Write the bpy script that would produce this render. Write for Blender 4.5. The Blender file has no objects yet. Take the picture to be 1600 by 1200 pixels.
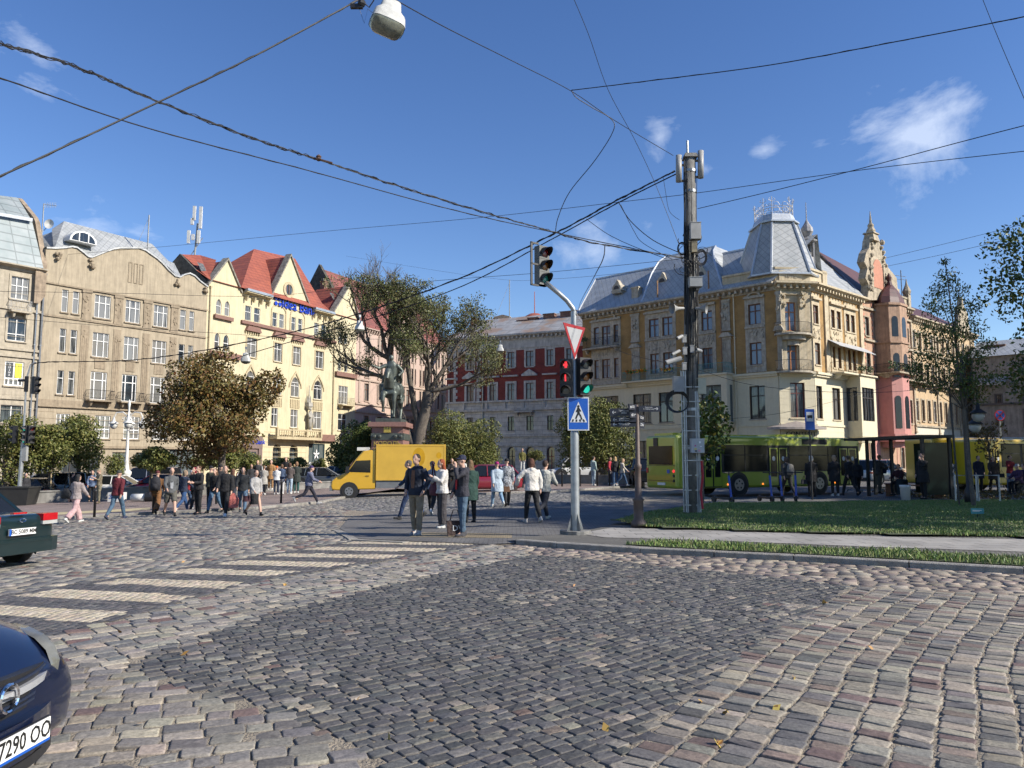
import bpy,bmesh,math,random
import numpy as np
from mathutils import Vector,Matrix
random.seed(7);RNG=np.random.default_rng(7)
SC=bpy.context.scene;COL=SC.collection
rad=math.radians
# ---------------------------------------------------------------- camera, sky, sun, exposure
PITCH=math.atan2(118,1200);CT,ST=math.cos(PITCH),math.sin(PITCH)
CAM=Vector((0,0,1.7))
cd=bpy.data.cameras.new('camera');cam=bpy.data.objects.new('camera',cd);COL.objects.link(cam)
cam.location=CAM;cam.rotation_euler=(rad(90)+PITCH,0,0)
cd.sensor_width=36;cd.lens=27;cd.clip_start=.05;cd.clip_end=3000
SC.camera=cam
SUN_EL,SUN_AZ=rad(33),rad(109) # azimuth measured from +y (away from the camera) towards +x (right)
S=Vector((math.sin(SUN_AZ)*math.cos(SUN_EL),math.cos(SUN_AZ)*math.cos(SUN_EL),math.sin(SUN_EL)))
W=bpy.data.worlds.new('World');SC.world=W;W.use_nodes=True
nt=W.node_tree;N=nt.nodes;Lk=nt.links
bg=N['Background'];sky=N.new('ShaderNodeTexSky');sky.sky_type='NISHITA';sky.sun_disc=False
sky.sun_elevation=SUN_EL;sky.sun_rotation=SUN_AZ;sky.air_density=1.0;sky.dust_density=.0;sky.ozone_density=2.0;sky.altitude=300
bg.inputs['Strength'].default_value=.108
# small fair weather clouds, laid out by direction
tc=N.new('ShaderNodeTexCoord');sepd=N.new('ShaderNodeSeparateXYZ');Lk.new(tc.outputs['Generated'],sepd.inputs[0])
nz=N.new('ShaderNodeTexNoise');nz.inputs['Scale'].default_value=7;nz.inputs['Detail'].default_value=9;nz.inputs['Roughness'].default_value=.62;nz.inputs['Distortion'].default_value=.35
mp=N.new('ShaderNodeMapping');mp.inputs['Scale'].default_value=(1,1,1.7);Lk.new(tc.outputs['Generated'],mp.inputs[0]);Lk.new(mp.outputs[0],nz.inputs['Vector'])
acc=None
def wmath(op,a,b=None,c=None):
    m=N.new('ShaderNodeMath');m.operation=op
    for i,v in enumerate((a,b,c)):
        if v is None:continue
        if isinstance(v,(int,float)):m.inputs[i].default_value=v
        else:Lk.new(v,m.inputs[i])
    return m.outputs[0]
def pdir(px,py):
    a,b=(px-800)/1200,(600-py)/1200
    return Vector((a,CT-b*ST,ST+b*CT))
for(px,py,r,amp)in[(1445,205,.12,1.15),(1490,165,.07,1.0),(1400,235,.07,.8),(1030,215,.04,.6),(1100,262,.03,.6),(930,390,.075,1.0),(1010,350,.03,.5),(1195,235,.03,.5),
                         (150,352,.08,1.1),(215,365,.06,.9),(65,85,.07,.85),(1330,215,.05,.45),(270,372,.035,.55),(30,150,.03,.35)]:
    d=pdir(px,py).normalized()
    vm=N.new('ShaderNodeVectorMath');vm.operation='DISTANCE';Lk.new(tc.outputs['Generated'],vm.inputs[0]);vm.inputs[1].default_value=d
    f=wmath('SUBTRACT',1.0,wmath('DIVIDE',vm.outputs['Value'],r));f=wmath('MAXIMUM',f,0.0);f=wmath('MULTIPLY',f,amp)
    acc=f if acc is None else wmath('MAXIMUM',acc,f)
cl=wmath('SUBTRACT',wmath('ADD',wmath('MULTIPLY',acc,.62),wmath('MULTIPLY',nz.outputs['Fac'],1.5)),1.06)
cl=wmath('MULTIPLY',wmath('MAXIMUM',cl,0.0),1.35);cl=wmath('MULTIPLY',wmath('MINIMUM',cl,.5),wmath('GREATER_THAN',acc,.0))
mx=N.new('ShaderNodeMixRGB');Lk.new(cl,mx.inputs[0]);hs=N.new('ShaderNodeHueSaturation');hs.inputs['Saturation'].default_value=1.22;hs.inputs['Hue'].default_value=.512;Lk.new(sky.outputs[0],hs.inputs['Color']);Lk.new(hs.outputs[0],mx.inputs[1]);mx.inputs[2].default_value=(6.6,7.2,8.2,1)
Lk.new(mx.outputs[0],bg.inputs['Color'])
sd=bpy.data.lights.new('sun','SUN');sd.energy=5.0;sd.angle=rad(.53);sd.color=(1,.93,.82)
so=bpy.data.objects.new('sun',sd);COL.objects.link(so);so.rotation_euler=S.to_track_quat('Z','Y').to_euler()
SC.view_settings.view_transform='Standard';SC.view_settings.look='None';SC.view_settings.gamma=1
SC.view_settings.exposure=0.60;SC.view_settings.use_curve_mapping=False
SC.render.resolution_x=1024;SC.render.resolution_y=768
SC.cycles.max_bounces=6;SC.cycles.transparent_max_bounces=8;SC.cycles.use_adaptive_sampling=True;SC.cycles.adaptive_threshold=.02
SC.cycles.caustics_reflective=False;SC.cycles.caustics_refractive=False
# ---------------------------------------------------------------- places
def gz(x,y):
    """height of the square: it falls gently towards the left"""
    return float(gzn(x,y))
def gzn(x,y):
    t=np.clip(1-x,0,40);return np.clip((y-5)/17,.1,1)*-.034*(t*t/(t+1.5))
def G(px,py,lift=0.0):
    d=pdir(px,py);z=0.0
    for _ in range(12):
        t=(z+lift-CAM.z)/d.z;p=CAM+d*t;z=gz(p.x,p.y)
    return p
def at(px,dep,lift=0.0):
    """ground point seen in column px, dep metres ahead"""
    x=(px-800)/1200*CT*dep
    return Vector((x,dep,gz(x,dep)+lift))
def P(px,py,dep):
    d=pdir(px,py);return CAM+d*(dep/d.y)
def towards(p,vp,px):
    """walk from p along the direction that vanishes at column vp until column px"""
    dx=(vp-800)/1200*CT;r=(px-800)/1200*CT
    t=(r*p.y-p.x)/(dx-r)
    q=Vector((p.x+dx*t,p.y+t,0));q.z=gz(q.x,q.y);return q
# ---------------------------------------------------------------- mesh builder
class MB:
    def __init__(s):s.v=[];s.f=[];s.m=[];s.mi=0;s.sm=[];s.smooth=False;s.X=None
    def add(s,vs,fs):
        o=len(s.v)
        if s.X is not None:vs=[s.X@Vector(q)for q in vs]
        s.v+=[tuple(q)for q in vs]
        for f in fs:s.f.append(tuple(i+o for i in f));s.m.append(s.mi);s.sm.append(s.smooth)
        return s
    def box(s,x0,x1,y0,y1,z0,z1):
        return s.add([(x0,y0,z0),(x1,y0,z0),(x1,y1,z0),(x0,y1,z0),(x0,y0,z1),(x1,y0,z1),(x1,y1,z1),(x0,y1,z1)],
                     [(0,3,2,1),(4,5,6,7),(0,1,5,4),(1,2,6,5),(2,3,7,6),(3,0,4,7)])
    def taper(s,cx,cy,z0,z1,a0,b0,a1,b1):
        return s.add([(cx-a0,cy-b0,z0),(cx+a0,cy-b0,z0),(cx+a0,cy+b0,z0),(cx-a0,cy+b0,z0),(cx-a1,cy-b1,z1),(cx+a1,cy-b1,z1),(cx+a1,cy+b1,z1),(cx-a1,cy+b1,z1)],
                     [(0,3,2,1),(4,5,6,7),(0,1,5,4),(1,2,6,5),(2,3,7,6),(3,0,4,7)])
    def poly(s,pts):return s.add(pts,[tuple(range(len(pts)))])
    def prism(s,pts,y0,y1):
        """outline in x,z pushed from y0 to y1"""
        n=len(pts);vs=[(a,y0,b)for a,b in pts]+[(a,y1,b)for a,b in pts]
        fs=[tuple(range(n)),tuple(range(2*n-1,n-1,-1))]+[(i,n+i,n+(i+1)%n,(i+1)%n)for i in range(n)]
        return s.add(vs,fs)
    def prismz(s,pts,z0,z1):
        n=len(pts);vs=[(a,b,z0)for a,b in pts]+[(a,b,z1)for a,b in pts]
        return s.add(vs,[tuple(range(n-1,-1,-1)),tuple(range(n,2*n))]+[(i,(i+1)%n,n+(i+1)%n,n+i)for i in range(n)])
    def tube(s,pts,r,n=6,cap=True):
        pts=[Vector(q)for q in pts];k=len(pts);rr=r if isinstance(r,(list,tuple))else[r]*k
        vs=[];ref=None
        for i in range(k):
            d=(pts[min(i+1,k-1)]-pts[max(i-1,0)])
            if d.length<1e-9:d=Vector((0,0,1))
            d.normalize()
            if ref is None:ref=Vector((1,0,0))if abs(d.x)<.9 else Vector((0,1,0))
            a=(ref-d*ref.dot(d)).normalized();b=d.cross(a);ref=a
            for j in range(n):
                t=2*math.pi*j/n;vs.append(pts[i]+(a*math.cos(t)+b*math.sin(t))*rr[i])
        fs=[(i*n+j,i*n+(j+1)%n,(i+1)*n+(j+1)%n,(i+1)*n+j)for i in range(k-1)for j in range(n)]
        if cap:fs+=[tuple(range(n-1,-1,-1)),tuple(range((k-1)*n,k*n))]
        return s.add(vs,fs)
    def rings(s,rs,n=12):
        """closed loft through ellipses (cx,cy,cz,rx,ry)"""
        vs=[]
        for(cx,cy,cz,rx,ry)in rs:
            for j in range(n):
                t=2*math.pi*j/n;vs.append((cx+rx*math.cos(t),cy+ry*math.sin(t),cz))
        k=len(rs);fs=[(i*n+j,i*n+(j+1)%n,(i+1)*n+(j+1)%n,(i+1)*n+j)for i in range(k-1)for j in range(n)]
        return s.add(vs,fs+[tuple(range(n-1,-1,-1)),tuple(range((k-1)*n,k*n))])
    def lathe(s,prof,cx=0,cy=0,n=12):
        return s.rings([(cx,cy,z,r,r)for r,z in prof],n)
    def ball(s,c,rx,ry=None,rz=None,n=10,m=7):
        ry=rx if ry is None else ry;rz=rx if rz is None else rz
        rs=[]
        for i in range(1,m):
            t=math.pi*i/m;rs.append((c[0],c[1],c[2]-rz*math.cos(t),rx*math.sin(t),ry*math.sin(t)))
        return s.rings(rs,n)
    def build(s,name,mat,parent=None,smooth=False):
        me=bpy.data.meshes.new(name);me.from_pydata(s.v,[],s.f)
        for m_ in(mat if isinstance(mat,(list,tuple))else[mat]):me.materials.append(m_)
        if any(s.m):me.polygons.foreach_set('material_index',s.m)
        if smooth or any(s.sm):me.polygons.foreach_set('use_smooth',[True]*len(s.f)if smooth else s.sm)
        me.update()
        return link(name,me,parent)
def link(name,me,parent=None):
    o=bpy.data.objects.new(name,me);COL.objects.link(o)
    if parent is not None:o.parent=parent
    return o
def tag(o,label=None,cat=None,group=None,kind=None):
    if label:o['label']=label
    if cat:o['category']=cat
    if group:o['group']=group
    if kind:o['kind']=kind
    return o
def empty(name,loc,rz=0,label=None,cat=None,group=None):
    o=bpy.data.objects.new(name,None);COL.objects.link(o);o.location=loc;o.rotation_euler=(0,0,rz);o.empty_display_size=.3
    return tag(o,label,cat,group)
def copy_tree(o,parent=None):
    c=o.copy();COL.objects.link(c);c.parent=parent
    if parent is not None:c.matrix_parent_inverse=o.matrix_parent_inverse
    for ch in list(o.children):copy_tree(ch,c)
    return c
def structure(o):o['kind']='structure';return o
TMP=bpy.data.scenes.new('workbench')
def evaluated(o):
    """mesh of an object with its modifiers, worked out in a scene of its own"""
    TMP.collection.objects.link(o);vl=TMP.view_layers[0];vl.update();me=bpy.data.meshes.new_from_object(o.evaluated_get(vl.depsgraph));TMP.collection.objects.unlink(o);return me
def text(name,body,size,mat,parent,loc,rot,ext=.01,align='CENTER',bold=0.0,sx=1.0,line=1.0):
    cu=bpy.data.curves.new(name,'FONT');cu.body=body;cu.size=size;cu.extrude=ext;cu.align_x=align;cu.align_y='CENTER';cu.offset=bold;cu.space_line=line
    cu.resolution_u=2;t=bpy.data.objects.new('tmp',cu);me=evaluated(t);bpy.data.objects.remove(t);me.name=name;me.materials.clear();me.materials.append(mat)
    o=link(name,me,parent);o.location=loc;o.rotation_euler=rot;o.scale=(sx,1,1);return o
# ---------------------------------------------------------------- materials
MATS={}
def mat(name,col,rough=.7,metal=0.0,vary=.12,scale=3.0,bump=0.0,bscale=None,col2=None,streak=0.0,spec=.5,coat=0.0,emis=None,alpha=None,island=None,trans=0.0):
    if name in MATS:return MATS[name]
    m=bpy.data.materials.new(name);MATS[name]=m;m.use_nodes=True;n=m.node_tree.nodes;l=m.node_tree.links
    b=n['Principled BSDF'];b.inputs['Roughness'].default_value=rough;b.inputs['Metallic'].default_value=metal
    b.inputs['Specular IOR Level'].default_value=spec;b.inputs['Coat Weight'].default_value=coat;b.inputs['Transmission Weight'].default_value=trans
    if emis:b.inputs['Emission Color'].default_value=(*emis[0],1);b.inputs['Emission Strength'].default_value=emis[1]
    c1=Vector(col);c2=Vector(col2)if col2 else c1*(1-2.2*vary)
    t=n.new('ShaderNodeTexCoord');nz_=n.new('ShaderNodeTexNoise');nz_.inputs['Scale'].default_value=scale;nz_.inputs['Detail'].default_value=6;nz_.inputs['Roughness'].default_value=.65
    l.new(t.outputs['Object'],nz_.inputs['Vector'])
    r=n.new('ShaderNodeValToRGB');r.color_ramp.elements[0].position=.33;r.color_ramp.elements[1].position=.66
    r.color_ramp.elements[0].color=(*[max(0,x)for x in c2],1);r.color_ramp.elements[1].color=(*c1,1)
    l.new(nz_.outputs['Fac'],r.inputs[0]);out=r.outputs[0]
    if island:
        ge=n.new('ShaderNodeNewGeometry');ri=n.new('ShaderNodeValToRGB')
        el=ri.color_ramp.elements;k=len(island)
        while len(el)<k:el.new(.5)
        for i,c in enumerate(island):el[i].position=i/(k-1);el[i].color=(*c,1)
        l.new(ge.outputs['Random Per Island'],ri.inputs[0]);out=ri.outputs[0]
    if streak:
        mp_=n.new('ShaderNodeMapping');mp_.inputs['Scale'].default_value=(2.2,2.2,.18);l.new(t.outputs['Object'],mp_.inputs[0])
        n2=n.new('ShaderNodeTexNoise');n2.inputs['Scale'].default_value=1.6;n2.inputs['Detail'].default_value=8;n2.inputs['Roughness'].default_value=.7;l.new(mp_.outputs[0],n2.inputs['Vector'])
        r2=n.new('ShaderNodeValToRGB');r2.color_ramp.elements[0].position=.38;r2.color_ramp.elements[1].position=.58
        r2.color_ramp.elements[0].color=(1-streak,1-streak,1-streak,1);r2.color_ramp.elements[1].color=(1,1,1,1);l.new(n2.outputs['Fac'],r2.inputs[0])
        mm=n.new('ShaderNodeMixRGB');mm.blend_type='MULTIPLY';mm.inputs[0].default_value=1;l.new(out,mm.inputs[1]);l.new(r2.outputs[0],mm.inputs[2]);out=mm.outputs[0]
    l.new(out,b.inputs['Base Color'])
    if bump:
        nb=n.new('ShaderNodeTexNoise');nb.inputs['Scale'].default_value=bscale or scale*4;nb.inputs['Detail'].default_value=5;l.new(t.outputs['Object'],nb.inputs['Vector'])
        bp=n.new('ShaderNodeBump');bp.inputs['Strength'].default_value=bump;bp.inputs['Distance'].default_value=.05;l.new(nb.outputs['Fac'],bp.inputs['Height']);l.new(bp.outputs[0],b.inputs['Normal'])
    return m
def banded(name,col,col2,freq,axis='z',rough=.6,metal=0.0,diag=False,depth=.5,vary=.12,blotch=None):
    """roof covering: courses (and joints along x) with weathering"""
    if name in MATS:return MATS[name]
    m=bpy.data.materials.new(name);MATS[name]=m;m.use_nodes=True;n=m.node_tree.nodes;l=m.node_tree.links
    b=n['Principled BSDF'];b.inputs['Roughness'].default_value=rough;b.inputs['Metallic'].default_value=metal
    t=n.new('ShaderNodeTexCoord');mp_=n.new('ShaderNodeMapping');l.new(t.outputs['Object'],mp_.inputs[0])
    sx=n.new('ShaderNodeSeparateXYZ');l.new(mp_.outputs[0],sx.inputs[0])
    def mth(op,a,b_=None):
        q=n.new('ShaderNodeMath');q.operation=op
        for i,v in enumerate((a,b_)):
            if v is None:continue
            if isinstance(v,(int,float)):q.inputs[i].default_value=v
            else:l.new(v,q.inputs[i])
        return q.outputs[0]
    z,x=sx.outputs['Z'],sx.outputs['X']
    if diag:a1,a2=mth('ADD',z,x),mth('SUBTRACT',z,x)
    else:a1,a2=z,x
    f1=mth('FRACT',mth('MULTIPLY',a1,freq));f2=mth('FRACT',mth('MULTIPLY',a2,freq*(1 if diag else .6)))
    line=mth('MAXIMUM',mth('LESS_THAN',f1,.14),mth('LESS_THAN',f2,.12 if diag else .07))
    nz_=n.new('ShaderNodeTexNoise');nz_.inputs['Scale'].default_value=.9;nz_.inputs['Detail'].default_value=8;l.new(t.outputs['Object'],nz_.inputs['Vector'])
    r=n.new('ShaderNodeValToRGB');r.color_ramp.elements[0].position=.35;r.color_ramp.elements[1].position=.65
    r.color_ramp.elements[0].color=(*col2,1);r.color_ramp.elements[1].color=(*col,1);l.new(nz_.outputs['Fac'],r.inputs[0])
    mm=n.new('ShaderNodeMixRGB');mm.blend_type='MULTIPLY';l.new(mth('MULTIPLY',line,depth),mm.inputs[0]);l.new(r.outputs[0],mm.inputs[1]);mm.inputs[2].default_value=(.35,.35,.35,1)
    out=mm.outputs[0]
    if blotch:
        n3=n.new('ShaderNodeTexNoise');n3.inputs['Scale'].default_value=.45;n3.inputs['Detail'].default_value=5;l.new(t.outputs['Object'],n3.inputs['Vector'])
        r3=n.new('ShaderNodeValToRGB');r3.color_ramp.elements[0].position=.52;r3.color_ramp.elements[1].position=.62;l.new(n3.outputs['Fac'],r3.inputs[0])
        m3=n.new('ShaderNodeMixRGB');l.new(r3.outputs[0],m3.inputs[0]);l.new(out,m3.inputs[1]);m3.inputs[2].default_value=(*blotch,1);out=m3.outputs[0]
    l.new(out,b.inputs['Base Color'])
    bp=n.new('ShaderNodeBump');bp.inputs['Strength'].default_value=.6;bp.inputs['Distance'].default_value=.04;l.new(mth('SUBTRACT',1.0,f1 if not diag else line),bp.inputs['Height']);l.new(bp.outputs[0],b.inputs['Normal'])
    return m
def brickmat(name,c1,c2,mortar,sc=1.0,bw=.5,rh=.25,ms=.02,rough=.8,axes='xz'):
    if name in MATS:return MATS[name]
    m=bpy.data.materials.new(name);MATS[name]=m;m.use_nodes=True;n=m.node_tree.nodes;l=m.node_tree.links
    b=n['Principled BSDF'];b.inputs['Roughness'].default_value=rough
    t=n.new('ShaderNodeTexCoord');sx=n.new('ShaderNodeSeparateXYZ');cx=n.new('ShaderNodeCombineXYZ');l.new(t.outputs['Object'],sx.inputs[0])
    l.new(sx.outputs[axes[0].upper()],cx.inputs[0]);l.new(sx.outputs[axes[1].upper()],cx.inputs[1])
    br=n.new('ShaderNodeTexBrick');l.new(cx.outputs[0],br.inputs['Vector']);br.inputs['Color1'].default_value=(*c1,1);br.inputs['Color2'].default_value=(*c2,1);br.inputs['Mortar'].default_value=(*mortar,1)
    br.inputs['Scale'].default_value=sc;br.inputs['Brick Width'].default_value=bw;br.inputs['Row Height'].default_value=rh;br.inputs['Mortar Size'].default_value=ms
    nz_=n.new('ShaderNodeTexNoise');nz_.inputs['Scale'].default_value=1.1;nz_.inputs['Detail'].default_value=8;l.new(t.outputs['Object'],nz_.inputs['Vector'])
    r=n.new('ShaderNodeValToRGB');r.color_ramp.elements[0].position=.3;r.color_ramp.elements[1].position=.7;r.color_ramp.elements[0].color=(.68,.68,.68,1);r.color_ramp.elements[1].color=(1.1,1.1,1.1,1);l.new(nz_.outputs['Fac'],r.inputs[0])
    mm=n.new('ShaderNodeMixRGB');mm.blend_type='MULTIPLY';mm.inputs[0].default_value=1;l.new(br.outputs['Color'],mm.inputs[1]);l.new(r.outputs[0],mm.inputs[2]);l.new(mm.outputs[0],b.inputs['Base Color'])
    bp=n.new('ShaderNodeBump');bp.inputs['Strength'].default_value=.5;bp.inputs['Distance'].default_value=.03;bp.invert=True;l.new(br.outputs['Fac'],bp.inputs['Height']);l.new(bp.outputs[0],b.inputs['Normal'])
    return m
def glassmat(name,dark=(.02,.025,.03),pale=(.15,.15,.14),amount=.45):
    """window pane: dark room behind, now and then a pale curtain or painted sky tint, glossy front"""
    if name in MATS:return MATS[name]
    m=bpy.data.materials.new(name);MATS[name]=m;m.use_nodes=True;n=m.node_tree.nodes;l=m.node_tree.links
    b=n['Principled BSDF'];b.inputs['Roughness'].default_value=.04;b.inputs['Specular IOR Level'].default_value=.8
    oi=n.new('ShaderNodeObjectInfo');t=n.new('ShaderNodeTexCoord');mp_=n.new('ShaderNodeMapping');mp_.inputs['Scale'].default_value=(5,5,.35);l.new(t.outputs['Object'],mp_.inputs[0])
    nz_=n.new('ShaderNodeTexNoise');nz_.inputs['Scale'].default_value=1.3;nz_.inputs['Detail'].default_value=3;l.new(mp_.outputs[0],nz_.inputs['Vector'])
    ad=n.new('ShaderNodeMath');ad.operation='MULTIPLY_ADD';l.new(oi.outputs['Random'],ad.inputs[0]);ad.inputs[1].default_value=.45;l.new(nz_.outputs['Fac'],ad.inputs[2])
    r=n.new('ShaderNodeValToRGB');r.color_ramp.elements[0].position=1-amount-.08;r.color_ramp.elements[1].position=1-amount+.12;r.color_ramp.elements[0].color=(*dark,1);r.color_ramp.elements[1].color=(*pale,1)
    l.new(ad.outputs[0],r.inputs[0]);l.new(r.outputs[0],b.inputs['Base Color'])
    n2=n.new('ShaderNodeTexNoise');n2.inputs['Scale'].default_value=.8;l.new(t.outputs['Object'],n2.inputs['Vector'])
    bp=n.new('ShaderNodeBump');bp.inputs['Strength'].default_value=.12;bp.inputs['Distance'].default_value=.03;l.new(n2.outputs['Fac'],bp.inputs['Height']);l.new(bp.outputs[0],b.inputs['Normal'])
    return m
# ---------------------------------------------------------------- ground
def in_poly(x,y,poly):
    x=np.asarray(x);y=np.asarray(y);ins=np.zeros(x.shape,bool);n=len(poly)
    for i in range(n):
        x1,y1=poly[i];x2,y2=poly[(i+1)%n]
        c=((y1>y)!=(y2>y))&(x<(x2-x1)*(y-y1)/((y2-y1)if abs(y2-y1)>1e-12 else 1e-12)+x1);ins^=c
    return ins
def gp(pts,lift=0.0):return[(G(a,b,lift).x,G(a,b,lift).y)for a,b in pts]
def colmesh(name,V,F,col,material,parent=None,smooth=True):
    """mesh from arrays with one colour per vertex"""
    me=bpy.data.meshes.new(name);me.vertices.add(len(V));me.vertices.foreach_set('co',V.astype(np.float32).ravel())
    ls=np.array([len(f)for f in F],np.int32)if isinstance(F,list)else None
    if isinstance(F,tuple): # (quads, tris)
        q,t=F;idx=np.concatenate([q.ravel(),t.ravel()]).astype(np.int32);tot=np.concatenate([np.full(len(q),4),np.full(len(t),3)]).astype(np.int32)
    else:idx=np.array([i for f in F for i in f],np.int32);tot=ls
    st=np.concatenate([[0],np.cumsum(tot)[:-1]]).astype(np.int32)
    me.loops.add(len(idx));me.loops.foreach_set('vertex_index',idx);me.polygons.add(len(tot));me.polygons.foreach_set('loop_start',st);me.polygons.foreach_set('loop_total',tot)
    me.polygons.foreach_set('use_smooth',np.full(len(tot),smooth));me.update(calc_edges=True)
    if col is not None:
        ca=me.color_attributes.new('tint','FLOAT_COLOR','POINT');c4=np.ones((len(V),4),np.float32);c4[:,:3]=col;ca.data.foreach_set('color',c4.ravel())
    me.materials.append(material);return link(name,me,parent)
def tintmat(name,rough=.75,fine=40.0,bump=.35,amt=.5):
    m=bpy.data.materials.new(name);m.use_nodes=True;n=m.node_tree.nodes;l=m.node_tree.links;b=n['Principled BSDF'];b.inputs['Roughness'].default_value=rough;b.inputs['Specular IOR Level'].default_value=.35
    a=n.new('ShaderNodeVertexColor');a.layer_name='tint';t=n.new('ShaderNodeTexCoord');z=n.new('ShaderNodeTexNoise');z.inputs['Scale'].default_value=fine;z.inputs['Detail'].default_value=6;z.inputs['Roughness'].default_value=.7;l.new(t.outputs['Object'],z.inputs['Vector'])
    r=n.new('ShaderNodeValToRGB');r.color_ramp.elements[0].position=.3;r.color_ramp.elements[1].position=.72;k=1-amt;r.color_ramp.elements[0].color=(k,k,k,1);r.color_ramp.elements[1].color=(1.25,1.23,1.2,1);l.new(z.outputs['Fac'],r.inputs[0])
    mm=n.new('ShaderNodeMixRGB');mm.blend_type='MULTIPLY';mm.inputs[0].default_value=1;l.new(a.outputs[0],mm.inputs[1]);l.new(r.outputs[0],mm.inputs[2]);l.new(mm.outputs[0],b.inputs['Base Color'])
    bp=n.new('ShaderNodeBump');bp.inputs['Strength'].default_value=bump;bp.inputs['Distance'].default_value=.012;l.new(z.outputs['Fac'],bp.inputs['Height']);l.new(bp.outputs[0],b.inputs['Normal'])
    return m
STONE=tintmat('setts')
def sheet(name,poly,z,material,nx=1,parent=None,follow=True,step=4.0):
    """flat paving sheet clipped to an outline, following the fall of the square"""
    bm=bmesh.new();vs=[bm.verts.new((a,b,0))for a,b in poly];bm.faces.new(vs)
    if follow:
        xs=[a for a,b in poly];x=math.floor(max(min(xs),-40)/step)*step
        while x<min(max(xs),1.1):
            bmesh.ops.bisect_plane(bm,geom=bm.verts[:]+bm.edges[:]+bm.faces[:],plane_co=(x,0,0),plane_no=(1,0,0));x+=step if x<-8 else 1.0
    if follow:
        for y in range(5,23):bmesh.ops.bisect_plane(bm,geom=bm.verts[:]+bm.edges[:]+bm.faces[:],plane_co=(0,y,0),plane_no=(0,1,0))
    for v in bm.verts:v.co.z=(gz(v.co.x,v.co.y)if follow else 0)+z
    for f in bm.faces:
        if f.normal.z<0:f.normal_flip()
    me=bpy.data.meshes.new(name);bm.to_mesh(me);bm.free();me.materials.append(material)
    o=link(name,me,parent);return o
def stones(poly,ang,sl,sw,joint,colfn,zj=.006,rich=True,jit=.16,zoff=0.0,curve=0.0,keep=None,arc=None,lenvar=.25,wv=1.0,drop=.02,bev=.012):
    """courses of setts: ang = direction of a course, sl = length along it, sw = course width"""
    P_=np.array(poly);c,s=math.cos(ang),math.sin(ang)
    cx,cy=P_.mean(0);U=(P_[:,0]-cx)*c+(P_[:,1]-cy)*s;V=-(P_[:,0]-cx)*s+(P_[:,1]-cy)*c
    u0,u1,v0,v1=U.min()-1,U.max()+1,V.min()-1,V.max()+1
    rows=int((v1-v0)/sw)+1;us=[];vs=[];L=[]
    for r in range(rows):
        u=u0+RNG.random()*sl;n=int((u1-u0)/sl*1.4)
        ln=sl*(1+lenvar*(RNG.random(n)*2-1));e=u+np.cumsum(ln);us.append(e-ln/2);L.append(ln);vs.append(np.full(n,v0+r*sw))
    u=np.concatenate(us);v=np.concatenate(vs);ln=np.concatenate(L)
    wob=curve*np.sin(u*.55+1.0)+wv*(.05*np.sin(u*1.7+v*.35)+.03*np.sin(u*4.1+v*1.1))
    vv=v+wob
    X=cx+u*c-vv*s;Y=cy+u*s+vv*c
    k=in_poly(X,Y,poly)
    if keep is not None:k&=keep(X,Y)
    # leave out what lies far outside the frame
    k&=(np.abs(X)<.667*Y*1.12+1.4)&(Y>1.6)
    X,Y,ln=X[k],Y[k],ln[k];n=len(X)
    if n==0:return None
    hl=ln/2-joint/2;hw=np.full(n,sw/2-joint/2)*(1-.08*RNG.random(n))
    rot=ang+RNG.normal(0,.05,n);cr,sr=np.cos(rot),np.sin(rot)
    col=colfn(X,Y,n);z0=gzn(X,Y)+zoff+RNG.normal(0,zj,n);tx,ty=RNG.normal(0,.022,n),RNG.normal(0,.026,n)
    if rich:
        cq=np.array([(1,.80),(.955,.955),(.80,1),(-.80,1),(-.955,.955),(-1,.80),(-1,-.80),(-.955,-.955),(-.80,-1),(.80,-1),(.955,-.955),(1,-.80)]);ex,ey=cq[:,0],cq[:,1]
        lay=[(1.0,-.045),(1.0,-.008),(.955,-.001),(.88,.0),(.5,.001)];m=12
        per=m*len(lay)+1;V_=np.zeros((n,per,3));jr=1+jit*(RNG.random((n,m))-.5)
        for li,(sc_,dz)in enumerate(lay):
            q=jr if li<4 else np.ones((n,m))
            lx=ex*hl[:,None]*sc_*q;ly=ey*hw[:,None]*sc_*q
            V_[:,li*m:(li+1)*m,0]=X[:,None]+lx*cr[:,None]-ly*sr[:,None];V_[:,li*m:(li+1)*m,1]=Y[:,None]+lx*sr[:,None]+ly*cr[:,None]
            V_[:,li*m:(li+1)*m,2]=z0[:,None]+dz+(tx[:,None]*lx+ty[:,None]*ly)+(RNG.normal(0,.0016,(n,m))if li else 0)
        V_[:,-1,0]=X;V_[:,-1,1]=Y;V_[:,-1,2]=z0+.0015+RNG.normal(0,.0015,n)
        base=np.array([[li*m+j,li*m+(j+1)%m,(li+1)*m+(j+1)%m,(li+1)*m+j]for li in range(len(lay)-1)for j in range(m)])
        tri=np.array([[(len(lay)-1)*m+j,(len(lay)-1)*m+(j+1)%m,per-1]for j in range(m)])
    else:
        per=8;V_=np.zeros((n,8,3));ex=np.array([-1,1,1,-1]);ey=np.array([-1,-1,1,1])
        for li,(ins,dz)in enumerate([(0,-drop),(bev,0.0)]):
            jr=1+jit*(RNG.random((n,4))-.5);lx=ex*(hl[:,None]-ins)*jr;ly=ey*(hw[:,None]-ins)*jr
            V_[:,li*4:li*4+4,0]=X[:,None]+lx*cr[:,None]-ly*sr[:,None];V_[:,li*4:li*4+4,1]=Y[:,None]+lx*sr[:,None]+ly*cr[:,None]
            V_[:,li*4:li*4+4,2]=z0[:,None]+dz+(tx[:,None]*lx+ty[:,None]*ly)*li
        base=np.array([[j,(j+1)%4,4+(j+1)%4,4+j]for j in range(4)]+[[4,5,6,7]]);tri=np.zeros((0,3),int)
    off=np.arange(n)*per
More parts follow.
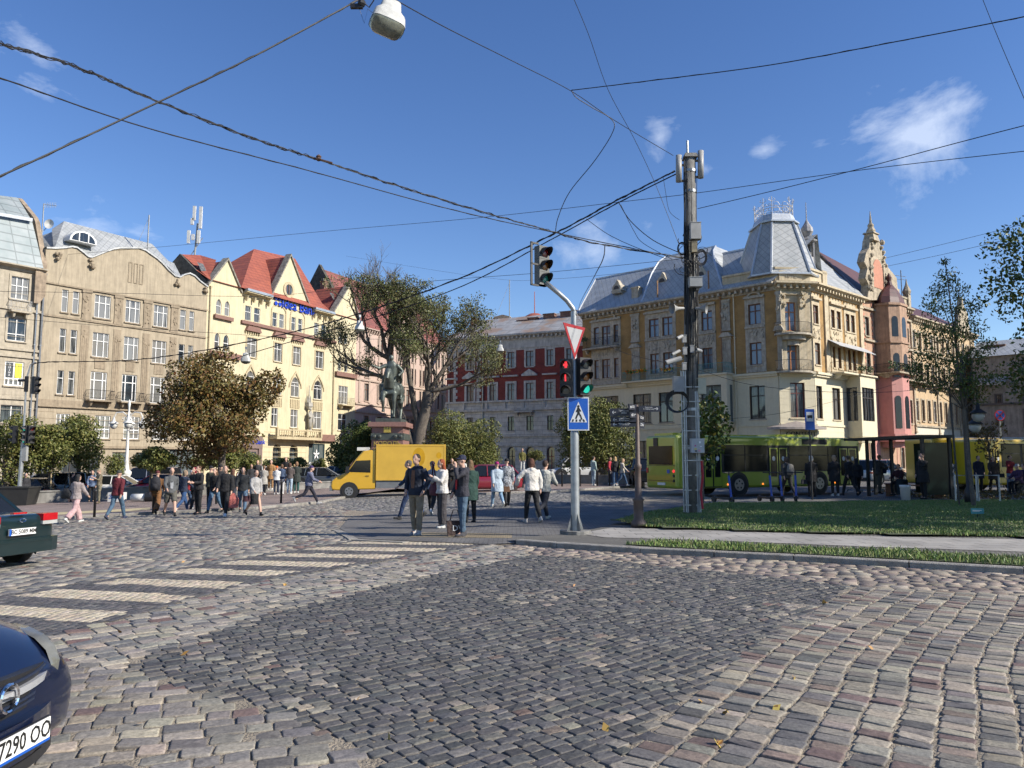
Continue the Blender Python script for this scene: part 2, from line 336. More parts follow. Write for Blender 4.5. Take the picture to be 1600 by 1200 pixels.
    Q=(base[None]+off[:,None,None]).reshape(-1,4);T=(tri[None]+off[:,None,None]).reshape(-1,3)if len(tri)else np.zeros((0,3),int)
    C=np.repeat(col,per,0)
    if rich: # worn dusty edges
        e=np.zeros((n,per));e[:,:24]=1;e[:,24:36]=.5;e=e.reshape(-1,1)*(.55+.45*RNG.random((n*per,1)))
        C=C*(1-.30*e)+np.array([.20,.18,.15])*.30*e
    return V_.reshape(-1,3),Q,T,C
def palette(cols,w,var=.14):
    cols=np.array(cols);w=np.array(w,float);w/=w.sum()
    def fn(X,Y,n):
        i=RNG.choice(len(cols),n,p=w);return cols[i]*(1+RNG.normal(0,var,(n,1)))*(1+RNG.normal(0,.02,(n,3)))
    return fn
def put_stones(name,groups,label):
    V,Q,T,C=[],[],[],[];o=0
    for g in groups:
        if g is None:continue
        V.append(g[0]);Q.append(g[1]+o);T.append(g[2]+o);C.append(g[3]);o+=len(g[0])
    ob=colmesh(name,np.concatenate(V),(np.concatenate(Q),np.concatenate(T)),np.clip(np.concatenate(C),.01,.9),STONE)
    ob['label']=label;return structure(ob)
earth=mat('dusty_asphalt',(.115,.11,.105),.9,vary=.12,scale=.8,bump=.3,bscale=30)
bed=mat('sandy_joint_bed',(.34,.29,.22),.95,vary=.2,scale=6,bump=.9,bscale=55,col2=(.20,.17,.13))
asph=mat('worn_asphalt',(.135,.135,.14),.85,vary=.12,scale=1.2,bump=.5,bscale=40,col2=(.09,.09,.095))
BEDZ=-.010
# the ground: one sheet to the horizon
structure(sheet('ground',[(-900,-300),(900,-300),(900,1200),(-900,1200)],-.12,earth))
# joint bed under the setts
structure(sheet('road_bed',[(-40,-6),(16,-6),(16,14),(9,20.5),(9,46),(-40,46)],BEDZ,bed))
dark=gp([(835,866),(1000,880),(1200,900),(1330,915),(1262,965),(1180,1010),(1090,1080),(1010,1150),(940,1230),(860,1340),(740,1300),(620,1208),(450,1120),(330,1082),(190,1048),(240,1015),(430,955),(640,905)])
right=gp([(1330,915),(1620,932),(2300,990),(3000,1500),(400,2200),(860,1340),(940,1230),(1010,1150),(1090,1080),(1180,1010),(1262,965)])
top_=gp([(780,851),(830,850),(1600,896),(2400,945),(2300,990),(1620,932),(1330,915),(1200,900),(1000,880),(835,866)])
near_left=gp([(190,1048),(330,1082),(450,1120),(620,1208),(740,1300),(860,1340),(400,2200),(-1500,2200),(-600,1150),(0,1052),(60,1040),(130,1035)])
border=gp([(770,850),(835,866),(640,905),(430,955),(240,1015),(190,1048),(130,1035),(-600,1150),(-700,1110),(60,1000),(424,903)])
zebra=gp([(560,843),(770,849),(424,903),(60,1000),(-700,1130),(-700,1030),(0,930),(330,880)])
farl=gp([(560,843),(330,880),(0,930),(-700,1030),(-1600,930),(-800,806),(0,806),(200,801),(400,793),(515,783),(545,797),(530,812),(538,838)])
farr=gp([(515,783),(545,797),(620,800),(760,797),(900,796),(1000,786),(1010,766),(700,771),(545,777)])
a_row=math.atan2(1.2,1.55)
DK=palette([(.086,.087,.090),(.108,.107,.106),(.070,.071,.074),(.145,.14,.128),(.24,.215,.18),(.16,.125,.108)],[40,30,22,8,2.4,1.2],.11)
MIX=palette([(.30,.27,.22),(.22,.205,.18),(.14,.135,.13),(.17,.125,.112),(.22,.175,.145),(.33,.295,.24)],[32,28,18,8,7,7],.13)
PALE=palette([(.30,.275,.235),(.24,.225,.20),(.17,.168,.165),(.18,.12,.11),(.36,.32,.26)],[34,30,22,6,8],.13)
def mixfar(X,Y,n):
    a=PALE(X,Y,n);return a
noise_c=lambda X,Y:np.sin(X*1.9+2*np.sin(Y*.9))+np.sin(Y*1.4+X*.6)
def DKv(X,Y,n):
    c=DK(X,Y,n);k=((noise_c(X,Y)>1.5)&(RNG.random(n)<.4))|(~in_poly(X-.12,Y,dark)&(RNG.random(n)<.3))|(~in_poly(X+.14,Y,dark)&(RNG.random(n)<.3));c[k]=PALE(X,Y,n)[k]*.8;return c
grp=[stones(dark,a_row,.148,.104,.012,DKv,curve=.08,zj=.0025,jit=.13,lenvar=.25),
       stones(right,math.atan2(4.4,3.0),.132,.222,.014,MIX,zj=.0035,curve=.14,wv=.35,jit=.14,lenvar=.22),
       stones(near_left,rad(20),.205,.165,.012,palette([(.29,.265,.225),(.22,.205,.185),(.17,.16,.155),(.17,.12,.11),(.36,.32,.25)],[34,30,20,6,10]),zj=.0035,curve=.08,jit=.14),
       stones(border,math.atan2(8.6,9.2),.205,.165,.012,PALE,zj=.0035,jit=.14)]
put_stones('cobblestone_road',grp,'dark basalt setts edged by pale and reddish granite setts in the foreground')
grp=[stones(top_,rad(-24),.22,.15,.016,palette([(.30,.26,.21),(.22,.18,.16),(.15,.13,.125),(.36,.31,.25)],[34,26,22,14]),rich=False,zj=.003),
       stones(farl,rad(4),.26,.20,.016,mixfar,rich=False,zj=.003,jit=.12),stones(farr,rad(20),.24,.17,.018,palette([(.20,.195,.19),(.15,.15,.15),(.25,.24,.22)],[4,4,2]),rich=False,jit=.12,zj=.003)]
put_stones('cobblestone_road',grp,'pale grey setts of the far carriageway and along the kerb')
# zebra crossing in small setts: pale stripes between dark ones, oblique to the crossing
A0,A1=G(28,931),G(294,944);B0=G(328,881);Ez=G(741,849)
sdir=Vector((A1.x-A0.x,A1.y-A0.y)).normalized();edge=Vector((B0.x-A0.x,B0.y-A0.y));per_n=edge-sdir*edge.dot(sdir);nrm=per_n.normalized();period=per_n.length/3.0
def zcol(X,Y,n):
    q=((X-A0.x)*nrm.x+(Y-A0.y)*nrm.y)/period;fr=q-np.floor(q)
    inner=in_poly(X,Y,gp([(556,845),(748,849.5),(424,899),(150,970),(-700,1120),(-700,1036),(0,934),(330,882)]))
    c=palette([(.115,.11,.11),(.09,.088,.09),(.14,.13,.125)],[5,4,2])(X,Y,n);k=(fr<.50)&inner;pc=palette([(.50,.43,.32),(.44,.38,.29),(.56,.49,.38)],[5,4,3],.07)(X,Y,n);c[k]=pc[k];return c
put_stones('zebra_crossing',[stones(zebra,math.atan2(sdir.y,sdir.x),.105,.10,.004,zcol,rich=False,zj=.0008,jit=.04,lenvar=.08,wv=.3,drop=.0045,bev=.004)],'zebra crossing laid in pale and dark small setts')
# island of asphalt behind the crossing and the path that runs off it, level with the kerb top
LZ=.10
isl=gp([(556,842),(531,826),(545,810),(600,800),(700,797),(905,793),(1002,789),(1200,778),(2000,772),(2600,840),(1600,862),(1350,856),(1100,849),(960,846),(760,851),(640,846)])
pave=brickmat('pavement_slabs',(.35,.33,.295),(.29,.275,.25),(.14,.13,.12),1.0,.6,.4,.012,.8,'xy')
asph2=brickmat('fine_pavers',(.17,.163,.155),(.135,.13,.125),(.07,.068,.065),1.0,.20,.10,.012,.85,'xy')
structure(sheet('pavement',isl,.012,asph2))
tact=brickmat('tactile_paving_yellow',(.42,.34,.19),(.36,.29,.17),(.16,.13,.09),1.0,.1,.1,.02,.85,'xy')
structure(sheet('tactile_paving',gp([(640,840),(650,833),(800,835),(800,842)]),.018,tact))
# raised bed: kerb, verge, path, lawn
kz=LZ;kp=[(806,843),(870,848),(1000,856),(1240,867),(1420,877),(1600,887),(1900,902),(2500,930)]
kg=gp(kp,kz)
granite=mat('granite_kerb',(.34,.32,.285),.85,vary=.22,scale=5,bump=.6,bscale=60)
def kerb_run(pts,z,w=.16,step=1.15,h=.30,name='kerb',label=None,back=1):
    pts=[Vector((a,b))for a,b in pts];m=MB();tot=0
    for i in range(len(pts)-1):
        a,b=pts[i],pts[i+1];L=(b-a).length;k=max(1,round(L/step));d=(b-a)/L;nn=Vector((-d.y,d.x))*back
        for j in range(k):
            p=a+d*(L*j/k+.008);q=a+d*(L*(j+1)/k-.008);dz=random.uniform(-.006,.006);dn=random.uniform(-.008,.008);p=p+nn*dn;q=q+nn*dn
            z1=z+gz(p.x,p.y)+dz;z2=z+gz(q.x,q.y)+dz;b_=.014
            sec=[(0,-h),(0,-b_),(b_,0),(w,0),(w,-h)]
            vs=[(p.x+nn.x*s_,p.y+nn.y*s_,z1+zz)for s_,zz in sec]+[(q.x+nn.x*s_,q.y+nn.y*s_,z2+zz)for s_,zz in sec]
            m.add(vs,[(i2,i2+1,i2+6,i2+5)for i2 in range(4)]+[(4,3,2,1,0),(5,6,7,8,9)])
    o=m.build(name,granite)
    if label:o['label']=label
    return structure(o)
kerb_run(kg,kz,w=.2,step=1.5,label='granite kerb of the grass verge')
kerb_run(gp([(640,847),(560,843),(533,828)]),.015,w=.22,label='flush granite edge of the waiting island')
gravel=brickmat('small_setts_pavement',(.20,.19,.17),(.15,.14,.13),(.09,.085,.07),1.0,.09,.09,.02,.9,'xy')
def back_of(pts,d):return[(a+.02,b+d)for a,b in pts]
bedpoly=[(kg[0][0]-.1,kg[0][1]+.6)]+[(a,b+.2)for a,b in kg]+gp([(2500,800),(1700,766),(1500,771),(1300,778),(1150,786),(1060,797),(985,808),(940,822),(880,832)],kz)
structure(sheet('verge_paving',bedpoly,kz-.03,gravel,follow=False))
path=gp([(1960,900),(1600,860),(1350,852),(1100,842),(945,838),(905,832),(955,823),(1080,826),(1350,836),(1600,841),(2100,862)],kz)
structure(sheet('footpath',path,kz-.022,pave,follow=False))
lawn=gp([(962,817),(1010,824),(1200,830),(1400,835),(1600,839),(2100,856),(2500,830),(1600,782),(1450,783),(1200,789),(1120,790),(1075,795),(1010,806)],kz)
soil=mat('lawn_soil',(.07,.085,.035),.95,vary=.2,scale=2,bump=.5)
def lawn_z(x,y):
    d=max(0,min(y-17.6,30-y));return kz+.02+.05*min(d,3.0)*.5
def lawnsheet():
    xs=np.arange(2,36,.5);ys=np.arange(15,36,.5);V=[];F=[];idx={}
    X,Y=np.meshgrid(xs+.25,ys+.25);ok=in_poly(X,Y,lawn)
    def vid(i,j):
        if(i,j)not in idx:x,y=xs[0]+i*.5,ys[0]+j*.5;idx[(i,j)]=len(V);V.append((x,y,lawn_z(x,y)))
        return idx[(i,j)]
    for j in range(len(ys)):
        for i in range(len(xs)):
            if ok[j,i]:F.append((vid(i,j),vid(i+1,j),vid(i+1,j+1),vid(i,j+1)))
    m=MB();m.add(V,F);return structure(m.build('lawn',soil,smooth=True))
lawnsheet()
verge=gp([(975,849),(1020,845),(1200,851),(1400,860),(1600,869),(2300,895),(2500,925),(1900,898),(1600,882.5),(1420,872.5),(1240,863),(1060,854.5)],kz)
structure(sheet('grass_verge',verge,kz-.012,soil,follow=False))
grassm=mat('grass_blades',(.1,.2,.03),.6,island=[(.07,.14,.022),(.11,.20,.032),(.16,.25,.055),(.28,.27,.11),(.12,.18,.035),(.20,.20,.09)])
def grass(name,poly,n,h,zf,label,w=.012,broad=0):
    P_=np.array(poly);x=RNG.uniform(P_[:,0].min(),min(P_[:,0].max(),34),n*2);y=RNG.uniform(P_[:,1].min(),P_[:,1].max(),n*2)
    k=in_poly(x,y,poly)&(np.abs(x)<.72*y+1);x,y=x[k][:n],y[k][:n];m=len(x);z=np.array([zf(a,b)for a,b in zip(x,y)])
    t=RNG.uniform(0,2*math.pi,m);tuft=.6+.8*(np.sin(x*2.1+np.sin(y*3))*.5+.5)*RNG.random(m);hh=h*tuft*RNG.uniform(.5,1.25,m);ww=w*RNG.uniform(.6,1.4,m)
    lx,ly=RNG.normal(0,.45,m)*hh,RNG.normal(0,.45,m)*hh
    V=np.zeros((m,4,3));V[:,0]=np.stack([x-np.cos(t)*ww,y-np.sin(t)*ww,z-.02],1);V[:,1]=np.stack([x+np.cos(t)*ww,y+np.sin(t)*ww,z-.02],1)
    V[:,2]=np.stack([x+lx*.5+np.cos(t)*ww*.7,y+ly*.5+np.sin(t)*ww*.7,z+hh*.62],1);V[:,3]=np.stack([x+lx,y+ly,z+hh],1)
    b=np.arange(m)[:,None]*4;Q=b+np.array([[0,1,2,3]])
    o=colmesh(name,V.reshape(-1,3),(Q,np.zeros((0,3),int)),None,grassm,smooth=False);return tag(o,label,kind='stuff')
grass('grass',lawn,120000,.05,lambda x,y:lawn_z(x,y),'mown green grass of the lawn')
grass('grass',verge,24000,.085,lambda x,y:kz-.01,'ragged green grass on the strip behind the kerb',w=.009)
# the far plaza with its own kerb
plz=gp([(-1600,905),(-600,835),(0,812),(120,806),(250,799),(400,792),(500,783),(552,773)],.1)
plz2=gp([(690,768),(760,770),(860,767),(1000,757)],.1)
rosy=brickmat('rosy_paving',(.30,.23,.20),(.25,.19,.17),(.16,.13,.115),1.0,.20,.10,.012,.85,'xy')
kerb_run(plz,.1,w=.22,step=1.6,label='kerb along the left side of the plaza')
kerb_run(plz2,.1,w=.22,step=1.6,label='kerb of the plaza behind the red car')
structure(sheet('plaza',[(a,b+.2)for a,b in plz]+[(plz[-1][0]+1.2,plz[-1][1]+8)]+[(a,b+.2)for a,b in plz2]+[(12,100),(-8,140),(-60,140),(-90,40)],.09,rosy))
curbramp=mat('yellow_kerb_paving',(.5,.42,.24),.85,vary=.1)
structure(sheet('tactile_paving',gp([(-100,812.5),(0,808.5),(120,802.5),(235,796.5),(235,793),(120,799),(0,804.5),(-100,808)],.1),.097,curbramp))
# ---------------------------------------------------------------- buildings
WHITE=mat('white_window_paint',(.72,.72,.70),.5,vary=.06)
BROWN=mat('brown_window_wood',(.16,.065,.035),.55,vary=.12)
DARKF=mat('dark_window_frame',(.035,.025,.022),.5,vary=.1)
GLASS=glassmat('window_glass',amount=.30)
GLASSC=glassmat('curtained_glass',amount=.58,pale=(.19,.185,.17))
SKYG=glassmat('sky_tinted_glass',(.05,.07,.10),(.17,.21,.26),.5)  # blue-grey base colour stands in for sky reflected in the panes
SHOPG=glassmat('shop_glass',(.02,.025,.03),(.10,.12,.12),.35)
IRON=mat('black_iron',(.02,.02,.022),.5,vary=.1)
GALV=mat('galvanised_steel',(.36,.38,.40),.38,metal=.75,vary=.1,scale=6)
ZINC=banded('zinc_roof',(.32,.35,.35),(.25,.29,.29),1.1,rough=.5,metal=.12,depth=.5)
SLATE=banded('silver_diamond_slates',(.37,.38,.38),(.28,.295,.30),1.5,rough=.5,metal=.1,diag=True,depth=.38)
BLUESL=banded('blue_grey_diamond_slates',(.40,.42,.43),(.30,.32,.335),1.6,rough=.5,metal=.08,diag=True,depth=.45)
TILE=banded('red_roof_tiles',(.31,.085,.05),(.23,.062,.042),2.2,rough=.7,depth=.6)
OLDTILE=banded('faded_red_tiles',(.25,.075,.06),(.16,.06,.05),2.4,rough=.75,depth=.5)
MAROON=banded('dark_maroon_roof',(.085,.025,.022),(.06,.02,.02),2.0,rough=.6,depth=.4)
RUSTY=banded('rusty_sheet_roof',(.42,.42,.41),(.30,.29,.28),.9,rough=.5,metal=.2,depth=.4,blotch=(.33,.24,.18))
class Fac:
    """one street front: local axes x along the front, y into the building, z up"""
    def __init__(s,p0,p1,name,label,depth=11.0,cat='building',group=None):
        s.p0=Vector((p0.x,p0.y,0));d=Vector((p1.x-p0.x,p1.y-p0.y,0));s.L=d.length;s.U=d/s.L;s.V=Vector((-s.U.y,s.U.x,0))
        s.z0=min(p0.z,p1.z)-.3;s.depth=depth
        s.root=empty(name,s.p0,math.atan2(s.U.y,s.U.x),label,cat,group)
        s.cuts=[];s.wall=MB();s.p1=p1
    def hit(s,px,py,w=0.0):
        """pixel -> (u, z) on the plane w metres inside the front"""
        d=pdir(px,py);o=s.p0+s.V*w;t=(o-CAM).dot(s.V)/d.dot(s.V);q=CAM+d*t-s.p0
        return q.dot(s.U),q.z
    def q3(s,px,py,w=0.0):
        u,z=s.hit(px,py,w);return(u,w,z)
    def row(s,px,a,b):return s.hit(px,b)[1],s.hit(px,a)[1]
    def col(s,a,b,py):return s.hit(a,py)[0],s.hit(b,py)[0]
    def window(s,u0,u1,v0,v1,cols=2,tr=(.68,),frame=None,glass=None,arch=None,fw=.07,rec=.2,sill=True,sur=0,name='window',mull=None,cut=True):
        frame=frame or WHITE;glass=glass or GLASS;w,h=u1-u0,v1-v0
        if cut:s.cuts.append((u0,u1,v0,v1,arch,rec))
        y0=rec-.10 if cut else-.05;m=MB();yb=y0+.06
        def shape(e):
            a,b,c,d_=u0+e,u1-e,v0+e,v1-e;mid=(a+b)/2;r=(b-a)/2
            if arch=='round':
                k=d_-r;return[(a,c),(b,c)]+[(mid+r*math.cos(t),k+r*math.sin(t))for t in[math.pi*i/8 for i in range(0,9)]]
            if arch=='point':
                hh=min(r*1.9,(d_-c)*.45);k=d_-hh;pr=[(b-(r)*(1-math.cos(t))*1.0,k+hh*math.sin(t))for t in[math.pi/2*i/4 for i in range(5)]]
                pr=[(b,k),(b-.12*r,k+.45*hh),(b-.42*r,k+.78*hh),(mid,d_)];return[(a,c),(b,c)]+pr+[(a+.42*r,k+.78*hh),(a+.12*r,k+.45*hh),(a,k)]
            if arch=='seg':
                hh=h*.08;return[(a,c),(b,c)]+[(mid+r*math.cos(t),d_-hh+hh*math.sin(t))for t in[math.pi*i/6 for i in range(7)]]
            return[(a,c),(b,c),(b,d_),(a,d_)]
        O,I=shape(0),shape(fw);n=len(O)
        vs=[(a,y0,b)for a,b in O]+[(a,y0,b)for a,b in I]+[(a,yb+.02,b)for a,b in I]
        m.add(vs,[(i,(i+1)%n,n+(i+1)%n,n+i)for i in range(n)]+[(n+i,n+(i+1)%n,2*n+(i+1)%n,2*n+i)for i in range(n)])
        top_lim=v1-fw if not arch else v1-(w*.35 if arch=='round' else w*.55 if arch=='point' else h*.08)
        bars=mull if mull is not None else[k/cols for k in range(1,cols)]
        for f_ in bars:
            x=u0+w*f_;m.box(x-fw*.55,x+fw*.55,y0+.006,yb,v0+fw,top_lim)
        for f_ in tr:
            z=v0+h*f_;m.box(u0+fw,u1-fw,y0+.003,yb+.004,z-fw*.5,z+fw*.5)
        fr=m.build(name,frame,s.root)
        g=MB();g.poly([(a,yb+.012,b)for a,b in I]);g.build('pane',glass,fr)
        if sill:s.wall.mi=1;s.wall.box(u0-.12,u1+.12,-.14,-.002,v0-.13,v0-.003);s.wall.mi=0
        if sur: # raised surround
            s.wall.mi=1;e=sur;s.wall.box(u0-e,u0-.002,-.07,-.001,v0,v1+e);s.wall.box(u1+.002,u1+e,-.07,-.001,v0,v1+e);s.wall.box(u0+.0,u1-.0,-.066,-.001,v1+.002,v1+e);s.wall.mi=0
        return fr
    def band(s,v0,v1,out=.12,u0=None,u1=None,mi=1):
        s.wall.mi=mi;s.wall.box(u0 if u0 is not None else 0.001,u1 if u1 is not None else s.L-.001,-out,-.001,v0,v1);s.wall.mi=0
    def cornice(s,v,h=.6,out=.6,dent=True,u0=None,u1=None,mi=1,name='cornice',material=None):
        u0=0 if u0 is None else u0;u1=s.L if u1 is None else u1;m=MB()
        m.prism_=None
        sec=[(-.001,v-h),(-.10,v-h),(-.16,v-h*.55),(-out*.6,v-h*.42),(-out,v-h*.25),(-out,v),(-.001,v)]
        vs=[(u0,a,b)for a,b in sec]+[(u1,a,b)for a,b in sec];k=len(sec)
        m.add(vs,[(i,(i+1)%k,k+(i+1)%k,k+i)for i in range(k)]+[tuple(range(k-1,-1,-1)),tuple(range(k,2*k))])
        if dent:
            x=u0+.2
            while x<u1-.3:m.box(x,x+.22,-out*.72,-.12,v-h*.80,v-h*.40);x+=.62
        return m.build(name,material,s.root)
    def pil(s,u0,u1,v0,v1,out=.10,mi=1,cap=True):
        s.wall.mi=mi;s.wall.box(u0,u1,-out,-.002,v0,v1)
        if cap:s.wall.box(u0-.08,u1+.08,-out-.07,-.003,v1-.28,v1-.02);s.wall.box(u0-.06,u1+.06,-out-.05,-.003,v0,v0+.2)
        s.wall.mi=0
    def relief(s,u0,u1,v0,v1,n=10,mi=1,seed=1,out=.06):
        """carved ornament: a cluster of small raised scrolls"""
        r=random.Random(seed);s.wall.mi=mi
        for _ in range(n):
            a=r.uniform(u0,u1);b=r.uniform(v0,v1);q=r.uniform(.06,.16);w=.5 if abs(a-(u0+u1)/2)<(u1-u0)*.3 else .8
            pts=[(a+q*math.cos(t)*r.uniform(.6,1.2),b+q*math.sin(t)*r.uniform(.7,1.3))for t in[k*math.pi/3 for k in range(6)]]
            s.wall.prism(pts,-out*r.uniform(.6,1.3),-.001)
        s.wall.mi=0
    def balcony(s,u0,u1,v,out=.9,h=1.0,slab=None,rail=None,belly=False,dense=.13,boxes=None,name='balcony'):
        m=MB();m.box(u0,u1,-out,-.002,v-.16,v);m.taper((u0+.35),-out*.42,v-.6,v-.161,.08,.15,.1,out*.38);m.taper((u1-.35),-out*.42,v-.6,v-.161,.08,.15,.1,out*.38)
        b=m.build(name,slab,s.root);r=MB();o=out-.06
        pts=[(u0+.05,-.05),(u0+.05,-o),(u1-.05,-o),(u1-.05,-.05)]
        for i in range(3):
            a,c=Vector(pts[i]),Vector(pts[i+1]);L=(c-a).length;k=max(1,int(L/dense))
            r.tube([(a.x,a.y,v+h),(c.x,c.y,v+h)],.022,4);r.tube([(a.x,a.y,v+.08),(c.x,c.y,v+.08)],.015,4)
            for j in range(k+1):
                q=a+(c-a)*j/k;bx=.10 if belly else 0;dn=Vector((0,-1))if i==1 else Vector((-1 if i==0 else 1,0))
                r.tube([(q.x,q.y,v+.05),(q.x+dn.x*bx,q.y+dn.y*bx,v+h*.35),(q.x,q.y,v+h)],.009,3,cap=False)
                if j%3==1:r.tube([(q.x+.06*math.cos(t)*(1 if i==1 else 0),q.y+.06*math.cos(t)*(0 if i==1 else 1),v+h*.6+.09*math.sin(t))for t in[math.pi*2*e/6 for e in range(7)]],.008,3,cap=False)
        r.build('railing',rail or IRON,b);return b
    def finish(s,vtop,mats,tops=(),side=True,roof=None,z0=None):
        """cut the wall round its openings, add reveals, gables and the body behind"""
        m=s.wall;z0=s.z0 if z0 is None else z0;C=s.cuts
        us=sorted(set([0,s.L]+[c for k in C for c in k[:2]]));vs=sorted(set([z0,vtop]+[c for k in C for c in k[2:4]]))
        us=[u for u in us if-1e-6<=u<=s.L+1e-6];m.mi=0
        for i in range(len(us)-1):
            if us[i+1]-us[i]<1e-4:continue
            um=(us[i]+us[i+1])/2;run=None
            for j in range(len(vs)-1):
                vm=(vs[j]+vs[j+1])/2;op=any(k[0]<um<k[1]and k[2]<vm<k[3]for k in C)
                if not op and run is None:run=vs[j]
                if(op or j==len(vs)-2)and run is not None:
                    e=vs[j]if op else vs[j+1]
                    if e-run>1e-4:m.add([(us[i],0,run),(us[i+1],0,run),(us[i+1],0,e),(us[i],0,e)],[(0,1,2,3)])
                    run=None
        for(u0,u1,v0,v1,arch,rec)in C:
            mid,r,w=(u0+u1)/2,(u1-u0)/2,u1-u0;h=v1-v0
            if arch=='round':k=v1-r;cur=[(mid+r*math.cos(t),k+r*math.sin(t))for t in[math.pi*i/8 for i in range(9)]]
            elif arch=='point':hh=min(r*1.9,h*.45);k=v1-hh;cur=[(u1,k),(u1-.12*r,k+.45*hh),(u1-.42*r,k+.78*hh),(mid,v1),(u0+.42*r,k+.78*hh),(u0+.12*r,k+.45*hh),(u0,k)]
            elif arch=='seg':hh=h*.08;k=v1-hh;cur=[(mid+r*math.cos(t),k+hh*math.sin(t))for t in[math.pi*i/6 for i in range(7)]]
            else:k=v1;cur=[(u1,v1),(u0,v1)]
            full=[(u0,v0),(u1,v0)]+cur;n=len(full)
            vv=[(a,0,b)for a,b in full]+[(a,rec,b)for a,b in full]
            m.add(vv,[(i,(i+1)%n,n+(i+1)%n,n+i)for i in range(n)])
            if arch:
                m.mi=1 if v1<getattr(s,'split',-99)else 0
                c1=[q for q in cur if q[0]>=mid-1e-6];c2=[q for q in cur if q[0]<=mid+1e-6]
                for i in range(len(c1)-1):m.add([(u1,0,v1),(c1[i][0],0,c1[i][1]),(c1[i+1][0],0,c1[i+1][1])],[(0,1,2)])
                for i in range(len(c2)-1):m.add([(u0,0,v1),(c2[i][0],0,c2[i][1]),(c2[i+1][0],0,c2[i+1][1])],[(0,1,2)])
        m.mi=0;D=s.depth;m.add([(0,0,z0),(s.L,0,z0),(s.L,D,z0),(0,D,z0),(0,0,vtop),(s.L,0,vtop),(s.L,D,vtop),(0,D,vtop)],[(4,5,6,7),(1,2,6,5),(2,3,7,6),(3,0,4,7)])
        for t in tops:m.prism(t,-.002,.38)
        s.wallobj=m.build('wall',mats,s.root);return s.wallobj
    def roofpart(s,faces,material,name='roof'):
        """faces given as lists of (px, py, metres behind the front)"""
        m=MB()
        for f in faces:m.poly([s.q3(*q)if len(q)==3 else q[:3]for q in f])
        return m.build(name,material,s.root)
def pipe(F,u,v0,v1,material,r=.075,out=.14):
    m=MB();m.tube([(u,-out,v0),(u,-out,v1)],r,8);m.taper(u,-out,v1,v1+.3,r,r,r*2.2,r*1.6)
    for k in range(int((v1-v0)/3)):m.box(u-r*1.3,u+r*1.3,-out-r*1.1,-.001,v0+1.5+k*3,v0+1.56+k*3)
    return m.build('drainpipe',material,F.root)
def seatz(F,v):return v-F.root.location.z
# ---- A, B: the stone house at the left edge and the tan house
PB0=at(52,72);PB1=towards(PB0,1650,314);PA0=towards(PB0,1650,-90)
STONEA=mat('pale_stone_render',(.44,.385,.295),.85,vary=.12,scale=2.2,streak=.22,bump=.2)
TAN=mat('tan_render',(.40,.335,.24),.88,vary=.09,scale=1.4,streak=.26,bump=.15)
TANT=mat('tan_trim',(.33,.265,.185),.88,vary=.12,scale=3,streak=.25,bump=.3)
GREYST=mat('grey_stone_base',(.36,.345,.31),.85,vary=.12,scale=2,streak=.2,bump=.2)
A=Fac(PA0,PB0,'stone_house','pale stone town house with zinc mansard roof at the left edge')
def cols_rows(F,cols,rows,**kw):
    for(a,b,y)in cols:
        u0,u1=F.col(a,b,y)
        for(px,t,bt)in rows:
            v0,v1=F.row(px,t,bt);F.window(u0,u1,v0,v1,**kw)
for(a,b,y,t,bt,kw)in[(17,45,449,433,468,dict(cols=3,tr=(.6,),glass=GLASSC)),(11.5,40.5,515,497,533,dict(cols=2,tr=(.3,))),(0,35,645,633,660,dict(cols=2,tr=(),glass=SHOPG)),
                           (-50,-18,440,428,462,dict(cols=3,tr=(.6,))),(-55,-22,505,490,528,dict(cols=2,tr=(.3,))),(-60,-25,575,560,600,dict(cols=2,tr=(.3,)))]:
    u0,u1=A.col(a,b,y);cx=(a+b)/2;v0,v1=A.row(cx,t,bt);A.window(u0,u1,v0,v1,sur=.18,**kw)
u0,u1=A.col(7,37,584);v0,v1=A.row(22,565,603)
bw=A.window(u0,u1,v0,v1,cols=2,tr=(.3,),fw=.12,mull=(.25,.5,.75));bw['label']='white window with a dark and a yellow banner behind the glass'
BLK=mat('banner_dark',(.035,.045,.055),.6,vary=.05);YEL=mat('banner_yellow',(.72,.68,.05),.6,vary=.05);LW=mat('white_lettering',(.8,.8,.8),.6,vary=.02);LK=mat('black_lettering',(.02,.02,.02),.6,vary=.02)
w_,h_=u1-u0,v1-v0
for k,(mt,s_,lm)in enumerate([(BLK,'ЗМІНА',LW),(YEL,'КОВОРКІНГ',LK)]):
    x0=u0+w_*(.09+.47*k);x1=x0+w_*.33;m=MB();m.box(x0,x1,.055,.075,v0+h_*.35,v1-h_*.05);ban=m.build('banner',mt,bw)
    sz=h_*.55/len(s_)
    text('lettering','\n'.join(s_),sz*1.0,lm,ban,((x0+x1)/2,.05,v0+h_*.64),(rad(90),0,0),.004,line=.95)
for y in(411,482,545,556,622):
    v=A.hit(20,y)[1];A.band(v-.12,v+.12,.16)
for k in range(9):
    v=A.hit(20,640)[1]+k*1.35;A.band(v,v+.03,-.0+.012,mi=1)
vA=A.hit(50,419)[1]
A.balcony(*A.col(12,45,487),A.hit(28,487)[1],.8,.95,STONEA,mat('white_iron',(.6,.6,.58),.5))
A.cornice(vA,.5,.7,False,name='cornice',material=STONEA);A.finish(vA-.02,[STONEA,STONEA])
uL=-3.0
A.roofpart([[(-80,400,-.6),(68,419,-.6),(50,345,2.0),(-80,322,2.0)],[(-80,322,2.0),(50,345,2.0),(28,309,6),(-80,295,6)],[(68,419,-.6),(68,419,8),(28,309,6),(50,345,2)]],ZINC)
A.roofpart([[(-80,318,1.6),(51,341,1.6),(51,346,1.4),(-80,323,1.4)]],mat('zinc_flashing',(.55,.58,.6),.4,metal=.3),'roof_flashing')
m=MB() # raised party wall stepping up the mansard
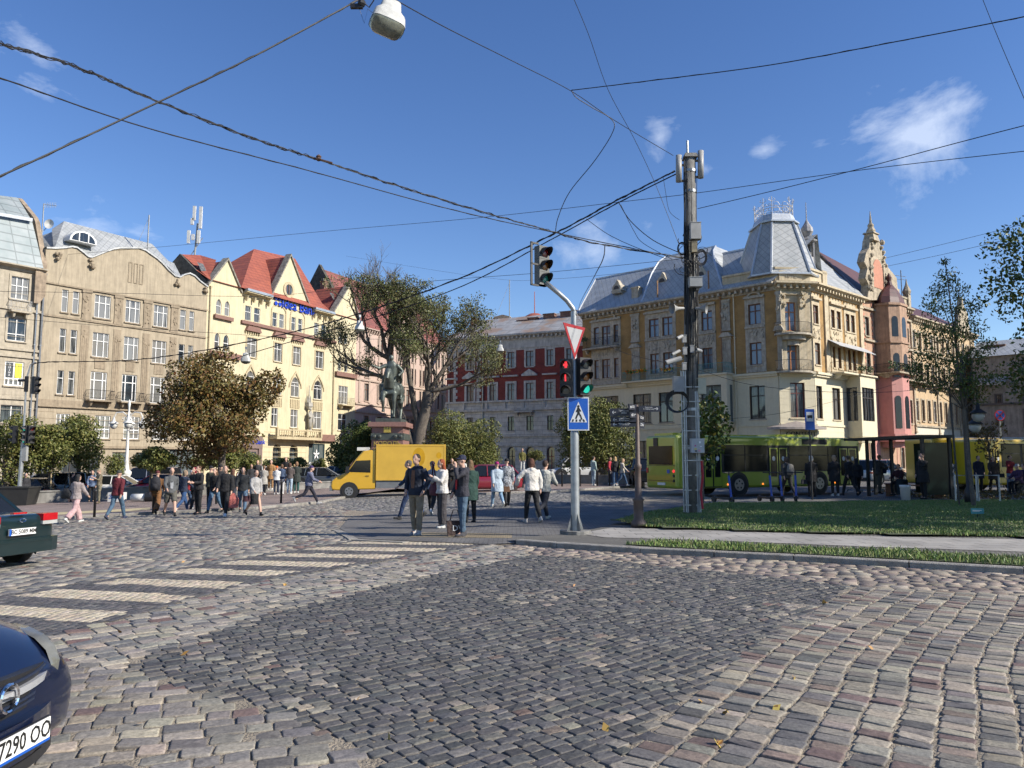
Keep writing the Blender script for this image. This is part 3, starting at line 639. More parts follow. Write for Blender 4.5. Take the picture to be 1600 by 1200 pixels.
edge_pts=[(56,424,-.5),(66,412,-.3),(55,346,1.9),(52,339,2.2),(32,314,5.5),(28,309,6.2)]
for i in range(len(edge_pts)-1):
    a,b=Vector(A.q3(*edge_pts[i])),Vector(A.q3(*edge_pts[i+1]));w=.45
    m.add([a,b,b+Vector((w,0,0)),a+Vector((w,0,0)),a-Vector((0,0,3)),b-Vector((0,0,3)),b+Vector((w,0,-3)),a+Vector((w,0,-3))],[(0,1,2,3),(0,4,5,1),(3,2,6,7),(1,5,6,2),(0,3,7,4)])
m.build('party_wall',mat('old_plaster',(.36,.28,.20),.9,vary=.2,scale=2,streak=.3),A.root)
pipe(A,A.L-.55,A.z0+.5,A.hit(66,424)[1],GALV);pipe(A,A.L-.05,A.z0+.5,A.hit(66,432)[1],mat('dark_zinc',(.22,.23,.24),.5,metal=.4),.10)
B=Fac(PB0,PB1,'tan_house','tan four storey town house with wavy gable and silver slate roof')
rows_nar=[(110,454,489),(110,515,552),(110,580,617)]
for(a,b,y)in[(96.5,106.5,471),(113.5,123.5,474),(281,290,506),(295.5,303,508)]:
    u0,u1=B.col(a,b,y)
    for i,(px,t,bt)in enumerate(rows_nar):
        v0,v1=B.row(px,t,bt);B.window(u0,u1,v0,v1,cols=1,tr=(.68,),glass=GLASSC if i==0 else GLASS)
for ci,(a,b,y)in enumerate([(147.5,173,482),(196,219,490),(240,262,498)]):
    u0,u1=B.col(a,b,y)
    for i,(px,t,bt)in enumerate(rows_nar[:2]):
        v0,v1=B.row(px,t-1,bt+1);B.window(u0,u1,v0,v1,cols=3,tr=(.66,),mull=(.3,.7),glass=GLASSC)
    v0,v1=B.row(110,577,622);B.window(u0,u1,v0,v1,cols=3,tr=(.70,),mull=(.25,.75),glass=GLASSC if ci==0 else GLASS,fw=.09,sill=False,name='balcony_door')
    bb=B.balcony(u0-.45,u1+.45,v0-.05,.95,.95,TANT,IRON)
    bb['label']=['balcony under the leftmost french window','balcony under the middle french window','balcony under the rightmost french window'][ci]
    s_=MB();vm,vt=B.row(110,553,576);B.wall.mi=1;B.wall.box(u0+.3,u1-.3,-.06,-.001,vm+.25,vt-.1);B.wall.mi=0;B.relief(u0+.3,u1-.3,vt-.5,vt-.1,8,seed=ci)
for(a,b)in[(87,108),(148,172),(193,218),(238,262),(278,300)]:
    u0,u1=B.col(a,b,668);v0,v1=B.row(110,647,684);B.window(u0,u1,v0,v1,cols=3,tr=(.4,),glass=GLASSC,fw=.09)
for(a,b,k)in[(60,84,0),(95,125,0),(137,156,1),(175,200,0),(212,238,0)]:
    u0,u1=B.col(a,b,720);v0,v1=B.row(110,706,752);B.window(u0,u1,v0,v1,cols=2,tr=(.8,),glass=SHOPG,frame=DARKF,sill=False,name='shop_window')
u0,u1=B.col(264,304,720);v0,v1=B.row(110,700,765);B.window(u0,u1,v0,v1,cols=4,tr=(.3,.62),glass=SHOPG,frame=DARKF,sill=False,fw=.1,name='shop_window')
V=lambda y:B.hit(110,y)[1]
for i in range(6): # pilasters with carved figures between the windows
    cx=[87,135,185,230,272,311][i];cy=[470,475,485,493,502,505][i];u,_=B.hit(cx,cy)
    if 0<i<5:
        B.pil(u-.42,u+.42,V(497),V(449),.10);B.relief(u-.32,u+.32,V(490),V(457),16,seed=30+i,out=.14)
        B.pil(u-.38,u+.38,V(622),V(505),.05,cap=False)
        for q in(-.2,0,.2):B.wall.mi=1;B.wall.box(u+q-.03,u+q+.03,-.075,-.04,V(620),V(525));B.wall.mi=0
        B.relief(u-.36,u+.36,V(524),V(512),7,seed=60+i,out=.1)
B.band(V(499),V(496),.12);B.band(V(449),V(446.5),.16);B.band(V(636),V(626),.07);B.band(V(637.5),V(636),.22);B.band(V(700),V(696),.2)
for k in range(5):B.band(V(645+k*10),V(645+k*10)+.04,.02)
u0,u1=B.col(199,225,428)
for k in range(3):a=u0+(u1-u0)*k/3;v0,v1=B.row(211,411,443);B.window(a+.08,a+(u1-u0)/3-.08,v0,v1,cols=1,tr=(),frame=TANT,sill=False,fw=.09,cut=False,glass=SHOPG)
par=[(75,389),(88,389),(104,388),(112,386.5),(120,388),(128,394),(137.5,402),(143,403),(150,400.5),(163,395),(177,390),(188,388.5),(217,388.5),(227,392),(235,398),(244,404),(252,411),(262,422),(273,432),(281,434),(288,430),(296,428),(304,432),(312,440),(320,446),(323,449)]
ptop=[B.hit(a,b)for a,b in par];ptop[0]=(0.0,ptop[0][1]);ptop[-1]=(B.L,ptop[-1][1]);vb=min(q[1]for q in ptop)-.9
tops=[[(ptop[i][0],vb),(ptop[i+1][0],vb),ptop[i+1],ptop[i]]for i in range(len(ptop)-1)]
B.finish(vb,[TAN,TANT],tops)
m=MB()
for i in range(len(ptop)-1):
    (a,c),(b,d)=ptop[i],ptop[i+1];m.add([(a,-.15,c),(b,-.15,d),(b,.5,d),(a,.5,c),(a,-.15,c+.16),(b,-.15,d+.16),(b,.5,d+.16),(a,.5,c+.16)],[(0,1,5,4),(4,5,6,7),(0,3,2,1),(2,3,7,6)])
m.build('coping',mat('zinc_coping',(.42,.43,.43),.5,metal=.2,vary=.2),B.root)
for(px,py)in[(90,391),(142.5,403),(277,434),(320,448)]:
    u,v=B.hit(px,py);m=MB();r_=random.Random(px)
    for k in range(9):m.ball((u+r_.uniform(-.3,.3),-.18+r_.uniform(-.1,.1),v-.55+r_.uniform(-.4,.4)),r_.uniform(.12,.24),n=6,m=4)
    m.build('carved_ornament',TANT,B.root)
B.roofpart([[(84,392,.5),(100,345.5,5),(237.5,381,5),(285,440,.6)],[(84,392,.5),(81,358,5),(100,345.5,5)],[(100,345.5,5),(81,358,9.5),(237,384,9.5),(237.5,381,5)],[(237.5,381,5),(237,384,9.5),(300,446,10),(285,440,.6)],[(60,370,7),(82,362,6),(84,392,.5),(66,400,2)],[(250,403,3.5),(272,411,4),(283,432,1),(277,432,.6)]],SLATE)
ub,vb2=B.hit(118,377,2.6);dm=MB();k=[(ub+1.35*math.cos(t),vb2-.4+1.15*math.sin(t))for t in[math.pi*i/8 for i in range(9)]];dm.prism(k,.9,3.2)
d_=dm.build('eyebrow_dormer',WHITE,B.root);g=MB();g.poly([(a*.85+ub*.15,.88,(b-vb2+.4)*.8+vb2-.33)for a,b in k]);g.build('pane',GLASS,d_)
for q in(-.45,.45):m=MB();m.box(ub+q-.05,ub+q+.05,.84,.9,vb2-.35,vb2+.5);m.build('mullion',WHITE,d_)
# ---- C: the yellow bank house
PC1=towards(PB1,1350,553)
YELW=mat('pale_yellow_render',(.60,.525,.345),.85,vary=.06,scale=1.0,streak=.17,bump=.08)
YELT=mat('yellow_trim',(.50,.42,.265),.85,vary=.08,scale=2,streak=.15)
ROSE=mat('brown_tile_sill',(.24,.13,.10),.7,vary=.15,scale=6)
C_=Fac(PB1,PC1,'bank_house','pale yellow neo-gothic bank house with red tiled roof and pointed gables')
def wd(F,a,b,t,bt,**kw):
    u0,u1=F.col(a,b,(t+bt)/2);v0,v1=F.row((a+b)/2,t,bt);return F.window(u0,u1,v0,v1,**kw)
# one row of the top storey measured left and right, kept level
def rowz(px,a,b):return C_.row(px,a,b)
R5=rowz(341.7,467,491);R4=rowz(339,520,547.5);R4b=rowz(393,528,558);R5b=rowz(387.8,478,501);R3=rowz(461,589,620);R2=rowz(459,640,668);RG=rowz(432,694,735)
def cw(a,b,y,R,**kw):u0,u1=C_.col(a,b,y);return C_.window(u0,u1,R[0],R[1],**kw)
for a,b in[(337.5,346),(351,359)]:cw(a,b,480,R5,cols=1,tr=(.55,),arch='point',glass=GLASSC)
for a,b in[(335,343),(349,357.5)]:cw(a,b,535,R4,cols=1,tr=(.5,),arch='point',fw=.08)
for a,b,y in[(383,392.4,490),(397,406.3,493),(425.7,433,500),(436.4,443.7,502),(455.4,462,506),(466,472.4,508),(491,498,512),(502,509.8,514)]:cw(a,b,y,R5b,cols=1,tr=(.6,))
for a,b,y in[(385.3,400.7,542),(428,440.3,549),(457.5,469.3,554),(492.6,505,561)]:
    cw(a,b,y,R4b,cols=2,tr=(.68,),sur=.16);u0,u1=C_.col(a,b,y);C_.wall.mi=2;C_.wall.prism([(u0-.45,R4b[1]+.75),(u1+.45,R4b[1]+.75),(u1+.15,R4b[1]+1.35),(u0-.15,R4b[1]+1.35)],-.4,-.002);C_.wall.mi=1
    for k in range(7):x=u0-.3+k*(u1-u0+.6)/6;C_.wall.box(x-.07,x+.07,-.2,-.003,R4b[1]+.45,R4b[1]+.74)
    C_.wall.mi=0
for a,b,y in[(530,535,519),(538,543,521)]:cw(a,b,y,(R5[0]-.2,R5[1]-.3),cols=1,tr=(.5,),arch='point')
for a,b,y in[(528,533.2,565),(538,543.2,568)]:cw(a,b,y,(R4[0],R4[1]),cols=1,tr=(.5,),arch='point')
# blind segmental arches round the pairs in the middle
for a,b,y in[(423,447,500),(452.5,476,507)]:
    u0,u1=C_.col(a,b,y);C_.wall.mi=1;n=10;mid,r=(u0+u1)/2,(u1-u0)/2
    for i in range(n):
        t0,t1=math.pi*i/n,math.pi*(i+1)/n;C_.wall.prism([(mid+r*math.cos(t0),R5b[1]+.25+.9*math.sin(t0)),(mid+(r-.16)*math.cos(t0),R5b[1]+.2+.78*math.sin(t0)),(mid+(r-.16)*math.cos(t1),R5b[1]+.2+.78*math.sin(t1)),(mid+r*math.cos(t1),R5b[1]+.25+.9*math.sin(t1))],-.09,-.002)
    C_.wall.box(u0,u0+.16,-.09,-.003,R5b[0],R5b[1]+.25);C_.wall.box(u1-.16,u1,-.09,-.003,R5b[0],R5b[1]+.25);C_.wall.mi=0
C_.band(R5b[0]-.5,R5b[0]-.12,.28,C_.col(376,377,500)[0],C_.hit(524,530)[0],2)
C_.band(R5[0]-.55,R5[0]-.14,.35,C_.hit(333,495)[0],C_.hit(362,497)[0],2);C_.band(R4[0]-.75,R4[0]-.14,.4,C_.hit(325,550)[0],C_.hit(374,560)[0],2);C_.band(R4[0]-.75,R4[0]-.14,.4,C_.hit(523,580)[0],C_.L-.1,2)
# third storey: pointed twin windows under hood moulds
for i,(a,b,y)in enumerate([(384,398,590),(426.8,440,600),(454.5,467.4,605),(490,503,611)]):
    fr=cw(a,b,y,R3,cols=2,tr=(.55,.72),arch='point');u0,u1=C_.col(a,b,y);mid=(u0+u1)/2;e=.45;top=R3[1]+.75;C_.wall.mi=1
    L_=[(u1+e,R3[0]+1.2),(u1+e*.9,R3[1]-1.0),(u1-.1,R3[1]-.1),(mid,top)];I_=[(u1+e-.18,R3[0]+1.2),(u1+e*.9-.18,R3[1]-1.05),(u1-.26,R3[1]-.22),(mid,top-.28)]
    for q in range(3):
        C_.wall.prism([L_[q],L_[q+1],I_[q+1],I_[q]],-.14,-.002);mr=lambda p:(2*mid-p[0],p[1]);C_.wall.prism([mr(L_[q]),mr(I_[q]),mr(I_[q+1]),mr(L_[q+1])],-.14,-.003)
    C_.wall.box(u0-.1,u1+.1,-.06,-.002,R3[0]-1.5,R3[0]-.35)
    for k in range(6):x=u0+k*(u1-u0)/5;C_.wall.box(x-.05,x+.05,-.12,-.061,R3[0]-1.45,R3[0]-.4)
    C_.wall.mi=0
cw(529,543.5,611,(R3[0]-.3,R3[1]-.3),cols=3,tr=(.68,),fw=.08);u0,u1=C_.col(527,547,638)
C_.balcony(u0,u1,R3[0]-.4,.9,1.0,YELT,mat('cream_iron',(.55,.5,.38),.5))['label']='small balcony at the right end of the bank house'
for a,b,y in[(385,398,645),(424,434,650),(453.8,465,653),(489,502,657),(528,541.8,658)]:cw(a,b,y,R2,cols=2,tr=(.66,))
# stone balcony with balusters over the arches
u0,u1=C_.col(420,491,684);vbk=C_.hit(450,684)[1];m=MB();m.box(u0,u1,-1.3,-.002,vbk-.25,vbk+.1);m.box(u0,u1,-1.3,-1.1,vbk+.85,vbk+1.05);x=u0
while x<u1-.2:m.lathe([(.05,vbk+.1),(.09,vbk+.3),(.05,vbk+.55),(.07,vbk+.86)],x+.15,-1.2,6);x+=.42
for q in np.linspace(u0+.15,u1-.15,4):m.box(q-.17,q+.17,-1.36,-1.04,vbk+.1,vbk+1.12)
m.build('stone_balcony',YELT,C_.root)
C_.wall.mi=2;a,b=C_.col(491,519,690);C_.wall.prism([(a,vbk-.3),(b,vbk-.3),(b,vbk+.6),(a+.4,vbk+.6)],-.5,-.002);C_.wall.mi=0
cw(426,439,712,RG,cols=2,tr=(.62,),arch='round',glass=SHOPG,frame=DARKF,sill=False,rec=.5);cw(452,465,715,RG,cols=2,tr=(.62,),arch='round',glass=SHOPG,frame=DARKF,sill=False,rec=.5)
DKB=mat('dark_teal_shopfront',(.02,.05,.065),.4,vary=.1)
u0,u1=C_.col(482,507,712);sf=C_.window(u0,u1,RG[0]-.3,RG[1]+.2,cols=3,tr=(.35,),glass=SHOPG,frame=DKB,sill=False,fw=.12,name='shopfront');mid=(u0+u1)/2;m=MB();vz=RG[0]+(RG[1]-RG[0])*.62
for k in range(5):
    t=math.pi/2+k*2*math.pi/5;c,s_=math.cos(t),math.sin(t);m.prism([(mid,vz),(mid+.38*c-.12*s_,vz+.38*s_+.12*c),(mid+.72*c,vz+.72*s_),(mid+.38*c+.12*s_,vz+.38*s_-.12*c)],.02+.003*k,.06)
m.build('flower_emblem',LW,sf);text('shop_sign','АРОМА КАВА',.46,LW,sf,(mid,.03,vz-1.2),(rad(90),0,0),.02,bold=.004)
BRNSTONE=mat('brown_stone_portal',(.20,.145,.13),.6,vary=.12)
u0,u1=C_.col(377,407,712);m=MB();v0,v1=RG[0]-.8,RG[1]+.9;m.box(u0,u1,-.3,-.002,v1-1.5,v1);m.box(u0,u0+.6,-.28,-.003,v0,v1-1.5);m.box(u1-.6,u1,-.28,-.003,v0,v1-1.5);m.box(u0+.6,u1-.6,-.1,-.002,v1-4.2,v1-1.5)
po=m.build('entrance_portal',BRNSTONE,C_.root);BLUE=mat('blue_sign',(.01,.045,.42),.4,vary=.04);text('bank_sign','Idea Bank',.8,BLUE,po,(u0+.45,-.33,v1-.72),(rad(90),0,0),.03,'LEFT',.005)
m=MB();m.box(u0+.9,u1-.9,-.13,-.101,v0,v1-1.9);m.build('door',SHOPG,po)
for k in range(9):v=RG[0]-.2+k*.62;C_.band(v,v+.05,.03,C_.hit(412,700)[0],C_.hit(478,700)[0])
# big sign
u,v=C_.hit(458,480);bs=text('roof_sign','Idea Bank',1.75,BLUE,C_.root,(C_.hit(438.5,473)[0],-.16,v+.1),(rad(90),0,0),.06,'LEFT',.012)
u,v=C_.hit(433,470.5);m=MB()
for dx in(-.36,.36):
    for dz in(-.36,.36):m.prism([(u+dx+.27*math.cos(t),v+dz+.27*math.sin(t))for t in[2*math.pi*i/10 for i in range(10)]],-.2,-.1)
m.build('emblem',BLUE,C_.root)
# roofline
pl=[(323.8,447),(355.3,406.5),(377,459)];pm=[(420,470),(453.4,400),(485,485.5)];pr=[(519,491),(546,446),(560,497)]
eave=C_.hit(398,463)[1];T=lambda pts:[C_.hit(*q)for q in pts]
tops=[]
for tri in(pl,pm,pr):
    t=T(tri);t[2]=(min(t[2][0],C_.L),t[2][1]);t[0]=(max(0,t[0][0]),t[0][1]);tops.append([(t[0][0],eave-.6),(t[2][0],eave-.6),(t[2][0],max(t[2][1],eave-.59)),t[1],(t[0][0],max(t[0][1],eave-.59))])
u,v=C_.hit(451,453);C_.finish(eave,[YELW,YELT,ROSE],tops)
m=MB();n=14;R=lambda r_,y0:[(u+r_*math.cos(2*math.pi*i/n),y0,v+r_*math.sin(2*math.pi*i/n))for i in range(n)]
m.add(R(1.05,-.12)+R(.72,-.12)+R(1.05,0)+R(.66,-.02),[(i,(i+1)%n,n+(i+1)%n,n+i)for i in range(n)]+[(i,2*n+i,2*n+(i+1)%n,(i+1)%n)for i in range(n)]+[(n+i,n+(i+1)%n,3*n+(i+1)%n,3*n+i)for i in range(n)])
rw=m.build('round_window',YELT,C_.root);m=MB();m.add(R(.7,-.03),[tuple(range(n))]);m.build('pane',GLASS,rw);m=MB();m.box(u-.05,u+.05,-.09,-.04,v-.68,v+.68);m.box(u-.68,u-.5,-.1,-.035,v-.45,v+.45);m.build('shutter',ROSE,rw)
OLDST=mat('weathered_gable_coping',(.30,.28,.24),.9,vary=.3,scale=3)
for tri in(pl,pm,pr):
    t=T(tri);m=MB()
    for a,b in((t[0],t[1]),(t[1],t[2])):
        m.add([(a[0],-.22,a[1]),(b[0],-.22,b[1]),(b[0],.75,b[1]),(a[0],.75,a[1]),(a[0],-.22,a[1]+.3),(b[0],-.22,b[1]+.3),(b[0],.75,b[1]+.3),(a[0],.75,a[1]+.3)],[(0,1,5,4),(4,5,6,7),(3,2,1,0),(2,3,7,6),(0,4,7,3),(1,2,6,5)])
    m.build('gable_coping',OLDST,C_.root)
for a,b in((378,420),(486,518)):
    u0,u1=C_.hit(a,462)[0],C_.hit(b,470)[0];c=C_.cornice(eave+.25,.55,.75,False,u0+.1,u1-.1,material=YELT)
    for k in range(4):x=u0+.4+k*(u1-u0-.8)/3;m=MB();m.taper(x,-.35,eave-.9,eave-.32,.08,.1,.12,.32);m.build('bracket',YELT,c)
    m=MB();m.box(u0+.1,u1-.1,-.85,-.3,eave+.253,eave+.55);m.build('gutter',mat('zinc_gutter',(.40,.44,.48),.4,metal=.4),C_.root)
q=C_.q3
apex=C_.hit(355.3,406.5);am=C_.hit(453.4,400);ar=C_.hit(546,446)
def F3(u,w,v):return(u,w,v)
uA,vA_=C_.hit(397,389,5.5);uB,vB_=C_.hit(461,404,5.5);uL_,_=C_.hit(372,455);uR_,_=C_.hit(508,484);e=eave+.5
m=MB()
m.poly([(uL_,-.5,e),(C_.hit(506,484)[0],-.5,e),(uB,5.5,vB_),(uA,5.5,vA_)]);m.poly([(uL_,-.5,e),(uA,5.5,vA_),(uL_,11,e)]);m.poly([(C_.hit(506,484)[0],-.5,e),(uR_+.6,11,e),(uB,5.5,vB_)]);m.poly([(uA,5.5,vA_),(uB,5.5,vB_),(uR_+.6,11,e),(uL_,11,e)])
for ap,tri in((apex,pl),(am,pm),(ar,pr)): # saddle roofs behind the gables
    t=T(tri);back=6.0 if ap is not am else 5.0;m.poly([(t[0][0],.3,t[0][1]),(ap[0],.3,ap[1]-.05),(ap[0],back,ap[1]-.05),(t[0][0],back,t[0][1])]);m.poly([(ap[0],.3,ap[1]-.05),(min(t[2][0],C_.L),.3,t[2][1]),(min(t[2][0],C_.L),back,t[2][1]),(ap[0],back,ap[1]-.05)])
lo=e+2.9;m.poly([(0,-.2,e),(uL_+.4,-.2,e),(uL_+1,4.5,lo),(0,4.5,lo)]);m.poly([(uR_-.5,-.2,e),(C_.L,-.2,e),(C_.L,4.5,lo),(uR_-1,4.5,lo)]);m.poly([(0,4.5,lo),(uL_+1,4.5,lo),(uL_+.4,10,e),(0,10,e)]);m.poly([(uR_-1,4.5,lo),(C_.L,4.5,lo),(C_.L,10,e),(uR_-.5,10,e)])
roofC=m.build('roof',TILE,C_.root)
m=MB();pk=C_.q3(301,402,4.5);m.add([(-.02,-.1,e-.4),(-.02,4.6,pk[2]),(-.02,10.5,e-1),(.35,-.1,e-.4),(.35,4.6,pk[2]),(.35,10.5,e-1)],[(0,1,2),(3,5,4),(0,3,4,1),(1,4,5,2)]);m.poly([(0,4.5,lo),(.3,4.6,pk[2]),(3,4.5,lo)])
m.build('fire_wall',mat('sooty_render',(.10,.095,.085),.9,vary=.3,scale=2),C_.root)
m=MB();m.poly([(.3,-.1,e),(3.2,2.2,lo+.4),(3.0,4.6,lo+1.2),(.3,4.6,pk[2])]);m.build('roof',TILE,C_.root)
for px,py,w in[(316,417,1.8),(334,424,1.8),(521,463,1.6)]:
    a=C_.q3(px,py,w);m=MB();m.add([(a[0]-.45,a[1]-.35,a[2]-.6),(a[0]+.45,a[1]-.35,a[2]-.6),(a[0]+.45,a[1]+.35,a[2]+.5),(a[0]-.45,a[1]+.35,a[2]+.5)],[(0,1,2,3)]);m.build('skylight',GLASS,roofC)
# knight statue under a canopy on the front
u,v=C_.hit(480,655);m=MB();m.rings([(u,-.5,v-1.7,.45,.3),(u,-.5,v-1.4,.3,.25)],8);m.rings([(u-.05,-.5,v-1.4,.28,.22),(u,-.5,v-.2,.36,.26),(u,-.5,v+.55,.42,.26),(u,-.5,v+.95,.22,.2),(u,-.5,v+1.1,.14,.14)],8);m.ball((u,-.5,v+1.32),.2);m.tube([(u-.35,-.5,v+.8),(u-.5,-.75,v+.3),(u-.2,-.85,v+.2)],.1);m.tube([(u+.35,-.5,v+.8),(u+.5,-.6,v+.2),(u+.42,-.7,v-.4)],.1);m.prism([(u+.15,v-1.2),(u+.6,v-.5),(u+.55,v+.1),(u+.1,v+.1)],-.85,-.78)
m.build('knight_figure',mat('pale_stone',(.42,.40,.35),.85,vary=.2),C_.root,True)
u,v=C_.hit(479.5,628);m=MB();m.taper(u,-.35,v-.6,v-.1,.45,.35,.38,.3);[m.taper(u+d,-.35,v-.1,v+z,.1,.1,.02,.02)for d,z in((-.3,.8),(.3,.8),(0,2.2))];m.taper(u,-.35,v-1.1,v-.6,.05,.05,.42,.33);m.build('statue_canopy',MATS['pale_stone'],C_.root)
pipe(C_,.35,C_.z0+.5,eave-.5,YELT);pipe(C_,C_.hit(521,560)[0],C_.z0+.5,eave-.5,YELT)
# ---- D: the pink house behind the big tree
PD1=towards(PC1,1370,699)
PINK=mat('pale_pink_render',(.50,.375,.31),.85,vary=.06,streak=.15);PINKT=mat('pink_house_trim',(.46,.36,.29),.85,vary=.1,streak=.2)
D_=Fac(PC1,PD1,'pink_house','long pale pink town house with red roof behind the bare tree',14)
Rr=[D_.row(576,600,627),D_.row(576,563,590),D_.row(576,650,678),D_.row(576,527,552)]
for i,px in enumerate([570,590,607,622,633,643,656,669,681,690]):
    u,_=D_.hit(px,615)
    for k,R_ in enumerate(Rr):D_.window(u-.1,u+1.15,R_[0],R_[1],cols=2,tr=(.66,),frame=BROWN,glass=GLASSC,sur=.12)
for v in(Rr[0][0]-.5,Rr[1][0]-.45,Rr[2][1]+.55):D_.band(v-.15,v+.1,.2)
for k in range(11):u=D_.L*(k+.3)/11;D_.pil(u,u+.4,Rr[0][0]-.3,Rr[3][1]+.6,.1)
eD=Rr[3][1]+1.2;gm=D_.hit(640,478);gu0,gu1=D_.hit(618,530)[0],D_.hit(662,530)[0];D_.cornice(eD+.1,.6,.6,True,material=PINKT)
gapex=(D_.hit(641,472)[0],D_.hit(641,474)[1]);D_.finish(eD,[PINK,PINKT],[[(gu0,eD-.1),(gu1,eD-.1),gapex]])
hr=D_.hit(533,434)[1]if False else D_.q3(560,436,6)[2]
m=MB();m.poly([(0,-.4,eD),(D_.L,-.4,eD),(D_.L,7,hr),(0,7,hr)]);m.poly([(0,7,hr),(D_.L,7,hr),(D_.L,14,eD),(0,14,eD)]);m.poly([(gu0-.3,-.3,eD),(gapex[0],-.3,gapex[1]),(gapex[0],6,gapex[1]),(gu0-.3,3,eD+1.5)]);m.poly([(gu1+.3,-.3,eD),(gu1+.3,3,eD+1.5),(gapex[0],6,gapex[1]),(gapex[0],-.3,gapex[1])]);m.build('roof',OLDTILE,D_.root)
m=MB();m.add([(-.3,-.3,eD-1),(-.3,7,hr+.6),(-.3,14,eD-1),(.3,-.3,eD-1),(.3,7,hr+.6),(.3,14,eD-1)],[(0,1,2),(3,5,4),(0,3,4,1),(1,4,5,2)]);m.build('fire_wall',MATS['sooty_render'],D_.root)
BRK=brickmat('chimney_brick',(.22,.09,.06),(.16,.07,.05),(.25,.2,.16),1,.25,.09,.012)
def chimney(F,px,py,w,sx,sz,material=None,pots=2):
    a=F.q3(px,py,w);m=MB();m.box(a[0]-sx/2,a[0]+sx/2,a[1]-.4,a[1]+.4,a[2]-sz,a[2]);m.box(a[0]-sx/2-.08,a[0]+sx/2+.08,a[1]-.48,a[1]+.48,a[2],a[2]+.14);c=m.build('chimney',material or BRK,F.root)
    if pots:
        m=MB()
        for k in range(pots):x=a[0]+(k-(pots-1)/2)*.45;m.tube([(x,a[1],a[2]+.14),(x,a[1],a[2]+.55)],.09,6)
        m.build('chimney_pot',OLDST,c)
    return c
chimney(D_,507,441,5,1.0,3)
# ---- E: the red brick house with white trim
PE0=at(697,105);PE1=towards(PE0,-1745,913)
REDB=brickmat('dark_red_brick',(.26,.042,.035),(.21,.035,.03),(.20,.06,.05),1,.27,.08,.008)
GREYW=mat('grey_white_stone',(.60,.585,.55),.85,vary=.14,scale=2,streak=.3,bump=.2);ASHL=brickmat('ashlar_rustication',(.60,.58,.545),(.54,.525,.49),(.26,.25,.24),1,1.3,.55,.02)
E_=Fac(PE0,PE1,'red_brick_house','dark red brick town house with white stone trim at the far end of the square')
ER=dict(f4=E_.row(828,548,572.5),f3=E_.row(828,598,624),f2=E_.row(828,650,672.5),g=E_.row(859.5,698,736))
cb=[(702,708),(729,740),(765,775),(793,804),(822,834),(854.5,865),(885.5,897)]
EV=lambda y:E_.hit(828,y)[1]
for i,(a,b)in enumerate(cb):
    u0,u1=E_.col(a,b,612);u0=u0 if i else u0+.1
    E_.window(u0,u1,*ER['f4'],cols=2,tr=(.62,),frame=BROWN,glass=GLASSC,sur=.24);E_.window(u0,u1,*ER['f3'],cols=2,tr=(.62,),frame=BROWN,glass=GLASSC,sur=.30)
    E_.window(u0+.05,u1-.05,*ER['f2'],cols=2,tr=(.62,),frame=DARKF,glass=GLASS);E_.window(u0-.05,u1+.1,*ER['g'],cols=2,tr=(.6,),frame=mat('red_frame',(.25,.03,.03),.5)if i==5 else DARKF,glass=GLASS,arch='round',rec=.4,sur=.0)
    t=ER['f3'][1]+.35;mid=(u0+u1)/2;hw=(u1-u0)/2+.55;E_.wall.mi=1;E_.wall.box(mid-hw,mid+hw,-.35,-.002,t+.55,t+.75)
    if i in(1,4):E_.wall.prism([(mid-hw,t+.751),(mid+hw,t+.751),(mid,t+1.45)],-.32,-.003)
    n=8;r0=(u1-u0)/2+.15;k0=ER['g'][1]-r0+.1
    for q in range(n):
        a0,a1=math.pi*q/n,math.pi*(q+1)/n;E_.wall.prism([(mid+r0*math.cos(a0),k0+r0*math.sin(a0)),(mid+(r0+.2)*math.cos(a0),k0+(r0+.2)*math.sin(a0)),(mid+(r0+.2)*math.cos(a1),k0+(r0+.2)*math.sin(a1)),(mid+r0*math.cos(a1),k0+r0*math.sin(a1))],-.08,-.002)
    E_.wall.mi=0
vW=EV(624.5) # white below, brick above: a stone skin 6 cm proud with a balustrade band on top
for(t,b,o)in[(624,627,.34),(637,641,.34),(543,533,.14),(682,679,.24),(697,694.5,.2)]:E_.band(min(EV(t),EV(b)),max(EV(t),EV(b)),o)
for i in range(len(cb)):u=E_.hit(cb[i][0]-3,630)[0]-.3;E_.pil(u,u+.35,EV(637),EV(627),.2,cap=False)
for a,b in((709.5,715),(745,752)):
    u0,u1=E_.col(a,b,600);z=EV(624)
    while z<EV(545):E_.wall.mi=1;E_.wall.box(u0,u1-(.0 if int(z/.42)%2 else .25),-.1,-.002,z,z+.38);E_.wall.mi=0;z+=.42
vT=E_.hit(828,521)[1];E_.cornice(vT,.75,.8,True,material=GREYW);E_.band(vT-2.1,vT-.76,.05)
for k in range(9):u=E_.L*(k+.5)/9;E_.wall.mi=2;E_.wall.box(u-.25,u+.25,-.055,-.051,vT-1.5,vT-1.05);E_.wall.mi=0
E_.split=vW;E_.finish(vT-.02,[REDB,GREYW,DARKF])
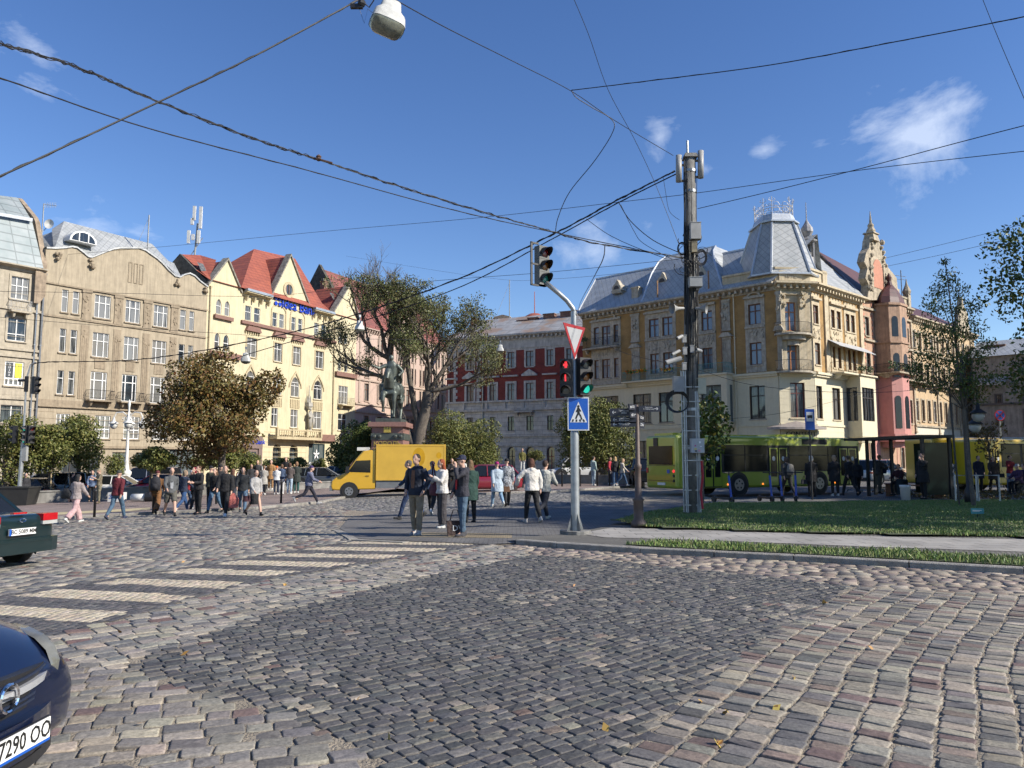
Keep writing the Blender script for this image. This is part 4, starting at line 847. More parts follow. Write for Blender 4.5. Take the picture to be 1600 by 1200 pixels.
# white stone skin over the lower storeys, cut round their openings
lw=Fac.__new__(Fac);lw.__dict__.update(E_.__dict__);lw.wall=MB();lw.cuts=[(c[0],c[1],c[2],c[3],c[4],.06)for c in E_.cuts if c[3]<vW];lw.depth=.055
m=lw.wall;C=lw.cuts;us=sorted(set([0,E_.L]+[c for k in C for c in k[:2]]));vs=sorted(set([E_.z0,vW]+[c for k in C for c in k[2:4]]))
for i in range(len(us)-1):
    for j in range(len(vs)-1):
        um,vm=(us[i]+us[i+1])/2,(vs[j]+vs[j+1])/2
        if not any(k[0]<um<k[1]and k[2]<vm<k[3]-(.62*(k[1]-k[0])/1 if k[4]else 0)*0 for k in C):m.add([(us[i],-.03,vs[j]),(us[i+1],-.03,vs[j]),(us[i+1],-.03,vs[j+1]),(us[i],-.03,vs[j+1])],[(0,1,2,3)])
m.build('stone_facing',ASHL,E_.root)
u0,u1=E_.col(807,836,640);E_.balcony(u0,u1,vW-1.5,1.0,1.15,GREYW,GREYW,dense=.22)
m=MB();rt=E_.q3(850,491,6)[2];rt2=E_.q3(905,486,6)[2];m.poly([(-.3,-.6,vT+.05),(E_.L,-.6,vT+.05),(E_.L,6,rt),(2.5,6,rt-.1)]);m.poly([(-.3,-.6,vT+.05),(2.5,6,rt-.1),(-.3,11,vT)]);m.poly([(2.5,6,rt-.1),(E_.L,6,rt),(E_.L,11,vT),(-.3,11,vT)]);m.build('roof',RUSTY,E_.root)
for(px,py,sx,sz)in[(818,502,1.6,2),(834,498,1.5,2),(859,492,1.6,2),(890,488,2.4,2.4)]:chimney(E_,px,py,4.5,sx,sz,pots=0)
pipe(E_,E_.hit(755,600)[0],E_.z0+.4,vT-.7,GALV,.1)
# things behind: a curved cream attic and a rust-red dome
K=Fac(at(748,128),towards(at(748,128),-1745,822),'cream_attic_house','cream house with curved attic gable beyond the brick house',10)
vk=K.hit(785,520)[1];cu=[K.hit(a,b)for a,b in[(758,520),(764,505),(772,495),(785,491.5),(796,494),(806,502),(812,514)]]
K.finish(vk-2,[mat('cream_attic',(.55,.44,.30),.85),MATS['cream_attic']],[[(cu[i][0],vk-2.2),(cu[i+1][0],vk-2.2),cu[i+1],cu[i]]for i in range(len(cu)-1)]);
m=MB();a=K.hit(776,509);b=K.hit(803,501);m.box(a[0],b[0],-.12,-.003,a[1]-.5,b[1]+.1);m.build('attic_window',BROWN,K.root)
m=MB();m.poly([K.q3(736,470+24,2),K.q3(762,505,-.3),K.q3(762,520,-.5),K.q3(735,522,2)]);m.build('roof',banded('orange_tiles',(.45,.13,.05),(.33,.09,.04),2.2),K.root)
dm=at(836,118);dz=P(836,510,118).z;m=MB();m.lathe([(2.2,dz-3),(2.2,dz),(2.1,dz+.8),(1.6,dz+1.5),(.8,dz+1.95),(.08,dz+2.1),(.05,dz+5.5)],0,0,16);d=m.build('dome',mat('rust_red_dome',(.33,.10,.065),.6),None,True);d.location=(dm.x,dm.y,0)
dh=empty('domed_house',(dm.x,dm.y,0),0,'house with low rust red dome and finial behind the brick house','building');d.parent=dh;d.location=(0,0,0);m=MB();m.box(-7,7,-3,6,-1,dz-2.5);m.build('wall',MATS['cream_attic'],dh)
# ---- F: the ochre corner house (three fronts) and its cream lower storeys
PF0=at(912,88);PF1=towards(PF0,-462,1221);PF2=at(1277,PF1.y+.4);PF3=towards(PF2,2150,1357)
OCHRE=brickmat('ochre_brick',(.42,.25,.085),(.37,.215,.075),(.33,.2,.08),1,.27,.08,.006)
WEATH=mat('weathered_stone_trim',(.54,.48,.38),.88,vary=.22,scale=2.6,streak=.30,bump=.35,col2=(.32,.28,.22));CREAM=mat('cream_render',(.66,.59,.42),.8,vary=.04,streak=.08,bump=.05)
FT=mat('sunny_stone_trim',(.60,.50,.34),.85,vary=.14,scale=3,streak=.2,bump=.3)
SPOUT=mat('rusty_spout',(.36,.19,.09),.7,vary=.2)
FL=Fac(PF0,PF1,'corner_house','ochre brick corner house with silver slate roofs, cream lower storeys and a truncated tower')
def relroot(F,F0): # the other fronts of the same house hang under the first one
    F.root.parent=F0.root;F.root.matrix_parent_inverse=F0.root.matrix_world.inverted()if False else Matrix.Translation(-F0.p0)if False else(Matrix.Translation(F0.root.location)@Matrix.Rotation(F0.root.rotation_euler.z,4,'Z')).inverted()
class Wing(Fac):
    """another street front of a house already begun: its meshes become parts of that house"""
    def __init__(s,p0,p1,main,depth=11.0):
        s.p0=Vector((p0.x,p0.y,0));d=Vector((p1.x-p0.x,p1.y-p0.y,0));s.L=d.length;s.U=d/s.L;s.V=Vector((-s.U.y,s.U.x,0));s.z0=min(p0.z,p1.z)-.3;s.depth=depth
        s.root=bpy.data.objects.new('wing',None);s.mw=Matrix.Translation(s.p0)@Matrix.Rotation(math.atan2(s.U.y,s.U.x),4,'Z');s.main=main;s.cuts=[];s.wall=MB();s.p1=p1
    def adopt(s):
        mi=(Matrix.Translation(s.main.p0)@Matrix.Rotation(math.atan2(s.main.U.y,s.main.U.x),4,'Z')).inverted()@s.mw
        for c in list(s.root.children):c.parent=s.main.root;c.matrix_basis=mi@c.matrix_basis
        bpy.data.objects.remove(s.root)
f4=FL.row(1179,475,507);f3=FL.row(1181.5,535,570);f2=FL.row(1184,603,654.5);led=FL.hit(1184,583)[1]
def br(F,a,b,y,R,**kw):
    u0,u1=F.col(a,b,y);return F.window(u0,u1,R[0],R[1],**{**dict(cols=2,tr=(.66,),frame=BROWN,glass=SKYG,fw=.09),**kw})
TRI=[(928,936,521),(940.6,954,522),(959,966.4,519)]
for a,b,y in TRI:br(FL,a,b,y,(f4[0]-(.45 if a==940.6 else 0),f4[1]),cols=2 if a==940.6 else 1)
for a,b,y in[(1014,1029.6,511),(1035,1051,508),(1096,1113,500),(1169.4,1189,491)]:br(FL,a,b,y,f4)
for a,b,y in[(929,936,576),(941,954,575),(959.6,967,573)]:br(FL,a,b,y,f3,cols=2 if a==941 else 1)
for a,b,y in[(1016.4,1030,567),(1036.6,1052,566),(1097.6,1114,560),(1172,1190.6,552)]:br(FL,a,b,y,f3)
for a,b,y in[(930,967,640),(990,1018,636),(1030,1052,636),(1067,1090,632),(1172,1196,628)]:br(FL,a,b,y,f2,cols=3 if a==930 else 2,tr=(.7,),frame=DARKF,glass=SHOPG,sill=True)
OCH0=led
for a,b in[(935,965),(985,1015),(1030,1060),(1085,1120),(1150,1200)]:
    u0,u1=FL.col(a,b,700);FL.window(u0,u1,FL.z0+.9,FL.z0+4.0,cols=3,tr=(.75,),frame=DARKF,glass=SHOPG,sill=False,name='shop_window')
# stone fields round the openings in the ochre wall
W_=FL.wall
def field(F,u0,u1,v0,v1,out=.05,holes=()):
    """raised stone field with the openings left free"""
    F.wall.mi=1;us=sorted(set([u0,u1]+[q for h in holes for q in h[:2]]));vs=sorted(set([v0,v1]+[q for h in holes for q in h[2:]]))
    for i in range(len(us)-1):
        for j in range(len(vs)-1):
            um,vm=(us[i]+us[i+1])/2,(vs[j]+vs[j+1])/2
            if u0<=um<=u1 and v0<=vm<=v1 and not any(h[0]<um<h[1]and h[2]<vm<h[3]for h in holes):F.wall.box(us[i],us[i+1],-out,-.002,vs[j],vs[j+1])
    F.wall.mi=0
vtF=FL.hit(1213,441)[1]
def holes_of(F,u0,u1):return[c[:4]for c in F.cuts if c[0]>=u0-.01 and c[1]<=u1+.01]
for k,(a,b,y)in enumerate([(924,970,520),(1008,1056,510),(1091,1118,500),(1164,1195,491)]):
    u0,u1=FL.col(a,b,y);field(FL,u0,u1,OCH0+.1,vtF-.9,.05,holes_of(FL,u0,u1))
    FL.wall.mi=1;FL.wall.box(u0-.05,u1+.05,-.28,-.052,f4[1]+.55,f4[1]+.75);FL.wall.box(u0,u1,-.2,-.053,f4[0]-.36,f4[0]-.15)
    if k in(0,3):
        mid,r=(u0+u1)/2,(u1-u0)*.36
        for q in range(8):t0,t1=math.pi*q/8,math.pi*(q+1)/8;FL.wall.prism([(mid+r*math.cos(t0),f4[1]+.76+r*.55*math.sin(t0)),(mid+(r-.2)*math.cos(t0),f4[1]+.76+(r-.2)*.5*math.sin(t0)),(mid+(r-.2)*math.cos(t1),f4[1]+.76+(r-.2)*.5*math.sin(t1)),(mid+r*math.cos(t1),f4[1]+.76+r*.55*math.sin(t1))],-.2,-.054)
    FL.relief(u0+.2,u1-.2,f3[1]+.35,f4[0]-.55,34,seed=k+90,out=.13)
for a,b,y in[(987,999,520),(1128,1141,500),(1214,1221,500)]:
    u0,u1=FL.col(a,b,y);FL.pil(u0,u1,f4[0]-.3,vtF-.9,.12);FL.relief(u0+.1,u1-.1,f4[1]-1.2,vtF-1.2,14,seed=int(a),out=.26);FL.pil(u0,u1,OCH0+.1,f4[0]-.9,.10)
    for q in np.linspace(u0+.12,u1-.12,4):FL.wall.mi=1;FL.wall.box(q-.04,q+.04,-.14,-.101,OCH0+.6,f4[0]-1.4);FL.wall.mi=0
    FL.wall.mi=1;FL.wall.prism([(u0-.3,f4[0]-.9),(u1+.3,f4[0]-.9),((u0+u1)/2+.3,f4[0]-.45),((u0+u1)/2-.3,f4[0]-.45)],-.35,-.003);FL.wall.mi=0
# cream storeys below, with their own ledge
def cream(F,u0=None,u1=None):
    u0=0 if u0 is None else u0;u1=F.L if u1 is None else u1;F.wall.mi=2;hs=[c[:4]for c in F.cuts if c[3]<led+.2];m=F.wall
    us=sorted(set([u0,u1]+[q for h in hs for q in h[:2]if u0<q<u1]));vs=sorted(set([F.z0,led-.35]+[q for h in hs for q in h[2:]]))
    for i in range(len(us)-1):
        for j in range(len(vs)-1):
            um,vm=(us[i]+us[i+1])/2,(vs[j]+vs[j+1])/2
            if not any(h[0]<um<h[1]and h[2]<vm<h[3]for h in hs):
                m.add([(us[i],-.06,vs[j]),(us[i+1],-.06,vs[j]),(us[i+1],-.06,vs[j+1]),(us[i],-.06,vs[j+1])],[(0,1,2,3)])
    for h in hs:m.box(h[0]-.06,h[0],-.075,-.0,h[2],h[3]+.06);m.box(h[1],h[1]+.06,-.075,-.0,h[2],h[3]+.06);m.box(h[0],h[1],-.074,-.0,h[3],h[3]+.06)
    for k in range(10):
        z=F.z0+3.4+k*.62
        if z<led-.5:
            x=u0
            for h in sorted(hs):
                if h[2]<z<h[3]+.1:m.box(x,h[0]-.07,-.072,-.061,z,z+.04);x=h[1]+.07
            m.box(x,u1,-.072,-.061,z,z+.04)
    m.box(u0,u1,-.42,-.001,led-.22,led);m.box(u0,u1,-.28,-.001,led-.42,led-.221);m.box(u0,u1,-.16,-.001,led-5.1,led-4.9);F.wall.mi=0
cream(FL)
for(px,py)in[(1129,600)]:u=FL.hit(px,py)[0]
# oriel box on the left front
ou0,ou1=FL.col(1100,1147,600);og=led-4.6;m=MB();m.box(ou0,ou1,-1.5,-.07,og,f2[0]-.3);m.box(ou0,ou1,-1.5,-.07,f2[1]+.25,led-.02)
for a,b in((ou0,ou0+.45),(ou1-.6,ou1)):m.box(a,b,-1.5,-.07 if a==ou0 else-.9,f2[0]-.3,f2[1]+.25)
m.box(ou1-.5,ou1,-.35,-.07,f2[0]-.3,f2[1]+.25);m.box(ou0-.15,ou1+.15,-1.68,-.07,led-.019,led+.14);m.taper((ou0+ou1)/2,-.75,og-.5,og,(ou1-ou0)/2-.1,.5,(ou1-ou0)/2+.12,.82)
orl=m.build('oriel',CREAM,FL.root)
for(a0,a1,vert)in((ou0+.45,ou1-.6,False),):
    m=MB();m.box(a0,a1,-1.32,-1.24,f2[0]-.3,f2[0]-.2);m.box(a0,a1,-1.32,-1.24,f2[1]+.15,f2[1]+.25);[m.box(x-.05,x+.05,-1.32,-1.24,f2[0]-.2,f2[1]+.15)for x in(a0+.05,(a0+a1)/2,a1-.05)];m.box(a0,a1,-1.31,-1.245,f2[0]+2.1,f2[0]+2.2)
    w=m.build('window',DARKF,orl);
m=MB();m.poly([(ou0+.45,-1.26,f2[0]-.3),(ou1-.6,-1.26,f2[0]-.3),(ou1-.6,-1.26,f2[1]+.25),(ou0+.45,-1.26,f2[1]+.25)]);m.poly([(ou1-.02,-.9,f2[0]-.3),(ou1-.02,-.35,f2[0]-.3),(ou1-.02,-.35,f2[1]+.25),(ou1-.02,-.9,f2[1]+.25)]);m.build('pane',SHOPG,orl)
TEALI=mat('turquoise_iron',(.10,.34,.32),.6,vary=.15)
bal=FL.balcony(FL.hit(978,597)[0],FL.hit(1070,590)[0],led+.15,.9,1.0,CREAM,TEALI);bal['label']='long balcony with turquoise railing and orange flowers'
ba2=FL.balcony(ou0,ou1,led+.16,1.6,1.0,CREAM,TEALI);ba2['label']='terrace with turquoise railing on top of the oriel'
FLW=mat('orange_blossom',(.7,.22,.02),.6,island=[(.75,.30,.02),(.65,.12,.02),(.8,.45,.05),(.10,.22,.04),(.06,.16,.03)])
def planter(F,px0,px1,v,w=-.95,n=60,h=.35,parent=None,seed=0,material=None):
    r=random.Random(seed);u0,u1=F.hit(px0,590)[0],F.hit(px1,590)[0];m=MB()
    for _ in range(n):
        c=Vector((r.uniform(u0,u1),w+r.uniform(-.16,.16),v+r.uniform(0,h)));a=Vector((r.uniform(-1,1),r.uniform(-1,1),r.uniform(-1,1))).normalized()*.11;b=a.cross(Vector((r.uniform(-1,1),r.uniform(-1,1),r.uniform(-1,1)))).normalized()*.11;m.add([c-a,c-b,c+a,c+b],[(0,1,2,3)])
    return m.build('flowers',material or FLW,parent or F.root)
planter(FL,985,1018,led+1.0,n=130,parent=bal);planter(FL,1040,1060,led+.9,n=60,parent=bal,seed=2);planter(FL,1084,1098,led+1.05,-1.6,50,parent=ba2,seed=3)
b3=FL.balcony(FL.hit(917,545)[0],FL.hit(970,545)[0],f4[0]-.45,.9,1.05,WEATH,MATS['black_iron']);b3['label']='stone balcony on the top storey at the left end'
planter(FL,917,925,f4[0]+.4,n=50,h=.5,parent=b3,seed=5,material=mat('dark_foliage_pot',(.05,.09,.03),.7,island=[(.04,.08,.03),(.09,.13,.05),(.07,.10,.03)]))
for px,py0 in[(1128,440),(1025,470)]:pass
FL.finish(vtF-.02,[OCHRE,WEATH,CREAM]);FL.cornice(vtF,.75,.85,True,material=WEATH)
for px in(1150,1129):pipe(FL,FL.hit(px,560)[0],led+.2 if px==1129 else FL.z0+.4,vtF-.8,SPOUT if px==1129 else CREAM,.06,.2)
GUT=mat('grey_gutter',(.25,.28,.31),.45,metal=.4);
# chamfer front
FC=Wing(PF1,PF2,FL,6)
CC=lambda a,b,y,R,**k:br(FC,a,b,y,R,**k)
c4=FC.row(1234,472,514);c3=FC.row(1236,531,579);c2=FC.row(1246,598,653)
OAK=mat('orange_oak_door',(.42,.17,.06),.5,vary=.1)
CC(1225,1243.4,493,(c4[0]-.2,c4[1]),frame=OAK,sill=False,name='balcony_door');CC(1227,1245.4,555,(c3[0]-.2,c3[1]),frame=OAK,sill=False,name='balcony_door');CC(1234.6,1257.4,625,c2,frame=mat('red_brown_frame',(.12,.03,.025),.5),glass=GLASS,tr=(.7,),mull=(.5,))
for t in(0,1):
    for px0,px1 in((1215.5,1222.5),(1250,1258)):
        if px0<1220:u0,u1=.15,.75
        else:u0,u1=FC.L-1.35,FC.L-.75
        (FC.pil(u0,u1,c4[0]-.8,vtF-.9,.22),FC.relief(u0,u1,c4[1]-.6,c4[1]+.9,22,seed=int(px0),out=.42))if t else FC.pil(u0-.1,u1+.1,led+.1,c3[1]+.9,.18,cap=False)
FC.wall.mi=1;FC.wall.box(.8,FC.L-1.4,-.25,-.002,c4[1]+.7,c4[1]+.95);FC.wall.box(-.1,FC.L,-.55,-.003,c4[0]-.75,c4[0]-.5);FC.wall.mi=0
for(v,o,r_)in((c4[0]-.5,1.25,'upper'),(led,1.2,'lower')): # bowed iron balconies on the corner
    m=MB();n=12;c0=FC.L/2-.3;hw=FC.L/2+.05;arc=[(c0+hw*math.cos(t),-.1-o*math.sin(t))for t in[math.pi*i/n for i in range(n+1)]]
    m.prismz(arc[::-1],v-.18,v)
    if r_=='upper':m.prismz([(c0+(a-c0)*.7,b*.7)for a,b in arc][::-1],v-.6,v-.181);m.prismz([(c0+(a-c0)*.35,b*.4)for a,b in arc][::-1],v-1.1,v-.601)
    b_=m.build('balcony',WEATH,FC.root);b_['label']=f'{r_} bowed corner balcony';m=MB();m.tube([(a,b,v+1.0)for a,b in arc],.02,4);m.tube([(a,b,v+.08)for a,b in arc],.02,4)
    for i in range(n):
        for f in(0,.33,.66):x=arc[i][0]+(arc[i+1][0]-arc[i][0])*f;y=arc[i][1]+(arc[i+1][1]-arc[i][1])*f;m.tube([(x,y,v),(x,y-.1,v+.3),(x,y,v+1.0)],.011,3,cap=False)
    m.build('railing',IRON,b_)
FC.finish(vtF-.02,[mat('ochre_sun',(.52,.35,.14),.85)if False else OCHRE,FT,CREAM]);cream(FC);FC.wallobj and None
bpy.data.objects.remove(FC.wallobj);FC.wallobj=FC.wall.build('wall',[FT,FT,CREAM],FC.root)
FC.cornice(vtF+.003,.75,.85,True,u0=-.3,u1=FC.L+.3,material=FT)
# shell canopy and shop lettering on the corner
m=MB();v=FC.hit(1240,662)[1];n=12;c0=FC.L/2-.2
arc=[(c0+2.9*math.cos(t),-.07-1.2*math.sin(t))for t in[math.pi*i/n for i in range(n+1)]]
m.add([(a,b,v-.55)for a,b in arc]+[(a,b,v-.35)for a,b in arc]+[(c0,-.1,v+.25)],[(i,i+1,n+2+i,n+1+i)for i in range(n)]+[(n+1+i,n+2+i,2*n+2)for i in range(n)]+[tuple(range(n,-1,-1))])
m.build('canopy',[mat('canopy_zinc',(.36,.31,.28),.5,metal=.2)],FC.root);
text('shop_sign','CONTENT',.62,LK,FC.root,(FC.hit(1250,678)[0],-.22,FC.hit(1250,678.5)[1]),(rad(90),0,0),.02,bold=.008)
# right front
FR=Wing(PF2,PF3,FL,6)
r4=FR.row(1274,477,506);r3=FR.row(1277,536,570);r2=FR.row(1279,603,654)
for(a,b,y,R)in[(1270,1278,492,r4),(1273,1281,553,r3),(1275,1284,629,r2),(1298,1303.6,500,r4),(1307,1313,503,r4),(1321,1327,507,r4),(1329,1335,510,r4),(1301,1305,560,r3),(1309,1314,561,r3),(1324.5,1329.5,565,r3),(1332,1337,566,r3),(1300,1312,630,r2)]:
    br(FR,a,b,y,R,glass=GLASS if R is r2 else GLASSC,frame=BROWN if R is not r2 else DARKF,cols=1 if R is r3 or b-a<7 else 2,sur=0)
for(a,b,y)in[(1268,1280,492),(1296,1315,502),(1319,1337,508)]:
    u0,u1=FR.col(a,b,y);field(FR,u0,u1,led+.1,vtF-.9,.05,holes_of(FR,u0,u1));FR.wall.mi=1;FR.wall.box(u0-.1,u1+.1,-.3,-.052,r4[1]+.5,r4[1]+.72);FR.wall.mi=0;FR.relief(u0+.1,u1-.1,r3[1]+.4,r4[0]-.4,16,seed=int(a),out=.14)
u0,u1=FR.col(1287,1293,500);FR.pil(u0,u1,led,vtF-.8,.16,cap=False);FR.pil(FR.L-.8,FR.L-.1,led,vtF-.8,.16)
FR.finish(vtF-.02,[OCHRE,FT,CREAM]);bpy.data.objects.remove(FR.wallobj);cream(FR);FR.wallobj=FR.wall.build('wall',[OCHRE,FT,CREAM],FR.root);FR.cornice(vtF+.001,.75,.85,True,material=FT)
a0,a1=FR.col(1322,1346,630);m=MB();m.box(a0,a1,-1.5,-.08,r2[0]-1.6,r2[0]-.05);m.box(a0,a1,-1.5,-.08,r2[1]+.15,led+.02);m.box(a0,a0+.3,-1.5,-1.15,r2[0]-.05,r2[1]+.15);m.box(a1-.5,a1,-1.5,-.08,r2[0]-.05,r2[1]+.15);m.box(a0-.2,a1+.15,-1.7,-.08,led+.021,led+.16);m.taper((a0+a1)/2,-.8,r2[0]-2.2,r2[0]-1.6,(a1-a0)/2-.4,.4,(a1-a0)/2+.05,.72)
og_=m.build('oriel',CREAM,FR.root);m=MB();m.box(a0+.3,a1-.5,-1.34,-1.3,r2[0]-.05,r2[1]+.15);m.box(a0+.05,a0+.1,-1.15,-.08,r2[0]-.05,r2[1]+.15);m.build('pane',GLASS,og_);m=MB();[m.box(x-.05,x+.05,-1.42,-1.345,r2[0]-.05,r2[1]+.15)for x in np.linspace(a0+.35,a1-.55,5)];m.box(a0+.3,a1-.5,-1.41,-1.343,r2[0]+2.2,r2[0]+2.3);m.build('window_frame',DARKF,og_)
b4=FR.balcony(FR.hit(1296,596)[0],FR.hit(1345,596)[0],led+.17,1.5,1.0,CREAM,IRON);b4['label']='planted terrace on the sunny side front';planter(FR,1318,1344,led+.6,-1.3,90,.5,b4,8,MATS['dark_foliage_pot'])
m=MB();u0,u1=FR.col(1291,1348,538);v=FR.hit(1300,532)[1];m.add([(u0,-.1,v),(u1,-.1,v-.1),(u1,-1.3,v-.9),(u0,-1.3,v-.7),(u0,-.1,v-.05),(u1,-.1,v-.15),(u1,-1.3,v-.95),(u0,-1.3,v-.75)],[(0,1,2,3),(7,6,5,4),(3,2,6,7),(0,3,7,4)]);m.build('awning',mat('grey_awning',(.42,.42,.42),.7),FR.root)
# attic parapet, roofs, tower
va=FC.hit(1240,421)[1];m=MB();au0=FL.hit(1128,430)[0]
MI=lambda F:(Matrix.Translation(FL.p0)@Matrix.Rotation(math.atan2(FL.U.y,FL.U.x),4,'Z')).inverted()@(Matrix.Translation(F.p0)@Matrix.Rotation(math.atan2(F.U.y,F.U.x),4,'Z'))
m.box(au0,FL.L,.02,.4,vtF,va);m.box(au0,FL.L+.1,-.1,.5,va,va+.2);m.X=MI(FC);m.box(0,FC.L,.02,.4,vtF,va-.003);m.box(-.05,FC.L+.05,-.1,.5,va-.003,va+.197);m.X=MI(FR);ue=FR.hit(1291,440)[0];m.box(0,ue,.02,.4,vtF,va-.005);m.box(0,ue+.1,-.1,.5,va-.004,va+.195);m.box(ue-.9,ue,-.1,.6,vtF,va+.35)
m.X=None;m.build('attic_parapet',FT,FL.root)
m=MB();m.X=MI(FC);x0,x1=.35,FC.L-.9;m.box(x0,x1,-.12,.019,vtF+.2,va-.15);m.mi=0;m.relief_=None;car=m.build('cartouche',FT,FL.root)
t_=text('carved_date','1892',.62,WEATH,FL.root,(0,0,0),(0,0,0),.02);t_.matrix_basis=MI(FC)@Matrix.Translation(((x0+x1)/2,-.16,(vtF+va)/2))@Matrix.Rotation(rad(90),4,'X')
q=FL.q3;LEDG=mat('pale_zinc_ridge',(.52,.55,.58),.4,metal=.35)
m=MB()
e0=q(904,487,-.6);e1=q(1128,446,-.6);e0=(-.3,-.6,vtF+.05);e1=(FL.L,-.6,vtF+.05);r0=q(931,436,5.5);r1=q(1040,418,5.5);r1=(r1[0],5.5,r0[2]);rr=(FL.L+2,5.5,r0[2])
m.poly([e0,e1,rr,r0]);m.poly([e0,r0,(-.3,12,vtF)]);m.poly([r0,rr,(FL.L,12,vtF),(-.3,12,vtF)])
p0,p1=q(1002,461,-.3),q(1130,438,-.3);t0,t1=q(1040,400,4.6),q(1118,386,4.6);zt=(t0[2]+t1[2])/2;p0=(p0[0],-.35,vtF+.06);p1=(p1[0],-.35,vtF+.06)
mm=[(p0[0]+(t0[0]-p0[0])*f,-.35+4.95*g,p0[2]+(zt-p0[2])*f)for f,g in((0,0),(.6,.42),(.85,.7),(1,1))];mp_=[(p1[0]+(t1[0]-p1[0])*f,a[1],a[2])for f,a in zip((0,.6,.85,1),mm)]
for i in range(3):m.poly([mm[i],mp_[i],mp_[i+1],mm[i+1]])
m.poly([mm[0],mm[1],mm[2],mm[3],(t0[0],8,zt),(p0[0],10,vtF)]);m.poly([mp_[3],mp_[2],mp_[1],mp_[0],(p1[0],10,vtF),(t1[0],8,zt)]);m.poly([mm[3],mp_[3],(t1[0],8,zt),(t0[0],8,zt)])
m.build('roof',BLUESL,FL.root)
m=MB();tr=[(e0,r0),(r0,(rr[0]-4,5.5,r0[2])),(mm[0],mm[1]),(mm[1],mm[2]),(mm[2],mm[3]),(mm[3],mp_[3]),(mp_[3],mp_[2]),(mp_[2],mp_[1]),(mp_[1],mp_[0])]
for a,b in tr:m.tube([a,b],.12,5)
m.build('roof_ridge',LEDG,FL.root)
for px,py,w in[(967,453,1.6),(1038,442,1.4),(1099,432,1.4)]:
    a=q(px,py,w);d=MB();arc=[(a[0]+.62*math.cos(t),a[2]+.7*math.sin(t))for t in[math.pi*i/8 for i in range(9)]];d.prism([(a[0]+.62,a[2]-.45)]+arc+[(a[0]-.62,a[2]-.45)],a[1]-.5,a[1]+1.6);d.prism([(a[0]+.85,a[2]-.2),(a[0],a[2]+1.15),(a[0]-.85,a[2]-.2)],a[1]-.35,a[1]+.3);dd=d.build('dormer',WEATH,FL.root)
    g=MB();g.poly([(a[0]+(x-a[0])*.62,a[1]-.52,a[2]+(z-a[2])*.62)for x,z in arc]);g.build('pane',DARKF,dd)
chimney(FL,995,451,.8,.9,1.6,WEATH,0);
for px in(1026,1106):
    m=MB();a=q(px,430,-.2);m.tube([(a[0],-.1,vtF),(a[0],-.1,vtF+2.3)],.09,6);m.build('vent_pipe',SPOUT,FL.root)
# tower: truncated pyramid with platform and iron cresting, over the corner
tc_=FC.p0+FC.U*(FC.L*.5-.1)+FC.V*3.1;zt0=vtF+.9;zt1=P(1212,350,tc_.y-1).z;zt2=P(1212,336,tc_.y-1).z;s_=tc_.y/1200
def prq(cx,cy,z,a,b,ang):c,s=math.cos(ang),math.sin(ang);return[(cx+x*c-y*s,cy+x*s+y*c,z)for x,y in((-a,-b),(a,-b),(a,b),(-a,b))]
TM=(Matrix.Translation(FL.p0)@Matrix.Rotation(math.atan2(FL.U.y,FL.U.x),4,'Z')).inverted();angt=math.atan2(FC.U.y,FC.U.x)*.5
m=MB();m.X=TM;bw_,tw_=53*s_,28.5*s_;ch=.42
def oct_(z,a):
    c_=a*ch;pts=[(-a,-a+c_),(-a+c_,-a),(a-c_,-a),(a,-a+c_),(a,a),(-a,a)];return[(tc_.x+x*math.cos(angt)-y*math.sin(angt),tc_.y+x*math.sin(angt)+y*math.cos(angt),z)for x,y in pts]
b_,t_2=oct_(zt0,bw_),oct_(zt1,tw_);m.add(b_+t_2,[(i,(i+1)%6,6+(i+1)%6,6+i)for i in range(6)]+[tuple(range(6,12))]);tow=m.build('tower_roof',SLATE,FL.root)
m=MB();m.X=TM
for i in range(6):m.tube([b_[i],t_2[i]],.13,5);m.tube([b_[i],b_[(i+1)%6]],.12,5)
a_=oct_(zt1,tw_+.22);c_=oct_(zt1+.15,tw_+.22);d2=oct_(zt2,tw_*.86);d1=oct_(zt1+.15,tw_*.98)
m.add(a_+c_,[(i,(i+1)%6,6+(i+1)%6,6+i)for i in range(6)]+[tuple(range(6,12)),tuple(range(5,-1,-1))]);m.add(d1+d2,[(i,(i+1)%6,6+(i+1)%6,6+i)for i in range(6)]+[tuple(range(6,12))]);m.build('tower_platform',LEDG,tow)
m=MB();m.X=TM;cr=oct_(zt2,tw_*.84);H=24*s_
for i in range(6):
    a,b=Vector(cr[i]),Vector(cr[(i+1)%6]);L=(b-a).length
    for z in(.12,.72*H*.55,.55*H):m.tube([a+Vector((0,0,z)),b+Vector((0,0,z))],.028,4)
    m.tube([a,a+Vector((0,0,H*1.15))],.035,4)
    k=max(2,int(L/.75));
    for j in range(k):
        c=a+(b-a)*((j+.5)/k);d=(b-a).normalized();r_=L/k*.36
        m.tube([c+d*(r_*math.cos(t))+Vector((0,0,H*.3+r_*math.sin(t)))for t in[2*math.pi*e/10 for e in range(11)]],.026,3,cap=False)
        m.tube([c+d*(r_*1.1*math.cos(t)*(1-t*.08))+Vector((0,0,H*.56+r_*1.25*math.sin(t)))for t in[math.pi*e/7 for e in range(8)]],.026,3,cap=False)
    for sgn in(-1,1):m.tube([a+Vector((0,0,H*.8)),a+(b-a).normalized()*.35*sgn+Vector((0,0,H*.95)),a+(b-a).normalized()*.2*sgn+Vector((0,0,H*1.05))],.03,3,cap=False)
m.build('iron_cresting',mat('white_cresting',(.52,.50,.48),.5),tow)
